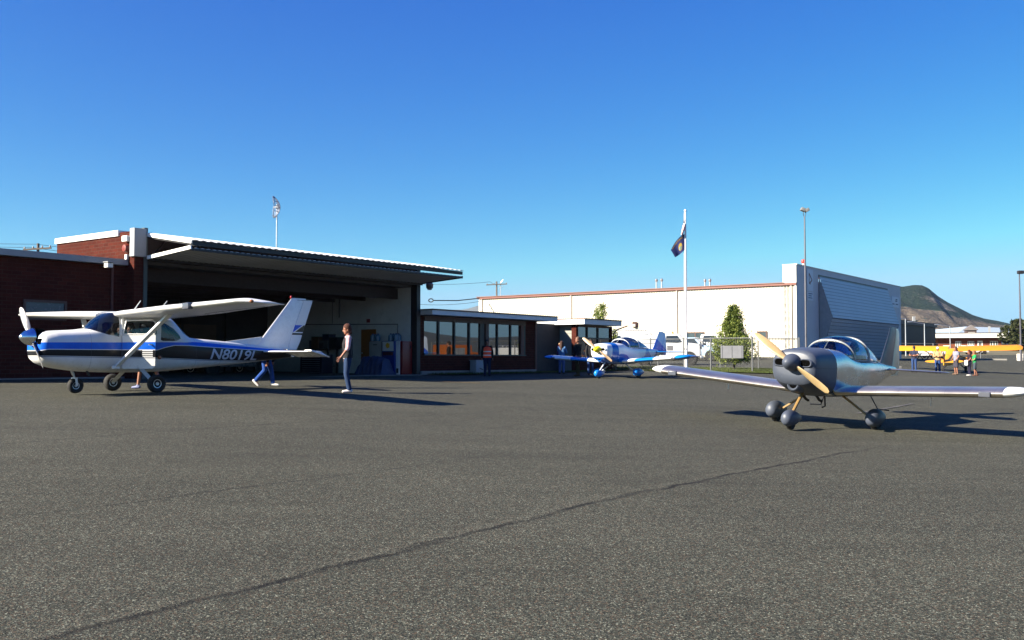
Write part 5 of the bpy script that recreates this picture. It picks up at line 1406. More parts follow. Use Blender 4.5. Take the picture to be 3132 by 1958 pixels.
def cowl_primer():
    m, nt, b = newmat('grey primer cowl'); o = nt.obj(); x, y, z = nt.xyz(o); f = nt.noise(o, 2.5, 5, .6)
    seam = nt.maprange(nt.math('ABSOLUTE', nt.math('SUBTRACT', z, 1.20)), .006, .003)
    seam = nt.math('MULTIPLY', seam, nt.maprange(nt.math('ABSOLUTE', y), .25, .3))
    edge = nt.maprange(nt.math('ABSOLUTE', nt.math('ADD', x, .325)), .02, .012)
    scr = nt.math('MULTIPLY', edge, nt.math('GREATER_THAN', nt.math('FRACT', nt.math('MULTIPLY', nt.math('ADD', z, y), 12)), .72))
    k = nt.math('MAXIMUM', seam, scr)
    c = nt.mix(nt.maprange(f, .3, .7), (.046, .056, .080, 1), (.060, .072, .098, 1)); c = nt.mix(nt.math('MULTIPLY', nt.maprange(nt.noise(o, 8, 5, .7), .55, .72), .3), c, (.11, .12, .14, 1))
    nt.put(b.inputs['Base Color'], nt.mix(nt.math('MULTIPLY', k, .7), c, (.012, .012, .015, 1))); b.inputs['Roughness'].default_value = .48
    nt.put(b.inputs['Normal'], nt.bump(nt.noise(o, 3.5, 3), .12, .02)); return m
rvA = kitplane('silver low wing aircraft with grey cowl and yellow wooden propeller', pose(5.68, 19.34, -1.37, -129.5, .9, -2.9),
    alu_skin('fuselage bare metal', (.70, .675, .65), .24, 1.5), cowl_primer(), alu_skin('wing bare metal', (.62, .575, .50), .36, 1.2), mat('tip white', (.68, .68, .66, 1), .4, 0, .08, 3), mat('fin grey', (.10, .115, .15, 1), .35, .3, .1, 2), PRIM, WOODP, PRIM,
    mat('gear leg ochre', (.38, .235, .08, 1), .5, 0, .1, 5), mat('canopy frame grey', (.42, .44, .44, 1), .4, .3, .1, 3), ruddm=alu_skin('rudder bare metal', (.55, .58, .56), .3, 2))
def swoosh(name, kind):
    m, nt, b = paint(name); o = nt.obj(); x, y, z = nt.xyz(o); f = nt.noise(o, 2, 4, .6)
    st = lambda a, e: nt.maprange(a, e - .012, e + .012)
    band = lambda a, e0, e1: nt.math('MULTIPLY', st(a, e0), nt.math('SUBTRACT', 1, st(a, e1)))
    white = (.72, .73, .74, 1)
    if kind == 'wing':
        ay = nt.math('ADD', nt.math('ABSOLUTE', y), nt.math('MULTIPLY', nt.math('ADD', x, .45), .35))
        msk = nt.math('MAXIMUM', band(ay, 1.25, 2.2), nt.math('MAXIMUM', st(ay, 3.25), nt.math('SUBTRACT', 1, st(ay, .62))))
        c = nt.mix(msk, white, (.004, .17, .52, 1))
    elif kind == 'cowl':
        k1 = st(nt.math('ADD', z, nt.math('MULTIPLY', x, -.25)), 1.50)
        side = nt.math('MULTIPLY', band(nt.math('ADD', x, nt.math('MULTIPLY', z, .18)), -.16, .34), st(nt.math('ABSOLUTE', y), .28))
        low = nt.math('SUBTRACT', 1, st(nt.math('ADD', z, nt.math('MULTIPLY', x, -.1)), .90))
        c = nt.mix(nt.math('MAXIMUM', nt.math('MAXIMUM', k1, side), low), white, (.005, .11, .45, 1))
    else:
        wv = nt.math('ADD', nt.math('MULTIPLY', nt.math('SINE', nt.math('MULTIPLY', x, 2.4)), .16), nt.math('MULTIPLY', nt.math('SUBTRACT', nt.noise(o, 1.5, 1), .5), .5))
        low = nt.math('SUBTRACT', 1, st(nt.math('ADD', z, wv), .94))
        tail = nt.math('MULTIPLY', nt.math('SUBTRACT', 1, st(x, -2.7)), st(nt.noise(nt.mapping(o, loc=(3, 1, 0)), 1.3, 1), .49))
        deep = nt.math('SUBTRACT', 1, st(nt.math('ADD', x, nt.math('MULTIPLY', z, -.5)), -5.3))
        c = nt.mix(nt.math('MAXIMUM', nt.math('MAXIMUM', low, tail), deep), white, (.005, .11, .45, 1))
    nt.put(b.inputs['Base Color'], c); return m
WG = swoosh('blue and white wing bands', 'wing')
def fin_paint():
    m, nt, b = paint('fin blue white'); x, y, z = nt.xyz(nt.obj())
    k = nt.maprange(nt.math('ADD', z, nt.math('MULTIPLY', x, -.55)), 4.38, 4.44)
    nt.put(b.inputs['Base Color'], nt.mix(k, S(14, 78, 190), (.50, .58, .72, 1))); return m
FP = fin_paint()
rvB = kitplane('blue and white low wing aircraft with yellow spinner parked by the office', pose(4.18, 44.21, -.88, -128),
    swoosh('blue and white fuselage', 'body'), swoosh('blue and white cowl', 'cowl'), WG, WG, FP, mat('spinner yellow', S(206, 196, 20), .3, 0, .05, 2, coat=.3), mat('pale wooden blade', (.49, .35, .22, 1), .35, 0, .1, 5), swoosh('blue and white pants', 'wing') if False else mat('pants blue', S(14, 116, 206), .3, 0, .08, 2, coat=.3),
    mat('gear leg white', (.66, .67, .7, 1), .4), mat('canopy frame pale', (.6, .62, .62, 1), .4))

# ================================================================== the yellow tail-wheel plane far right
CUBY = mat('cub yellow fabric', (.62, .29, .005, 1), .45, 0, .05, 1.5)
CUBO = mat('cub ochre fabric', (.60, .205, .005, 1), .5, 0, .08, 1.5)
cubM = pose(34.66, 77.0, -1.06, 58.6) @ Matrix.Scale(.9, 4)
cub = thing('light_aircraft', 'yellow high wing tail wheel aircraft seen from behind', 'aircraft', M=cubM)
b = MB(); body(b, interp_st([(1.25, 1.15, 1.72, .26, 2.6), (1.1, 1.0, 1.85, .36, 3), (.55, .85, 1.95, .40, 4.5), (.45, .84, 2.0, .40, 6), (-.3, .80, 2.08, .40, 6), (-1.3, .74, 2.02, .40, 6), (-2.2, .68, 1.78, .36, 5), (-3.6, .60, 1.38, .25, 4.5), (-5.2, .60, 1.0, .12, 4), (-6.2, .62, .86, .03, 3)], .25), 32); cf = b.build('fuselage', CUBY, cub, 50)
pcs = cut(cf, [[(.5, 2.02), (.38, 1.5), (-1.2, 1.5), (-1.75, 1.62), (-1.45, 1.9), (-.1, 2.02)]], lambda m, n: abs(m.y) > .3)
pane('side_window', pcs[0], WINDS, cub)
for s_ in (1, -1):
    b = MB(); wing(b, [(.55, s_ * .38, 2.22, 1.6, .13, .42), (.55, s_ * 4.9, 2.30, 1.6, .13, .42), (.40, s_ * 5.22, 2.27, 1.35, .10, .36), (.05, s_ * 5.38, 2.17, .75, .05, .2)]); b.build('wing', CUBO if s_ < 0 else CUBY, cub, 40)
    b = MB()
    for xx in (.2, -.65): b.tube([(xx, s_ * .38, .88), (xx - .1, s_ * 2.6, 2.0)], .025, 6)
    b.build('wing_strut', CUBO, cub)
    b = MB(); wing(b, [(-5.15, s_ * .05, 1.10, .98, .05, .24), (-5.3, s_ * .9, 1.07, .92, .05, .23), (-5.5, s_ * 1.3, 1.03, .6, .05, .15), (-5.7, s_ * 1.45, .99, .25, .03, .06)], cam=0); b.build('stabilizer', CUBY, cub, 40)
    b = MB(); b.tube([(.35, s_ * .36, .88), (.15, s_ * .88, .28)], .028, 6); b.tube([(-.45, s_ * .34, .82), (.1, s_ * .88, .28)], .024, 6); b.build('gear_leg', STEELD, cub)
    wheel(cub, (.12, s_ * .92, .27), .27, .2, .35)
b = MB(); wing(b, [(-5.05, 0, .9, 1.05, .05), (-5.45, 0, 1.3, .95, .05), (-5.75, 0, 1.62, .68, .05), (-5.95, 0, 1.72, .35, .03)], True, cam=0); b.build('fin', mat('cub tail shade', S(196, 122, 34), .5), cub, 40)
b = MB(); b.tube([(-5.85, 0, .66), (-6.2, 0, .2)], .025, 6); b.build('tail_spring', STEELD, cub)
wheel(cub, (-6.22, 0, .1), .1, .06, .4, 'tail_wheel')
b = MB(); b.tube([(-3.2, 0, 1.52), (-5.3, 0, 1.5)], .006, 4); b.build('antenna', STEELD, cub)
for a in (R(15), R(195)):
    b = MB(); blade(b, (1.3, 0, 1.45), a, .05, .9, .13); b.build('propeller_blade', WOODP, cub, 60)
# ------------------------------------------------------------------ people
def remeshed(mb, voxel, smooth=3):
    me = bpy.data.meshes.new('tmp'); me.from_pydata([tuple(v) for v in mb.v], [], mb.f)
    bm = bmesh.new(); bm.from_mesh(me); bmesh.ops.recalc_face_normals(bm, faces=bm.faces[:]); bm.to_mesh(me); bm.free()
    o = bpy.data.objects.new('tmp', me); C.objects.link(o)
    m = o.modifiers.new('r', 'REMESH'); m.mode = 'VOXEL'; m.voxel_size = voxel; m.use_smooth_shade = True
    s = o.modifiers.new('s', 'SMOOTH'); s.iterations = smooth; s.factor = .5
    dg = bpy.context.evaluated_depsgraph_get()
    out = bpy.data.meshes.new_from_object(o.evaluated_get(dg))
    bpy.data.objects.remove(o); bpy.data.meshes.remove(me)
    return out
def limb(mb, pts, rs, n=12):
    """tapered round limb with ball joints, so that it fuses into one skin"""
    pts = [Vector(p) for p in pts]
    fp, fr = [], []
    for i in range(len(pts) - 1):
        for k in range(5):
            t = k / 5; fp.append(pts[i].lerp(pts[i + 1], t)); fr.append(rs[i] + (rs[i + 1] - rs[i]) * t)
    fp.append(pts[-1]); fr.append(rs[-1])
    for i in range(len(pts) - 1):
        a, c = pts[i], pts[i + 1]
        mb.tube([a.lerp(c, k / 4) for k in range(5)], [rs[i] + (rs[i + 1] - rs[i]) * k / 4 for k in range(5)], n)
    for p, r in zip(pts, rs): mb.ell(p, (r, r, r), n, 8)
def ovals(mb, secs, n=20):
    """torso: (centre, half depth x, half width y[, axis tilt])"""
    rings = []
    for c, rx, ry in secs:
        rings.append([Vector(c) + Vector((math.cos(a) * rx, math.sin(a) * ry, 0)) for a in [2 * PI * k / n for k in range(n)]])
    mb.loft(rings)
SKIN = mat('skin', S(172, 116, 90), .6, 0, .08, 8)
EYEM = mat('eye', S(40, 30, 28), .3); LIPM = mat('lips', S(158, 88, 80), .6)
def cloth(name, col, stripes=None):
    if name in MATS: return MATS[name]
    col = tuple(c_ * .75 for c_ in col[:3]) + (1,)
    m, nt, b = newmat(name); o = nt.obj(); f = nt.noise(o, 9, 5, .65)
    c = nt.mix(nt.maprange(f, .3, .7), tuple(x * .72 for x in col[:3]) + (1,), col)
    if stripes:
        z = nt.xyz(o)[2]; k = nt.math('GREATER_THAN', nt.math('FRACT', nt.math('MULTIPLY', z, stripes[1])), .55)
        c = nt.mix(k, c, stripes[0])
    nt.put(b.inputs['Base Color'], c); b.inputs['Roughness'].default_value = .9; b.inputs['Specular IOR Level'].default_value = .2
    nt.put(b.inputs['Normal'], nt.bump(f, .5, .03)); MATS[name] = m; return m

def person(label, loc, rotz, k=1.0, arms=None, legs=None, lean=0., head_turn=0., head_tilt=0., top=None, bottom=None, shoes=None, hair=None, hair_style='short',
           sleeves='long', trousers='long', bulk=1.0, cap=None, voxel=.012, group=None, seated=False, headset=False, M=None, vest=None, female=False, skin=None, pel=None):
    """standing figure 1.75 m tall at k=1, facing local +x. arms: {'L':(elbow,wrist),'R':...}; legs: {'L':(knee,ankle,toe dir)}"""
    sk = skin or SKIN
    t = thing('person', label, 'person', M=M if M is not None else Matrix.Translation(loc) @ Matrix.Rotation(rotz, 4, 'Z') @ Matrix.Scale(k, 4), group=group)
    PZ = pel if pel is not None else .93
    T = Matrix.Translation((0, 0, PZ)) @ Matrix.Rotation(lean, 4, 'Y') @ Matrix.Translation((0, 0, -.93))   # upper body leans about the hips
    q = lambda x, y, z: T @ Vector((x, y, z))
    SWD = .185 * (0.92 if female else 1.0)
    arms = arms or {}; legs = legs or {}
    A = {}
    for s, sg in (('L', 1), ('R', -1)):
        sh = q(0, sg * SWD, 1.42)
        e, w = arms.get(s, ((.02, sg * .25, 1.14), (.08, sg * .26, .90)))
        A[s] = (sh, T @ Vector(e), T @ Vector(w))
    Lg = {}
    for s, sg in (('L', 1), ('R', -1)):
        hip = Vector((0, sg * .09, PZ - .03))
        kn, an, td = legs.get(s, ((.02, sg * .10, .49), (-.01, sg * .11, .085), (1, sg * .12, 0)))
        Lg[s] = (hip, Vector(kn), Vector(an), Vector(td).normalized())
    # ---- body
    b = MB()
    ovals(b, [(q(0, 0, .86), .085, .13), (q(0, 0, .93), .10, .155), (q(0, 0, 1.08), .085, .125), (q(.01, 0, 1.25), .10, .15), (q(0, 0, 1.38), .09, .165), (q(0, 0, 1.45), .06, .11), (q(0, 0, 1.48), .045, .06)])
    nk = q(.0, 0, 1.44); hd0 = T @ Vector((.03, 0, 1.635))
    HM = Matrix.Translation(hd0) @ Matrix.Rotation(head_turn, 4, 'Z') @ Matrix.Rotation(head_tilt + lean * 0, 4, 'Y')
    limb(b, [nk, HM @ Vector((-.02, 0, -.08))], [.056, .052])
    H3 = HM.to_3x3()
    h = lambda x, y, z: HM @ Vector((x, y, z))
    b.ell(h(-.01, 0, .03), (.098, .076, .105), 18, 12, H3); b.ell(h(.025, 0, -.045), (.068, .058, .075), 16, 10, H3)
    b.ell(h(.098, 0, -.015), (.022, .014, .028), 10, 8, H3); b.ell(h(.055, 0, -.095), (.035, .03, .02), 10, 8, H3)
    for sg in (1, -1): b.ell(h(-.01, sg * .078, -.01), (.022, .01, .034), 10, 8, H3)
    for s, sg in (('L', 1), ('R', -1)):
        sh, el, wr = A[s]
        limb(b, [sh, el, wr], [.052 * bulk, .040 * bulk, .028])
        d = (wr - el).normalized(); side = d.cross(Vector((0, 0, 1)))
        if side.length < .3: side = d.cross(Vector((1, 0, 0)))
        side.normalize(); nrm = side.cross(d).normalized()
        up_ = Vector((1, 0, 0)) if abs(d.x) < .8 else Vector((0, 0, 1))
        spread = (up_ - d * up_.dot(d)).normalized(); flat = d.cross(spread).normalized()
        palm = wr + d * .055
        rings = []
        for tt, rw in ((-.005, .026), (.03, .036), (.075, .041), (.098, .038)):
            rings.append([wr + d * tt + spread * rw * math.cos(a) + flat * .016 * math.sin(a) for a in [2 * PI * j / 12 for j in range(12)]])
        b.loft(rings)
        curl = -flat * sg
        for j, (off, ln) in enumerate(((.030, .068), (.011, .078), (-.009, .072), (-.028, .056))):
            p0 = wr + d * .09 + spread * off; p1 = p0 + d * ln * .5 + curl * .006; p2 = p1 + d * ln * .42 + curl * (.018 + .004 * j)
            limb(b, [p0, p1, p2], [.0095, .009, .0075], 8)
        p0 = wr + d * .03 + spread * .034; limb(b, [p0, p0 + d * .035 + spread * .025, p0 + d * .07 + spread * .03 + curl * .01], [.011, .0105, .0085], 8)
        hip, kn, an, td = Lg[s]
        limb(b, [hip, kn, an], [.082 * bulk, .052 * bulk, .036])
        limb(b, [an + Vector((0, 0, -.02)) - td * .03, an + td * .13 + Vector((0, 0, -.05))], [.036, .026], 10)
    me = remeshed(b, voxel); me.materials.append(sk); me.materials.append(EYEM); me.materials.append(LIPM)
    hs_ = HM.inverted()
    for p in me.polygons:
        c = hs_ @ p.center; p.use_smooth = True
        if c.x > .05 and abs(c.z - .005) < .008 and .020 < abs(c.y) < .040: p.material_index = 1
        elif c.x > .06 and abs(c.z + .062) < .008 and abs(c.y) < .024: p.material_index = 2
    o = bpy.data.objects.new('body', me); C.objects.link(o); o.parent = t
    def garment(name, mb, m, vx=None):
        g = remeshed(mb, vx or voxel * 1.15, 2); g.materials.append(m)
        for p in g.polygons: p.use_smooth = True
        ob = bpy.data.objects.new(name, g); C.objects.link(ob); ob.parent = t; return ob
    # ---- clothes
    if top:
        b = MB(); f = bulk
        ovals(b, [(q(0, 0, .88), .118 * f, .172 * f), (q(0, 0, .98), .120 * f, .166 * f), (q(.01, 0, 1.12), .118 * f, .158 * f), (q(.015, 0, 1.26), .125 * f, .178 * f), (q(0, 0, 1.38), .110 * f, .190 * f), (q(-.005, 0, 1.45), .078, .15), (q(-.01, 0, 1.49), .058, .07)])
        for s in ('L', 'R'):
            sh, el, wr = A[s]
            if sleeves == 'long': limb(b, [sh, el, wr.lerp(el, .06)], [.069 * f, .053 * f, .043])
            elif sleeves == 'elbow': limb(b, [sh, el, el.lerp(wr, .12)], [.074 * f, .058 * f, .055 * f])
            elif sleeves == 'short': limb(b, [sh, sh.lerp(el, .55)], [.070 * f, .062 * f])
        garment('shirt', b, top)
    if vest:
        b = MB(); f = bulk * 1.09
        ovals(b, [(q(0, 0, .90), .122 * f, .176 * f), (q(0, 0, .98), .122 * f, .170 * f), (q(.01, 0, 1.12), .120 * f, .162 * f), (q(.015, 0, 1.26), .127 * f, .176 * f), (q(0, 0, 1.38), .112 * f, .176 * f), (q(-.005, 0, 1.44), .085, .14)])
        garment('vest', b, vest)
    if bottom:
        b = MB()
        ovals(b, [(Vector((0, 0, PZ - .08)), .110 * bulk, .160 * bulk), (Vector((0, 0, PZ)), .118 * bulk, .166 * bulk), (T @ Vector((0, 0, 1.0)), .112 * bulk, .155 * bulk)])
        for s in ('L', 'R'):
            hip, kn, an, td = Lg[s]
            if trousers == 'long': limb(b, [hip, kn, an + (kn - an).normalized() * .02], [.100 * bulk, .070 * bulk, .062])
            else: limb(b, [hip, kn + (hip - kn).normalized() * .03], [.102 * bulk, .090 * bulk])
        garment('trousers' if trousers == 'long' else 'shorts', b, bottom)
    if shoes:
        for s in ('L', 'R'):
            hip, kn, an, td = Lg[s]; b = MB()
            up_ = Vector((0, 0, 1)); 
            dn = (an - kn).normalized() if abs(td.z) > .2 else Vector((0, 0, -1))
            limb(b, [an + dn * .035 - td * .035, an + dn * .045 + td * .07, an + dn * .052 + td * .16], [.046, .042, .034], 10)
            limb(b, [an, an + dn * .03], [.046, .045], 10)
            garment('shoe', b, shoes, voxel)
    if hair:
        b = MB()
        b.ell(h(-.026, 0, .052), (.112, .094, .114), 18, 12, H3); b.ell(h(-.05, 0, -.01), (.088, .088, .085), 16, 10, H3)
        if hair_style == 'long':
            limb(b, [h(-.07, 0, .0), h(-.10, 0, -.16), h(-.10, 0, -.34)], [.085, .085, .06]); limb(b, [h(-.03, .07, -.02), h(-.06, .09, -.2)], [.04, .05]); limb(b, [h(-.03, -.07, -.02), h(-.06, -.09, -.2)], [.04, .05])
        elif hair_style == 'bob':
            limb(b, [h(-.055, 0, .0), h(-.075, 0, -.085)], [.08, .05]); limb(b, [h(-.03, .062, .0), h(-.045, .06, -.06)], [.032, .024]); limb(b, [h(-.03, -.062, .0), h(-.045, -.06, -.06)], [.032, .024])
        g = remeshed(b, voxel * 1.1, 2); g.materials.append(hair)
        # the face stays free
        bm = bmesh.new(); bm.from_mesh(g)
        dl = [f for f in bm.faces if (hs_ @ f.calc_center_median()).x > .045 + max(0, (hs_ @ f.calc_center_median()).z - .05) * 1.2 or ((hs_ @ f.calc_center_median()).x > .0 and (hs_ @ f.calc_center_median()).z < -.03 and hair_style == 'short') or ((hs_ @ f.calc_center_median()).z < -.075 and hair_style == 'short')]
        bmesh.ops.delete(bm, geom=dl, context='FACES'); bm.to_mesh(g); bm.free()
        for p in g.polygons: p.use_smooth = True
        ob = bpy.data.objects.new('hair', g); C.objects.link(ob); ob.parent = t
    if cap:
        b = MB(); rings = []
        for zz, r in ((.035, 1.06), (.07, 1.05), (.11, .92), (.135, .62), (.145, .2)):
            rings.append([h(-.012 + .102 * r * math.cos(a), .083 * r * math.sin(a), zz) for a in [2 * PI * j / 20 for j in range(20)]])
        b.loft(rings); b.loft([[h(.06 + x, y, .045 - x * .15 + dz) for x, y in ((0, -.075), (.09, -.055), (.115, 0), (.09, .055), (0, .075))] for dz in (0, .01)])
        b.build('cap', cap, t, 50)
    if headset:
        b = MB(); b.tube([h(-.01, .095 * math.cos(a), .02 + .135 * math.sin(a)) for a in [PI * j / 14 for j in range(15)]], .012, 6)
        b.build('headset', STEELD, t, 50)
        for sg in (1, -1):
            b = MB(); b.ell(h(-.01, sg * .095, -.005), (.045, .028, .055), 12, 8, H3); b.build('ear_cup', mat('ear cup', (.10, .11, .10, 1), .5), t, 180)
        b = MB(); b.tube([h(.02, .1, -.03), h(.09, .06, -.07), h(.105, .02, -.075)], .007, 6); b.build('microphone', STEELD, t)
    return t, A, Lg, T, HM

JEAN = cloth('blue denim', S(52, 78, 128)); JEAND = cloth('dark denim', S(30, 42, 74)); BLK = cloth('black cloth', (.012, .012, .014, 1))
toward = lambda p: math.atan2(-p.y, -p.x)
RIGHT = R(0)      # facing image right
LEFT = PI
# woman by the tail, facing left towards the aircraft
p = at(1064, 26.0)
person('woman in pink striped top, dark waistcoat and jeans standing alone behind the striped aircraft', p, R(196), 1.02, female=True, voxel=.008,
       arms={'L': ((.03, .235, 1.15), (.20, .225, .93)), 'R': ((-.03, -.235, 1.14), (.01, -.24, .90))},
       legs={'L': ((.05, .10, .50), (-.03, .11, .085), (1, .1, 0)), 'R': ((.03, -.10, .49), (-.06, -.10, .085), (1, -.1, 0))},
       head_tilt=R(10), top=cloth('pink striped cotton', S(214, 106, 126), ((.75, .68, .66, 1), 30)), sleeves='elbow', vest=cloth('charcoal waistcoat', (.03, .03, .035, 1)), bottom=cloth('washed denim', S(46, 66, 100)), shoes=mat('pale shoes', (.62, .55, .52, 1), .7), hair=mat('chestnut hair', S(84, 42, 20), .85, 0, .25, 30), hair_style='bob')
# walker hidden behind the tail: only jeans and shoes show below the boom
p = at(812, 29.0)
person('bending person in blue jeans and white shoes behind the striped aircraft tail', p, R(-8), 1.0, lean=R(62), pel=.90,
       arms={'L': ((.05, .24, 1.16), (.22, .2, .98)), 'R': ((.05, -.24, 1.16), (.22, -.2, .98))},
       legs={'L': ((.14, .09, .49), (.20, .09, .09), (1, 0, 0)), 'R': ((.02, -.09, .47), (-.26, -.10, .17), (.75, 0, -.66))},
       top=BLK, bottom=cloth('bright denim', S(44, 82, 160)), shoes=mat('white shoes', (.6, .58, .55, 1), .6), hair=mat('dark hair', (.02, .015, .012, 1), .9))
# person in shorts behind the striped plane's cabin
p = at(458, 26.6)
person('person in dark shorts and white socks standing behind the striped aircraft wheel', p, R(170), 1.0, lean=R(12),
       arms={'L': ((.12, .24, 1.16), (.34, .2, 1.12)), 'R': ((.12, -.24, 1.16), (.34, -.2, 1.12))},
       legs={'L': ((.22, .10, .50), (.27, .11, .09), (1, 0, 0)), 'R': ((-.12, -.10, .49), (-.32, -.11, .10), (1, 0, -.15))},
       top=BLK, bottom=BLK, trousers='short', shoes=mat('shoe pale blue', S(120, 130, 175), .6), sleeves='short', hair=mat('dark hair', (.02, .015, .012, 1), .9))
# man in the orange vest
p = at(1490, 44.8)
def vest_mat():
    m, nt, b = newmat('orange safety vest'); z = nt.xyz(nt.obj())[2]
    k = None
    for z0 in (1.02, 1.20):
        q = nt.maprange(nt.math('ABSOLUTE', nt.math('SUBTRACT', z, z0)), .026, .020); k = q if k is None else nt.math('MAXIMUM', k, q)
    c = nt.mix(k, (1.0, .075, .012, 1), (.85, .72, .65, 1)); nt.put(b.inputs['Base Color'], c); b.inputs['Roughness'].default_value = .7
    return m
person('man in orange safety vest over black sleeves standing in front of the office windows', p, toward(p) + R(5), .94, top=BLK, vest=vest_mat(), bottom=JEAND, shoes=BLK, hair=mat('dark hair', (.02, .015, .012, 1), .9), bulk=1.12)
# woman in denim jacket with a child on her arm
p = at(1718, 50.6)
pw, A, Lg, T_, HM_ = person('woman in light blue denim jacket holding a child near the office entrance', p, toward(p) + R(165), .95, female=True, bulk=1.06,
       arms={'L': ((.12, .25, 1.18), (.24, .08, 1.18)), 'R': ((.14, -.24, 1.16), (.26, -.04, 1.10))}, top=cloth('light denim jacket', S(92, 138, 190)), bottom=cloth('pale denim', S(84, 110, 160)), shoes=BLK, hair=mat('brown hair', S(70, 42, 28), .85, 0, .25, 30), hair_style='long')
cm = pw.matrix_world @ Matrix.Translation((.17, .17, 1.0)) @ Matrix.Rotation(R(180), 4, 'Z') @ Matrix.Scale(.50, 4)
person('small fair haired child in pink carried by the woman in the denim jacket', None, 0, M=cm, pel=.5, voxel=.016, legs={'L': ((.22, .14, .45), (.20, .15, .12), (.6, 0, -.8)), 'R': ((.22, -.14, .45), (.20, -.15, .12), (.6, 0, -.8))},
       arms={'L': ((.12, .24, 1.2), (.28, .14, 1.28)), 'R': ((.12, -.24, 1.2), (.28, -.14, 1.28))}, top=cloth('child pink', S(190, 90, 150)), bottom=cloth('child purple', S(110, 60, 120)), shoes=BLK, hair=mat('fair hair', S(190, 160, 120), .6))
p = at(1768, 47.0)
person('tall man with shaved head in black shirt and olive trousers behind the blue white aircraft', p, toward(p) + R(-60), 1.05, bulk=1.12, top=BLK, bottom=cloth('olive trousers', S(86, 84, 66)), shoes=cloth('brown boots', S(90, 76, 60)), hair=mat('shaved hair', S(120, 90, 70), .7),
       arms={'L': ((.05, .27, 1.14), (.16, .2, .95)), 'R': ((.05, -.27, 1.14), (.16, -.2, .95))}, legs={'L': ((.08, .12, .49), (.06, .16, .085), (1, .4, 0)), 'R': ((.0, -.11, .49), (-.06, -.13, .085), (1, -.3, 0))})
p = at(1806, 49.0)
person('man in dark top and blue jeans partly hidden behind the blue white aircraft nose', p, toward(p) + R(25), 1.0, top=cloth('dark grey top', (.03, .03, .032, 1)), bottom=JEAN, shoes=BLK, hair=mat('dark hair', (.02, .015, .012, 1), .9))
# the group by the yellow plane
CROSS = {'L': ((.10, .27, 1.16), (.21, -.04, 1.17)), 'R': ((.12, -.27, 1.15), (.23, .05, 1.12))}
p = at(2796, 66.5); p.z -= .0
person('man in navy shirt, dark cap and jeans with arms crossed left of the yellow aircraft', p, toward(p) + R(-10), 1.0, arms=CROSS, top=cloth('navy shirt', S(52, 58, 84)), sleeves='short', bottom=JEAN, shoes=BLK, cap=mat('navy cap', S(40, 44, 60), .7), hair=mat('dark hair', (.02, .015, .012, 1), .9))
p = at(2868, 67.5)
person('man in tan shirt and white cap with arms crossed beside the yellow tail', p, toward(p) + R(8), 1.03, arms=CROSS, bulk=1.15, top=cloth('tan shirt', S(208, 172, 126)), bottom=JEAN, shoes=BLK, cap=mat('white cap', (.7, .7, .74, 1), .7), hair=mat('grey hair', S(140, 130, 120), .6))
p = at(2924, 66.0)
person('man in grey t shirt and shorts in profile right of the yellow tail', p, R(190), 1.06, bulk=1.1, top=cloth('grey t shirt', S(150, 152, 170)), sleeves='short', bottom=cloth('grey shorts', S(74, 72, 84)), trousers='short', shoes=cloth('sandals', S(150, 120, 100)), hair=mat('brown grey hair', S(84, 60, 48), .9),
       arms={'L': ((-.02, .26, 1.16), (.12, .24, .97)), 'R': ((.0, -.26, 1.16), (.14, -.22, .97))})
p = at(2965, 63.0)
pg, A, Lg, T_, HM_ = person('woman with long auburn hair and dark shirt holding white papers', p, R(175), .93, female=True, top=cloth('dark plum shirt', S(48, 34, 48)), sleeves='short', bottom=cloth('dark trousers', S(38, 38, 62)), shoes=mat('white shoes', (.6, .58, .55, 1), .6), hair=mat('auburn hair', S(92, 42, 22), .85, 0, .25, 30), hair_style='long',
       arms={'L': ((.02, .24, 1.16), (.18, .2, 1.02)), 'R': ((.02, -.24, 1.16), (.2, -.14, 1.02))})
t = thing('papers', 'white sheets of paper held by the woman with auburn hair', 'papers', M=pg.matrix_world @ Matrix.Translation((.25, .10, .90)) @ Matrix.Rotation(R(18), 4, 'Z'))
b = MB(); b.cbox((0, 0, 0), (.02, .30, .34), bev=.004); b.build('sheet', mat('paper', (.78, .77, .8, 1), .8), t)
p = at(2981, 64.5)
person('young person in bright green t shirt and grey shorts right of the auburn haired woman', p, R(170), .93, top=cloth('green t shirt', S(48, 176, 96)), sleeves='short', bottom=cloth('slate shorts', S(72, 84, 96)), trousers='short', shoes=cloth('brown trainers', S(130, 90, 76)), hair=mat('sandy hair', S(130, 92, 58), .9),
       arms={'L': ((.06, .24, 1.16), (.27, .16, 1.08)), 'R': ((.08, -.24, 1.16), (.28, -.1, 1.08))}, legs={'L': ((.05, .10, .49), (.02, .11, .085), (1, .1, 0)), 'R': ((-.06, -.10, .49), (-.20, -.12, .085), (1, -.2, 0))})
# crews
SIT = {'L': ((.42, .12, .60), (.76, .12, .44), (1, 0, .3)), 'R': ((.42, -.12, .60), (.76, -.12, .44), (1, 0, .3))}
FWD = {'L': ((.14, .25, 1.16), (.36, .16, 1.10)), 'R': ((.14, -.25, 1.16), (.36, -.16, 1.10))}
def crew(plane, x, y, z, label, top, sc=.92, **kw):
    M = plane.matrix_world @ Matrix.Translation((x, y, z)) @ Matrix.Scale(sc, 4) @ Matrix.Translation((0, 0, -.5))
    person(label, None, 0, M=M, pel=.58, legs=SIT, arms={k: ((e[0], e[1], e[2]), w) for k, (e, w) in FWD.items()}, top=top, bottom=JEAND, shoes=BLK, hair=mat('dark hair', (.02, .015, .012, 1), .9), headset=True, **kw)
bpy.context.view_layer.update()
crew(ces, -1.08, .24, .86, 'pilot with headset seated at the near side window of the striped aircraft', cloth('grey shirt', S(90, 90, 100)), .86)
crew(ces, -1.08, -.24, .86, 'copilot with headset seated on the far side of the striped aircraft cabin', BLK, .86)
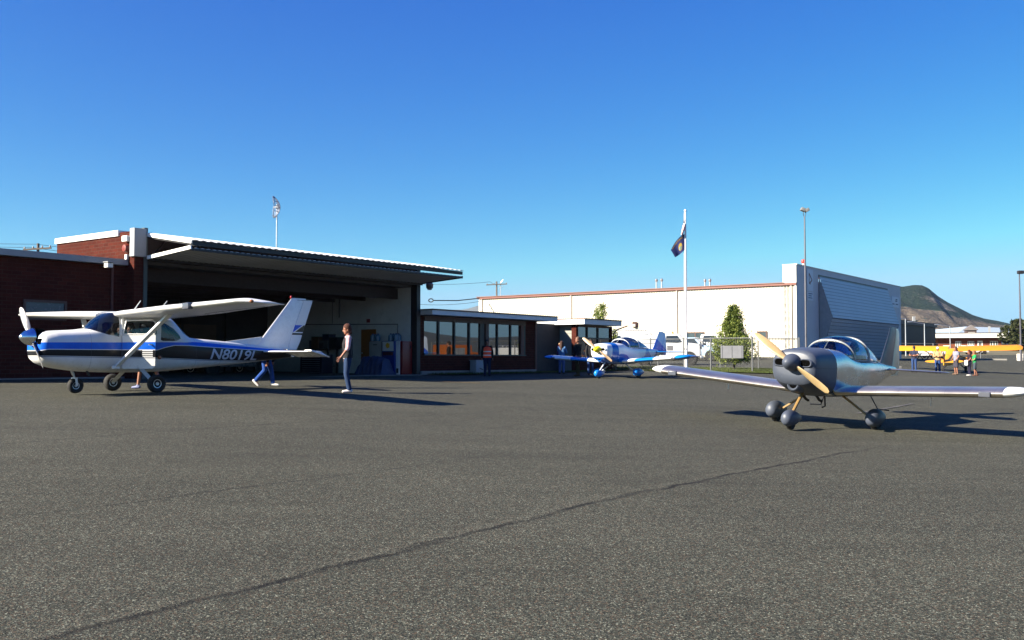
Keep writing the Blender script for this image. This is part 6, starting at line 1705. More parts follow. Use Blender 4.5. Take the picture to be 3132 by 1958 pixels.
crew(rvA, -1.98, .25, .90, 'pilot with headset under the silver aircraft canopy, right seat in view', cloth('grey shirt', S(90, 90, 100)), .92)
crew(rvA, -1.98, -.25, .90, 'copilot with headset under the silver aircraft canopy, left seat in view', BLK, .92)
# ------------------------------------------------------------------ vehicles
def vehicle(name, label, cat, loc, rotz, prof, wid, glassy, wheels, paintm, wr=.36, group=None, extra=None, tumble=.12, sc=1.0):
    """prof: side outline [(x,z)] forward +x; glassy: side-window polygons"""
    t = thing(name, label, cat, M=Matrix.Translation(loc) @ Matrix.Rotation(rotz, 4, 'Z') @ Matrix.Scale(sc, 4))
    zt = max(p[1] for p in prof); belt = min(min(p[1] for p in g) for g in glassy)
    def side(z): return wid / 2 - max(0, (z - belt)) / (zt - belt + 1e-6) * tumble
    bm = bmesh.new(); vs = [bm.verts.new((x, 0, z)) for x, z in prof]; f = bm.faces.new(vs)
    r = bmesh.ops.extrude_face_region(bm, geom=[f]); nv = [e for e in r['geom'] if isinstance(e, bmesh.types.BMVert)]
    for v in vs: v.co.y = side(v.co.z)
    for v in nv: v.co.y = -side(v.co.z)
    bmesh.ops.recalc_face_normals(bm, faces=bm.faces[:])
    es = [e for e in bm.edges if abs(e.verts[0].co.y - e.verts[1].co.y) < .5 * wid]
    bmesh.ops.bevel(bm, geom=es, offset=.05, segments=2, affect='EDGES', profile=.6)
    me = bpy.data.meshes.new('body'); bm.to_mesh(me); bm.free(); me.materials.append(paintm); shade(me, 50)
    o = bpy.data.objects.new('body', me); C.objects.link(o); o.parent = t
    gm = mat('car glass', (.035, .045, .05, 1), .06, 0, .2, 3, spec=.8)
    for g in glassy:
        for sg in (1, -1):
            b = MB(); vs = [Vector((x, sg * (side(z) + .006), z)) for x, z in g]; b.add(vs + [v - Vector((0, sg * .02, 0)) for v in vs], [list(range(len(vs)))] + [(i, (i + 1) % len(vs), len(vs) + (i + 1) % len(vs), len(vs) + i) for i in range(len(vs))])
            b.build('side_window', gm, t)
    for x in wheels:
        for sg in (1, -1):
            wheel(t, (x, sg * (wid / 2 - .10), wr), wr, .24, .6, rimm=mat('pale wheel rim', (.55, .53, .48, 1), .5))
            b = MB(); b.lathe([(0, wr * 1.16), (.012, wr * 1.16)], (x, sg * (wid / 2 - .005) - (.0 if sg > 0 else .012), wr * 1.05), (0, 1, 0), 24); b.build('wheel_arch', mat('wheel arch dark', (.015, .015, .016, 1), .9), t)
    if extra: extra(t, side, gm)
    return t
def plate(t, name, pts, m):
    b = MB(); n = len(pts); b.add(pts, [list(range(n))]); return b.build(name, m, t)
TRW = mat('truck white paint', (.52, .53, .54, 1), .3, 0, .05, 1.5, coat=.3, dirt=.08)
TRB = mat('truck pale blue paint', (.34, .45, .56, 1), .3, 0, .05, 1.5, coat=.3, dirt=.1)
GRILL = mat('grille', (.06, .065, .07, 1), .4, .4, .2, 5)
def pickup_extra(hoodx, wsx0, wsx1, zh, zc, wid, grille=True, bumper=True, grille_m=None):
    def f(t, side, gm):
        plate(t, 'windshield', [Vector((wsx0 + .02, y, z)) + Vector((.012, 0, .012)) for x_, y, z in ((0, wid / 2 - .12, zh + .02), (0, -wid / 2 + .12, zh + .02))] + [Vector((wsx1 + .02, -wid / 2 + .22, zc - .08)) + Vector((.012, 0, .012)), Vector((wsx1 + .02, wid / 2 - .22, zc - .08)) + Vector((.012, 0, .012))], gm)
        if grille:
            b = MB(); b.cbox((hoodx + .01, 0, zh - .27), (.05, wid - .12, .36), bev=.02); g = b.build('grille', grille_m or GRILL, t)
            b = MB()
            for k in range(3): b.box(hoodx + .03, hoodx + .05, -wid * .27, wid * .27, zh - .38 + k * .1, zh - .345 + k * .1)
            b.build('grille_bar', CHROME, g)
            for sg in (1, -1):
                b = MB(); b.lathe([(0, .10), (.03, .095), (.04, .05)], (hoodx + .02, sg * (wid / 2 - .2), zh - .25), (1, 0, 0), 16); b.build('headlight', mat('headlight glass', (.6, .6, .58, 1), .15), t)
        if bumper:
            b = MB(); b.cbox((hoodx + .08, 0, .55), (.14, wid, .2), bev=.03); b.build('bumper', CHROME, t, 40)
        for sg in (1, -1):
            b = MB(); b.cbox((wsx0 - .15, sg * (wid / 2 + .14), zh + .16), (.06, .2, .3), bev=.02); b.build('wing_mirror', STEELD, t)
    return f
def head_from(px0, px1): return 0
# pale blue pickup behind the fence
q = at(2135, 82)
TH_ = R(-22)
pk = [(-2.9, .55), (-2.9, 1.25), (-1.0, 1.28), (-.95, 1.30), (-.80, 1.92), (.35, 1.94), (1.0, 1.28), (2.35, 1.16), (2.42, 1.0), (2.42, .5), (1.98, .42), (-2.5, .42)]
vehicle('pickup_truck', 'pale blue pickup truck with chrome grille parked behind the flag pole', 'pickup truck', at(2120, 83), TH_, pk, 1.98, [[(-.68, 1.34), (-.60, 1.82), (.25, 1.84), (.72, 1.34)]], (-1.75, 1.62), TRB, .38, extra=pickup_extra(2.42, 1.0, .35, 1.26, 1.94, 1.98))
# white pickup beside it
vehicle('pickup_truck', 'white pickup truck mostly hidden by the leafy tree', 'pickup truck', at(2182, 87), TH_, pk, 1.98, [[(-.68, 1.34), (-.60, 1.82), (.25, 1.84), (.72, 1.34)]], (-1.75, 1.62), TRW, .38, extra=pickup_extra(2.42, 1.0, .35, 1.26, 1.94, 1.98), sc=1.12)
# white work truck nearer the fence
wk = [(-3.2, .7), (-3.2, 1.5), (-.9, 1.52), (-.85, 1.55), (-.75, 2.22), (.35, 2.25), (.85, 1.62), (1.75, 1.52), (1.85, 1.35), (1.85, .62), (1.4, .52), (-2.8, .52)]
def work_extra(t, side, gm):
    pickup_extra(1.85, .85, .35, 1.60, 2.25, 2.1, grille=True, grille_m=mat('grey grille', (.22, .24, .25, 1), .5))(t, side, gm)
    b = MB(); b.lathe([(0, .09), (.14, .08), (.18, .03)], (-.2, .3, 2.25), (0, 0, 1), 12); b.build('beacon', mat('beacon orange', S(220, 110, 30), .3), t, 50)
    b = MB(); b.box(-.1, .25, 1.051, 1.058, 1.0, 1.25) if False else b.cbox((-.28, -1.06, 1.22), (.42, .012, .34)); b.build('door_sign', mat('door sign grey', (.18, .18, .2, 1), .5), t)
    b = MB(); b.cbox((-2.1, 0, 1.85), (2.0, 2.0, .6), bev=.04); b.build('service_box', TRW, t, 40)
vehicle('work_truck', 'white work truck with orange roof beacon behind the blue white aircraft', 'truck', at(2065, 72), R(-14), wk, 2.1, [[(-.62, 1.62), (-.55, 2.1), (.25, 2.12), (.6, 1.64)]], (-2.2, 1.1), TRW, .44, extra=work_extra)
# white van left of it
vn = [(-2.6, .6), (-2.65, 2.2), (-2.5, 2.42), (1.2, 2.46), (1.9, 1.6), (2.65, 1.35), (2.72, .6), (2.3, .45), (-2.4, .45)]
def van_extra(t, side, gm):
    plate(t, 'windshield', [Vector((1.90, .85, 1.64)), Vector((1.90, -.85, 1.64)), Vector((1.27, -.75, 2.38)), Vector((1.27, .75, 2.38))], gm).location = (.02, 0, .02)
    b = MB(); b.cbox((2.72, 0, .62), (.12, 2.0, .22), bev=.03); b.build('bumper', STEELD, t, 40)
    b = MB()
    for y in (.6, -.6): b.tube([(-2.3, y, 2.62), (.9, y, 2.62)], .03, 6)
    for x in (-2.2, -1., .8): b.tube([(x, -.75, 2.5), (x, -.75, 2.64), (x, .75, 2.64), (x, .75, 2.5)], .03, 6)
    b.build('roof_rack', CHROME, t)
vehicle('van', 'white high roofed van behind the blue white aircraft canopy', 'van', at(1946, 86), R(-12), vn, 2.05, [[(.55, 1.6), (.6, 2.2), (1.15, 2.22), (1.6, 1.62)], [(-2.3, 1.6), (-2.3, 2.1), (-1.3, 2.12), (-1.3, 1.6)]], (-1.6, 1.7), TRW, .36, extra=van_extra, sc=.98)
# far white estate car by the brick house
sv = [(-2.3, .5), (-2.35, 1.0), (-2.25, 1.7), (-2.1, 1.78), (.1, 1.8), (.3, 1.76), (1.05, 1.1), (2.2, .98), (2.35, .8), (2.35, .4), (-2.1, .35)]
vehicle('estate_car', 'white estate car parked in front of the orange brick building', 'car', at(2985, 206), R(-4), sv, 1.85, [[(-2.1, 1.15), (-2.05, 1.66), (-1.35, 1.68), (-1.35, 1.15)], [(-1.25, 1.15), (-1.25, 1.68), (-.5, 1.69), (-.5, 1.15)], [(-.4, 1.15), (-.4, 1.69), (.12, 1.68), (.68, 1.14)]], (-1.4, 1.45), TRW, .36,
        extra=lambda t, side, gm: plate(t, 'windshield', [Vector((1.06, .75, 1.13)), Vector((1.06, -.75, 1.13)), Vector((.36, -.65, 1.74)), Vector((.36, .65, 1.74))], gm))
# out of frame, mirrored in the office windows
vehicle('box_truck', 'orange box truck mirrored in the office windows', 'truck', (52, 62, G(52, 62)), R(60), [(-2.8, .6), (-2.8, 3.0), (1.0, 3.0), (1.05, 2.3), (1.9, 2.2), (2.3, 1.3), (2.35, .6), (-2.5, .5)], 2.2, [[(1.15, 1.5), (1.15, 2.05), (1.75, 2.0), (2.0, 1.5)]], (-1.6, 1.5), mat('orange truck paint', S(176, 92, 26), .5), .42)
vehicle('van', 'white van mirrored in the office windows', 'van', (56, 70, G(56, 70)), R(80), vn, 2.05, [[(.55, 1.6), (.6, 2.2), (1.15, 2.22), (1.6, 1.62)]], (-1.6, 1.7), TRW, .36, extra=van_extra, sc=1.1)
# car parked inside the dark hangar
hp = B(u_at(690, -6.5), -6.5, ZF)
vehicle('parked_car', 'dark car with pale window frames parked inside the hangar', 'car', hp, math.atan2(DU.y, DU.x) + PI, [(-2.2, .5), (-2.25, .95), (-1.6, 1.02), (-1.0, 1.5), (.35, 1.52), (1.05, 1.0), (2.1, .9), (2.2, .4), (-2., .35)], 1.75, [[(-1.3, 1.03), (-.9, 1.42), (-.3, 1.44), (-.3, 1.02)], [(-.2, 1.02), (-.2, 1.44), (.3, 1.43), (.82, 1.02)]], (-1.35, 1.35), mat('hangar car grey', (.12, .13, .14, 1), .3, 0, .1, 2, coat=.4), .33)

# ------------------------------------------------------------------ poles, flags, dish, wires
def pole_thing(name, label, cat, px, Y, ptop, r0, r1, m, group=None, part='pole'):
    g = at(px, Y); zt = P(px, ptop, Y).z
    t = thing(name, label, cat, loc=g, group=group)
    b = MB(); b.lathe([(-.2, r0), (0, r0), (zt - g.z, r1)], axis=(0, 0, 1), n=14); b.build(part, m, t, 40)
    return t, g, zt - g.z
t, g, hgt = pole_thing('flagpole', 'tall white flag pole carrying two flags beside the pickup', 'flag pole', 2099, 56, 648, .088, .05, mat('white pole paint', (.74, .72, .73, 1), .5, 0, .06, 2, dirt=.5))
b = MB(); b.ell((0, 0, hgt + .07), (.075, .075, .08)); b.build('finial', mat('finial', (.7, .7, .7, 1), .3), t, 180)
b = MB(); b.lathe([(-.02, .2), (.1, .16), (.14, .1)], axis=(0, 0, 1), n=16); b.build('base', WHITE, t, 40)
b = MB(); b.tube([(-.11, -.02, .9), (-.12, -.02, hgt * .5), (-.10, -.02, hgt - .05)], .007, 5); b.build('halyard', mat('rope', (.5, .48, .45, 1), .9), t)
def flag(label, hoist_top, hoist_bot, W, pts, m, uv=None):
    """cloth hanging from the pole; pts(s,t) -> Vector, s along the fly, t down the hoist"""
    t = thing('flag', label, 'flag', loc=(g.x, g.y, g.z + hoist_bot))
    n, k = 34, 24; vs = [Vector(pts(i / n, j / k)) for i in range(n + 1) for j in range(k + 1)]
    b = MB(); b.add(vs, [(i * (k + 1) + j, (i + 1) * (k + 1) + j, (i + 1) * (k + 1) + j + 1, i * (k + 1) + j + 1) for i in range(n) for j in range(k)])
    o = b.build('cloth', m, t, 180, recalc=False)
    ul = o.data.uv_layers.new(name='flag')
    st = [(i / n, 1 - j / k) for i in range(n + 1) for j in range(k + 1)]
    for lp in o.data.loops: ul.data[lp.index].uv = st[lp.vertex_index]
    return t, o
mpx = 56 / F_PX
Zp = lambda py: P(2099, py, 56).z - g.z
def us_pts(s, q):
    z = (Zp(668) - Zp(707)) * (1 - q) - s * .12 * (1 - q * .2) - (s ** 1.5) * .35
    x = -.06 - .16 * math.sin(s * 3.0) * (.25 + .75 * q) - .10 * s * q; y = -.04 - .12 * math.sin(s * 9 + q * 2) * s - .3 * s * .3
    return (x, y, z)
def us_mat():
    m, nt, b = newmat('striped flag cloth'); uv = nt.node('ShaderNodeUVMap'); uv.uv_map = 'flag'; x, y, z = nt.xyz(uv.outputs[0])
    k = nt.math('GREATER_THAN', nt.math('FRACT', nt.math('MULTIPLY', y, 6.5)), .5)
    c = nt.mix(k, (.72, .70, .68, 1), S(190, 30, 45))
    can = nt.math('MULTIPLY', nt.math('LESS_THAN', x, .4), nt.math('GREATER_THAN', y, .46))
    v = nt.math('LESS_THAN', nt.voro(nt.mapping(uv.outputs[0], scale=(1.6, 1, 1)), 13, 'Distance'), .22)
    c = nt.mix(can, c, nt.mix(v, S(30, 40, 90), (.7, .7, .7, 1))); nt.put(b.inputs['Base Color'], c); b.inputs['Roughness'].default_value = .9
    return m
flag('small red and white striped flag with blue canton hanging limp at the pole top', hgt - .4, Zp(707), 1.2, us_pts, us_mat())
zt1, zb1_ = Zp(716), Zp(765)
def mt_pts(s, q):
    # the fly end droops down and to the left
    hx_, hz_ = -.07, (zt1 - zb1_) * (1 - q)
    fx, fz = -.86 + .24 * q, (Zp(766) - zb1_) + (Zp(788) - Zp(766)) * q
    x = hx_ + (fx - hx_) * s; z = hz_ + (fz - hz_) * s - .10 * math.sin(PI * s) * (.4 + q * .0) + .20 * math.sin(PI * s) * (1 - q)
    return (x, -.05 - .10 * math.sin(s * 7 + q * 1.5) * s, z)
def mt_mat():
    m, nt, b = newmat('blue flag cloth'); uv = nt.node('ShaderNodeUVMap'); uv.uv_map = 'flag'; x, y, z = nt.xyz(uv.outputs[0])
    d = nt.math('SQRT', nt.math('ADD', nt.math('POWER', nt.math('MULTIPLY', nt.math('SUBTRACT', x, .36), 1.5), 2.), nt.math('POWER', nt.math('SUBTRACT', y, .40), 2.)))
    ring = nt.math('LESS_THAN', d, .23); inn = nt.math('LESS_THAN', d, .19)
    sky_ = nt.mix(nt.math('GREATER_THAN', y, .42), S(80, 104, 90), S(150, 126, 44))
    riv = nt.math('LESS_THAN', nt.math('ABSOLUTE', nt.math('SUBTRACT', nt.math('ADD', x, nt.math('MULTIPLY', y, .4)), .56)), .035)
    sky_ = nt.mix(nt.math('MULTIPLY', riv, nt.math('LESS_THAN', y, .42)), sky_, S(130, 150, 160))
    c = nt.mix(ring, S(22, 32, 84), S(150, 120, 36)); c = nt.mix(inn, c, sky_); nt.put(b.inputs['Base Color'], c); b.inputs['Roughness'].default_value = .85
    return m
ft, fo = flag('dark blue flag with gold MONTANA lettering and round seal flying from the pole', zt1, zb1_, 1.2, mt_pts, mt_mat())
vs, fs = text_mesh('MONTANA', .18, offset=.006, spacing=1.15)
x0, x1 = min(v.x for v in vs), max(v.x for v in vs); y0, y1 = min(v.y for v in vs), max(v.y for v in vs)
for sg in (1, -1):
    b = MB(); out = []
    for v in vs:
        s_ = (v.x - x0) / (x1 - x0); q_ = (v.y - y0) / (y1 - y0)
        s2 = .9 - .8 * s_ if False else (.10 + .8 * (1 - s_))
        p = Vector(mt_pts(s2 if sg > 0 else .10 + .8 * s_, .20 - .13 * q_)); out.append(p + Vector((0, -.012 * sg, 0)))
    b.add(out, fs); b.build('lettering', mat('flag gold', S(150, 122, 44), .7), ft, recalc=False)

t, g2, h2 = pole_thing('lamp_post', 'slim lamp post with twin floodlight in front of the grey hangar front', 'lamp post', 2466, 60, 662, .07, .04, mat('lamp post steel', (.20, .20, .23, 1), .45, .4, .15, 3))
b = MB(); b.tube([(-.05, 0, h2), (-.08, 0, h2 + .18), (-.02, 0, h2 + .32)], .02, 6); b.tube([(.03, 0, h2), (.08, 0, h2 + .18), (.04, 0, h2 + .32)], .02, 6); b.build('bracket', STEELD, t)
for sg, an in ((-1, 25), (1, -30)):
    b = MB(); b.cbox((0, 0, 0), (.26, .34, .2), Matrix.Translation((.02 + sg * .12, 0, h2 + .40 - .02 * sg)) @ Matrix.Rotation(R(an), 4, 'Y'), .03); b.build('floodlight', mat('floodlight grey', (.30, .30, .29, 1), .5), t, 40)
t, g3, h3 = pole_thing('lamp_post', 'dark lamp post at the right edge in front of the round tree', 'lamp post', 3123, 118, 838, .12, .07, mat('lamp post dark', (.13, .13, .16, 1), .5, .3, .15, 3))
b = MB(); b.cbox((.15, 0, h3 + .2), (.7, .45, .4), bev=.06); b.build('floodlight', STEELD, t, 40)
for px, Y, top in ((2771, 190, 975), (2829, 195, 990), (2907, 215, 998)):
    t, g4, h4 = pole_thing('street_light', {2771: 'tall pale street light pole before the dark warehouse, left', 2829: 'pale street light pole before the middle of the dark warehouse', 2907: 'street light pole between warehouse and brick building'}[px], 'street light', px, Y, top, .13, .08, CHROME, 'street lights by the warehouse')
    b = MB(); b.tube([(0, 0, h4 - .05), (-2.6, 0, h4 + .35)], .06, 6); b.build('arm', CHROME, t)
    b = MB(); b.cbox((-2.9, 0, h4 + .35), (.9, .35, .2), bev=.05); b.build('lamp_head', CHROME, t, 40)
def utility_pole(label, px, Y, ptop, w=2.4):
    t, gq, hq = pole_thing('utility_pole', label, 'utility pole', px, Y, ptop, .16, .11, mat('weathered pole', (.20, .16, .13, 1), .9, 0, .3, 3))
    b = MB(); b.bar((-w / 2, -.14, hq - .55), (w / 2, -.14, hq - .40), .12, .14); b.build('crossarm', mat('weathered pole', (.2, .16, .13, 1)), t)
    for k in (-.45, -.15, .18, .46):
        b = MB(); b.lathe([(0, .05), (.1, .075), (.2, .05), (.24, .02)], (k * w, -.14, hq - .46 + k * .15), (0, 0, 1), 10); b.build('insulator', mat('insulator', (.35, .33, .32, 1), .3), t, 50)
    return gq, hq
ga, ha = utility_pole('wooden utility pole top with crossarm above the annex roof', 110, 84, 745)
gb, hb = utility_pole('wooden utility pole behind the cream hangar roof', 1519, 150, 861, 3.2)
b_ = at(1537, 152)
t, gq, hq = pole_thing('radio_mast', 'thin radio mast beside the utility pole behind the cream hangar', 'mast', 1531, 150, 866, .06, .05, CHROME)
b = MB(); b.tube([(0, 0, hq), (.35, 0, hq + .5)], .04, 5); b.tube([(-.3, 0, hq - .8), (.35, 0, hq - .5)], .04, 5); b.build('antenna_arm', CHROME, t)
WIRE = mat('wire', (.03, .03, .032, 1), .6)
def wire(label, pts, r, sag=.0, loop=None):
    b = MB(); L = []
    for i in range(len(pts) - 1):
        a, c = Vector(pts[i]), Vector(pts[i + 1])
        for k in range(16): tt = k / 16; q_ = a.lerp(c, tt); q_.z -= sag * 4 * tt * (1 - tt); L.append(q_)
    L.append(Vector(pts[-1])); b.tube(L, r, 5)
    o = b.build('overhead_wire', WIRE, None, 60); tag(o, label, 'wire'); return o
wire('upper power line left of the utility pole above the annex', [P(-300, 733, 84), P(110, 747, 84), P(420, 775, 84)], .018, .1)
wire('lower power line beside the annex utility pole', [P(-300, 742, 84), P(95, 757, 84), P(420, 790, 84)], .018, .1)
wire('power line running from the hangar lamp to the utility pole', [P(1240, 866, 150), P(1500, 862, 150), P(1519, 862, 150)], .026, .3)
wire('thin lower wire crossing behind the office roof', [P(1240, 927, 110), P(1468, 922, 110)], .022, .3)
lp = [P(1318 + 7 * math.cos(a), 919 + 5 * math.sin(a), 108) for a in [2 * PI * k / 14 for k in range(15)]]
wire('thick looped service cable running to the cream hangar corner', lp + [P(1326, 919, 108), P(1400, 919.5, 110), P(1466, 912.5, 113)], .06, .0)
# dish antenna on the hangar roof
Yd = 41.; g = P(846, 745, Yd); zb_d = EZ + 3.5
t = thing('dish_antenna', 'grid dish antenna on a thin mast above the hangar roof', 'antenna', loc=(g.x, g.y, zb_d))
zd = P(846, 634, Yd).z - zb_d; b = MB(); b.tube([(0, 0, 0), (0, 0, zd + .12)], .028, 8); b.build('mast', CHROME, t, 50)
b = MB(); ZC = zd - .02
def dishp(a, c): # a across -1..1, c up -1..1
    return Vector((.16 - .30 * (c * c) * .9 - .16 * a * a, -.14 + .40 * a, ZC + .46 * c))
for i in range(15):
    a = -1 + 2 * i / 14; L = [dishp(a, c) for c in np.linspace(-math.sqrt(max(.05, 1 - a * a * .75)), math.sqrt(max(.05, 1 - a * a * .75)), 15)]; b.tube(L, .009, 5)
for c in (-.85, -.45, 0, .45, .85):
    L = [dishp(a, c) for a in np.linspace(-math.sqrt(1 - c * c * .75), math.sqrt(1 - c * c * .75), 11)]; b.tube(L, .012, 5)
b.tube([dishp(math.cos(q_) * .98, math.sin(q_) * .98) if abs(math.cos(q_)) < 2 else 0 for q_ in [2 * PI * k / 30 for k in range(31)]], .014, 5)
b.build('dish_grid', mat('dish steel blue', (.25, .30, .42, 1), .5, .3), t, 60)
b = MB(); b.tube([(.1, -.14, ZC), (-.12, -.14, ZC - .01)], .035, 8); b.build('feed_horn', mat('feed white', (.62, .66, .68, 1), .4), t, 50)
b = MB(); b.cbox((.05, -.06, ZC), (.1, .16, .14)); b.build('clamp', STEELD, t)

# ------------------------------------------------------------------ fences
GALV = mat('fence galvanised', (.20, .21, .22, 1), .5, .3, .12, 5)
def fence(label, pts, hgt, post_gap, first=True, mesh=True, pr=.032, gates=()):
    t = thing('chain_link_fence', label, 'fence', loc=pts[0])
    o0 = Vector(pts[0]); 
    for i in range(len(pts) - 1):
        a, c = Vector(pts[i]), Vector(pts[i + 1]); L = (c - a).xy.length; n = max(1, round(L / post_gap))
        rail = MB(); rail.tube([a + Vector((0, 0, hgt)) - o0, c + Vector((0, 0, hgt)) - o0], .024, 6); rail.build('top_rail', GALV, t, 50)
        for k in range(n + (1 if i == len(pts) - 2 else 0)):
            p = a.lerp(c, k / n); z = G(p.x, p.y)
            b = MB(); b.tube([Vector((p.x, p.y, z - .2)) - o0, Vector((p.x, p.y, p.z + hgt + .06)) - o0], pr if k else pr * 1.3, 8); b.build('post', GALV, t, 50)
        if mesh:
            b = MB(); d = (c - a); d.z = 0; d.normalize(); s = .075; m_ = int(L / s); hh = hgt - .05
            vs, fs = [], []
            sd_ = Vector((-d.y, d.x, 0)) * .0010
            for k in range(-int(hh / s), m_):
                for dirn in (1, -1):
                    x0_, x1_ = k * s, k * s + hh
                    z0_, z1_ = .04, .04 + hh
                    if dirn < 0: x0_, x1_ = x1_, x0_
                    # clip to the panel
                    def clip(xa, za, xb, zb):
                        if xa < 0: za += (0 - xa) * (zb - za) / (xb - xa); xa = 0
                        if xa > L: za += (L - xa) * (zb - za) / (xb - xa); xa = L
                        return xa, za
                    xa, za = clip(x0_, z0_, x1_, z1_); xb, zb = clip(x1_, z1_, x0_, z0_)
                    if abs(xa - xb) < .02: continue
                    ga_ = a + d * xa; gb_ = a + d * xb
                    pa = Vector((ga_.x, ga_.y, a.z + (c.z - a.z) * xa / L + za)) - o0; pb = Vector((gb_.x, gb_.y, a.z + (c.z - a.z) * xb / L + zb)) - o0
                    i0 = len(vs); w_ = Vector((0, 0, .0010))
                    vs += [pa + sd_, pa - sd_ * .5 + w_, pa - sd_ * .5 - w_, pb + sd_, pb - sd_ * .5 + w_, pb - sd_ * .5 - w_]
                    fs += [(i0, i0 + 1, i0 + 4, i0 + 3), (i0 + 1, i0 + 2, i0 + 5, i0 + 4), (i0 + 2, i0, i0 + 3, i0 + 5)]
            b.add(vs, fs); b.build('wire_mesh', GALV, t, recalc=False)
    return t
fence('near chain link fence on the grass strip behind the blue white aircraft', [at(1884, 58.5), at(2013, 56.3), at(2174, 53), at(2301, 51.5), at(2445, 50.5)], 1.82, 2.6)
fence('farther chain link fence in front of the parked trucks', [at(1990, 64.5), at(2203, 62), at(2440, 60)], 1.9, 3.0, mesh=True)
fence('long distant chain link fence with pale rails across the far right', [at(2740, 152), at(2855, 150), at(3000, 150), at(3240, 150)], 2.25, 6.5, mesh=False, pr=.07)
# notice board hung on the near fence
pb0, pb1 = P(2203, 1058, 51.9), P(2272, 1058, 51.4)
t = thing('notice_board', 'grey rectangular board fixed to the near chain link fence', 'board', loc=(pb0.x, pb0.y - .1, P(2203, 1096, 52).z), rotz=math.atan2(pb1.y - pb0.y, pb1.x - pb0.x))
wbd = (pb1 - pb0).length; hbd = pb0.z - P(2203, 1096, 52).z
b = MB(); b.cbox((wbd / 2, 0, hbd / 2), (wbd, .03, hbd), bev=.006); b.build('board', mat('board grey', (.20, .21, .24, 1), .6, 0, .12, 3, dirt=.3), t)
b = MB()
for x in (.08, wbd * .5, wbd - .08): b.box(x - .012, x + .012, -.03, -.016, .02, hbd - .02)
b.build('batten', mat('batten grey', (.13, .14, .16, 1), .6), t)

# ------------------------------------------------------------------ trees
def leaf_material(name, a, bcol):
    m = bpy.data.materials.new(name); m.use_nodes = True; nt = NT(m.node_tree); bs = nt.n['Principled BSDF']
    geo = nt.node('ShaderNodeNewGeometry'); c = nt.mix(geo.outputs['Random Per Island'], a, bcol)
    nt.put(bs.inputs['Base Color'], c); bs.inputs['Roughness'].default_value = .6; bs.inputs['Specular IOR Level'].default_value = .3
    tr = nt.node('ShaderNodeBsdfTranslucent'); nt.put(tr.inputs[0], c); mx = nt.node('ShaderNodeMixShader'); mx.inputs[0].default_value = .3
    out = [n for n in nt.n if n.type == 'OUTPUT_MATERIAL'][0]
    nt.l.new(bs.outputs[0], mx.inputs[1]); nt.l.new(tr.outputs[0], mx.inputs[2]); nt.l.new(mx.outputs[0], out.inputs[0]); return m
BARK = mat('bark', (.13, .09, .06, 1), .95, 0, .3, 8, .4, 20)
def tree(name, label, loc, height, radius, prof, n, leaf, m, seed, trunk_r=.06, clear=.12, limbs=16, group=None):
    rnd = random.Random(seed); t = thing(name, label, 'tree', loc=loc, group=group)
    b = MB(); b.tube([(0, 0, -.2), (.01, 0, height * .4), (.03, .01, height * .93)], [trunk_r, trunk_r * .7, trunk_r * .15], 8)
    tips = []
    for k in range(limbs):
        q_ = clear + (1 - clear) * (k + .5) / limbs * .92; a = k * 2.4 + rnd.random(); r = radius * np.interp(q_, *zip(*prof)) * (.55 + .4 * rnd.random())
        z0 = height * max(.08, q_ - .10); p1 = Vector((math.cos(a) * r, math.sin(a) * r, height * q_ + r * .15)); b.tube([(0, 0, z0), p1 * .5 + Vector((0, 0, z0 * .5 - .0)), p1], [trunk_r * .4, trunk_r * .25, .006], 5); tips.append(p1)
    b.build('trunk', BARK, t, 50)
    b = MB(); vs, fs = [], []
    clumps = []
    for k in range(int(n / 34)):
        q_ = clear + (1 - clear) * (rnd.random() ** 1.15); rr = radius * np.interp(q_, *zip(*prof)); a = rnd.random() * 6.283
        r = rr * (rnd.random() ** .45) * (.86 + .28 * math.sin(a * 3 + q_ * 11) * .6)
        clumps.append((Vector((math.cos(a) * r, math.sin(a) * r, height * q_)), .12 + .20 * rnd.random()))
    for c, cr in clumps:
        sc = cr * min(1, radius / 1.2 + .25)
        for j in range(34):
            d = Vector((rnd.gauss(0, 1), rnd.gauss(0, 1), rnd.gauss(0, .8))) * sc * .6; p = c + d
            s_ = leaf * (.6 + .8 * rnd.random()); nx = Vector((rnd.gauss(0, 1), rnd.gauss(0, 1), rnd.gauss(.5, 1))).normalized(); ax = nx.cross(Vector((rnd.gauss(0, 1), rnd.gauss(0, 1), rnd.gauss(0, 1)))).normalized(); ay = nx.cross(ax)
            i = len(vs); vs += [p - ax * s_, p + ay * s_ * .45, p + ax * s_, p - ay * s_ * .45]; fs.append((i, i + 1, i + 2, i + 3))
    b.add(vs, fs); b.build('crown', m, t, recalc=False); return t
LEAF1 = leaf_material('leaf green', (.045, .085, .014, 1), (.25, .29, .06, 1))
gt = at(2245, 57.5); zt_tree = P(2240, 940, 57.5).z
tree('conical_tree', 'dense conical green tree in front of the cream hangar', gt, zt_tree - gt.z, 1.45, [(0, .0), (.12, .55), (.25, .95), (.38, .96), (.55, .64), (.75, .37), (.9, .17), (1, .02)], 19000, .062, LEAF1, 5, .075, .16, 22)
# young trees behind the office
for px, Y, pt, r, sd_, nn2 in ((1827, 66.5, 945, .75, 11, 2200), (1843, 66.0, 934, .85, 12, 3200), (1878, 63.5, 1006, .55, 13, 1500)):
    gg = at(px, Y); tree('young_tree', {1827: 'slim young tree behind the office roof, left of its neighbour', 1843: 'taller young tree rising behind the office roof', 1878: 'small leafy shrub tree at the end of the office wall'}[px], gg, P(px, pt, Y).z - gg.z, r, [(0, .2), (.3, .8), (.5, 1), (.75, .6), (1, .08)], nn2, .06, LEAF1, sd_, .05, .2, 10)
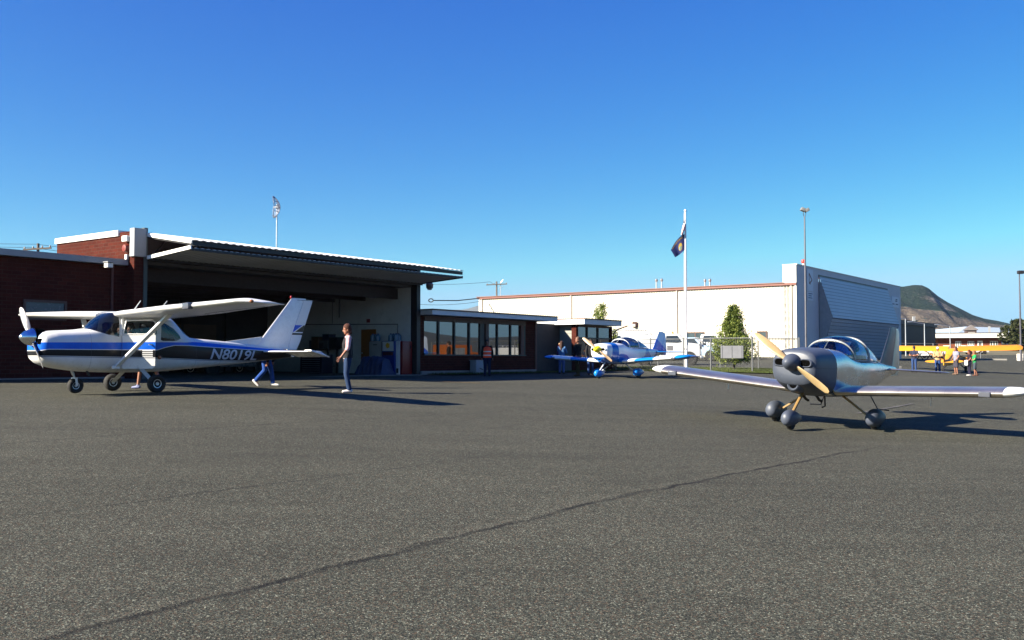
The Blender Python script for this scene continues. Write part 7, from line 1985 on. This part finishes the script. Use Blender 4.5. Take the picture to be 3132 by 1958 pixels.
# round dark tree at the right edge
gg = at(3118, 232)
tree('round_tree', 'large round dark green tree at the right edge of the view', gg, P(3118, 978, 232).z - gg.z, 5.2, [(0, .5), (.15, .9), (.4, 1), (.7, .85), (.9, .5), (1, .1)], 12000, .30, leaf_material('leaf dark', (.022, .034, .010, 1), (.07, .075, .022, 1)), 21, .3, .06, 20)
for k, (px, Y, pt) in enumerate(((3150, 240, 990), (3180, 250, 985))):
    gg = at(px, Y); tree('round_tree', ['dark bushy tree just beyond the right edge', 'second dark bushy tree beyond the right edge'][k], gg, P(px, pt, Y).z - gg.z, 5., [(0, .5), (.15, .9), (.4, 1), (.7, .85), (.9, .5), (1, .1)], 5000, .35, MATS.get('ld') or LEAF1, 31 + k, .3, .06, 10)
# ------------------------------------------------------------------ odds and ends on the far apron
g = at(2741, 73)
t = thing('marker_post', 'white post standing in a concrete block left of the yellow aircraft', 'post', loc=g)
b = MB(); b.cbox((-.25, 0, .12), (1.05, .7, .26), bev=.04); b.build('base', CONC, t, 40)
b = MB(); b.lathe([(.24, .085), (.95, .075), (1.0, .055), (1.5, .04)], (.05, 0, 0), (0, 0, 1), 12); b.build('post', WHITE, t, 40)
b = MB(); b.lathe([(.82, .084), (.90, .083)], (.05, 0, 0), (0, 0, 1), 12); b.build('band', STEELD, t)
g = at(2829, 118)
t = thing('picnic_table', 'dark picnic table on the far tarmac behind the man in navy', 'picnic table', loc=g, rotz=R(15))
b = MB()
for k in range(4): b.box(-.95, .95, -.36 + k * .185, -.20 + k * .185, .72, .76)
b.build('table_top', BROWN, t)
for sg in (1, -1):
    b = MB(); b.box(-.95, .95, sg * .75 - .13, sg * .75 + .13, .42, .46); b.build('bench', BROWN, t)
    b = MB(); b.bar((sg * .7, -.6, 0), (sg * .7, .25, .72), .06, .08); b.bar((sg * .7, .6, 0), (sg * .7, -.25, .72), .06, .08); b.bar((sg * .7, -.8, .40), (sg * .7, .8, .40), .06, .08); b.build('leg', BROWN, t)
g = at(3122, 120)
t = thing('barrel', 'large pale barrel planter on the far tarmac at the right edge', 'barrel', loc=g)
b = MB(); b.lathe([(0, .40), (.1, .44), (.5, .46), (.84, .44), (.86, .38), (.80, .36), (.78, .0)], axis=(0, 0, 1), n=24); b.build('drum', mat('drum cream', (.60, .55, .47, 1), .6, 0, .1, 3, dirt=.2), t, 40)
b = MB(); b.lathe([(.3, .462), (.34, .462)], axis=(0, 0, 1), n=24); b.lathe([(.6, .464), (.64, .464)], axis=(0, 0, 1), n=24); b.build('hoop', CHROME, t)
g = at(2843, 160)
t = thing('white_trailer', 'low white trailer parked behind the distant fence', 'trailer', loc=g, rotz=R(-3))
b = MB(); b.cbox((0, 0, .75), (4.6, 1.8, .85), bev=.06); b.build('box_body', TRW, t, 40)
for x in (-.5, .6): wheel(t, (x, -.85, .3), .3, .2, .5); wheel(t, (x, .85, .3), .3, .2, .5)
b = MB(); b.bar((-2.3, 0, .45), (-3.4, 0, .42), .1, .08); b.build('drawbar', STEELD, t)
g = at(2866, 158)
t = thing('parked_car', 'dark car with white roof parked near the white trailer', 'car', loc=g)
t2 = None
bpy.data.objects.remove(t)
vehicle('parked_car', 'small car with dark windows parked beside the white trailer', 'car', g, R(-5), [(-1.3, .5), (-1.35, 1.0), (-1.0, 1.55), (.5, 1.58), (1.0, 1.0), (1.5, .9), (1.55, .4), (-1.2, .35)], 1.7, [[(-1.0, 1.05), (-.85, 1.48), (-.1, 1.5), (-.1, 1.05)], [(0, 1.05), (0, 1.5), (.4, 1.5), (.75, 1.05)]], (-.85, 1.0), TRW, .3)
pts_ = [at(2895, 128), at(2960, 126), at(3080, 124)]
b = MB(); L = pts_
for i in range(2):
    b.bar(L[i] + Vector((0, 0, .06)), L[i + 1] + Vector((0, 0, .06)), .3, .26)
k_ = b.build('kerb', CONC); tag(k_, kind='structure')
# ------------------------------------------------------------------ air
b = MB(); b.box(-7000, 7000, -7000, 7000, -40, 420)
hz_ = bpy.data.materials.new('haze'); hz_.use_nodes = True; nt = NT(hz_.node_tree); nt.n.clear()
out = nt.node('ShaderNodeOutputMaterial'); pv = nt.node('ShaderNodeVolumePrincipled')
pv.inputs['Color'].default_value = (.48, .70, 1, 1); pv.inputs['Density'].default_value = 5.5e-5; pv.inputs['Anisotropy'].default_value = .2
nt.l.new(pv.outputs[0], out.inputs['Volume'])
o = b.build('haze', hz_, recalc=True); tag(o, kind='stuff')
bpy.context.view_layer.update()
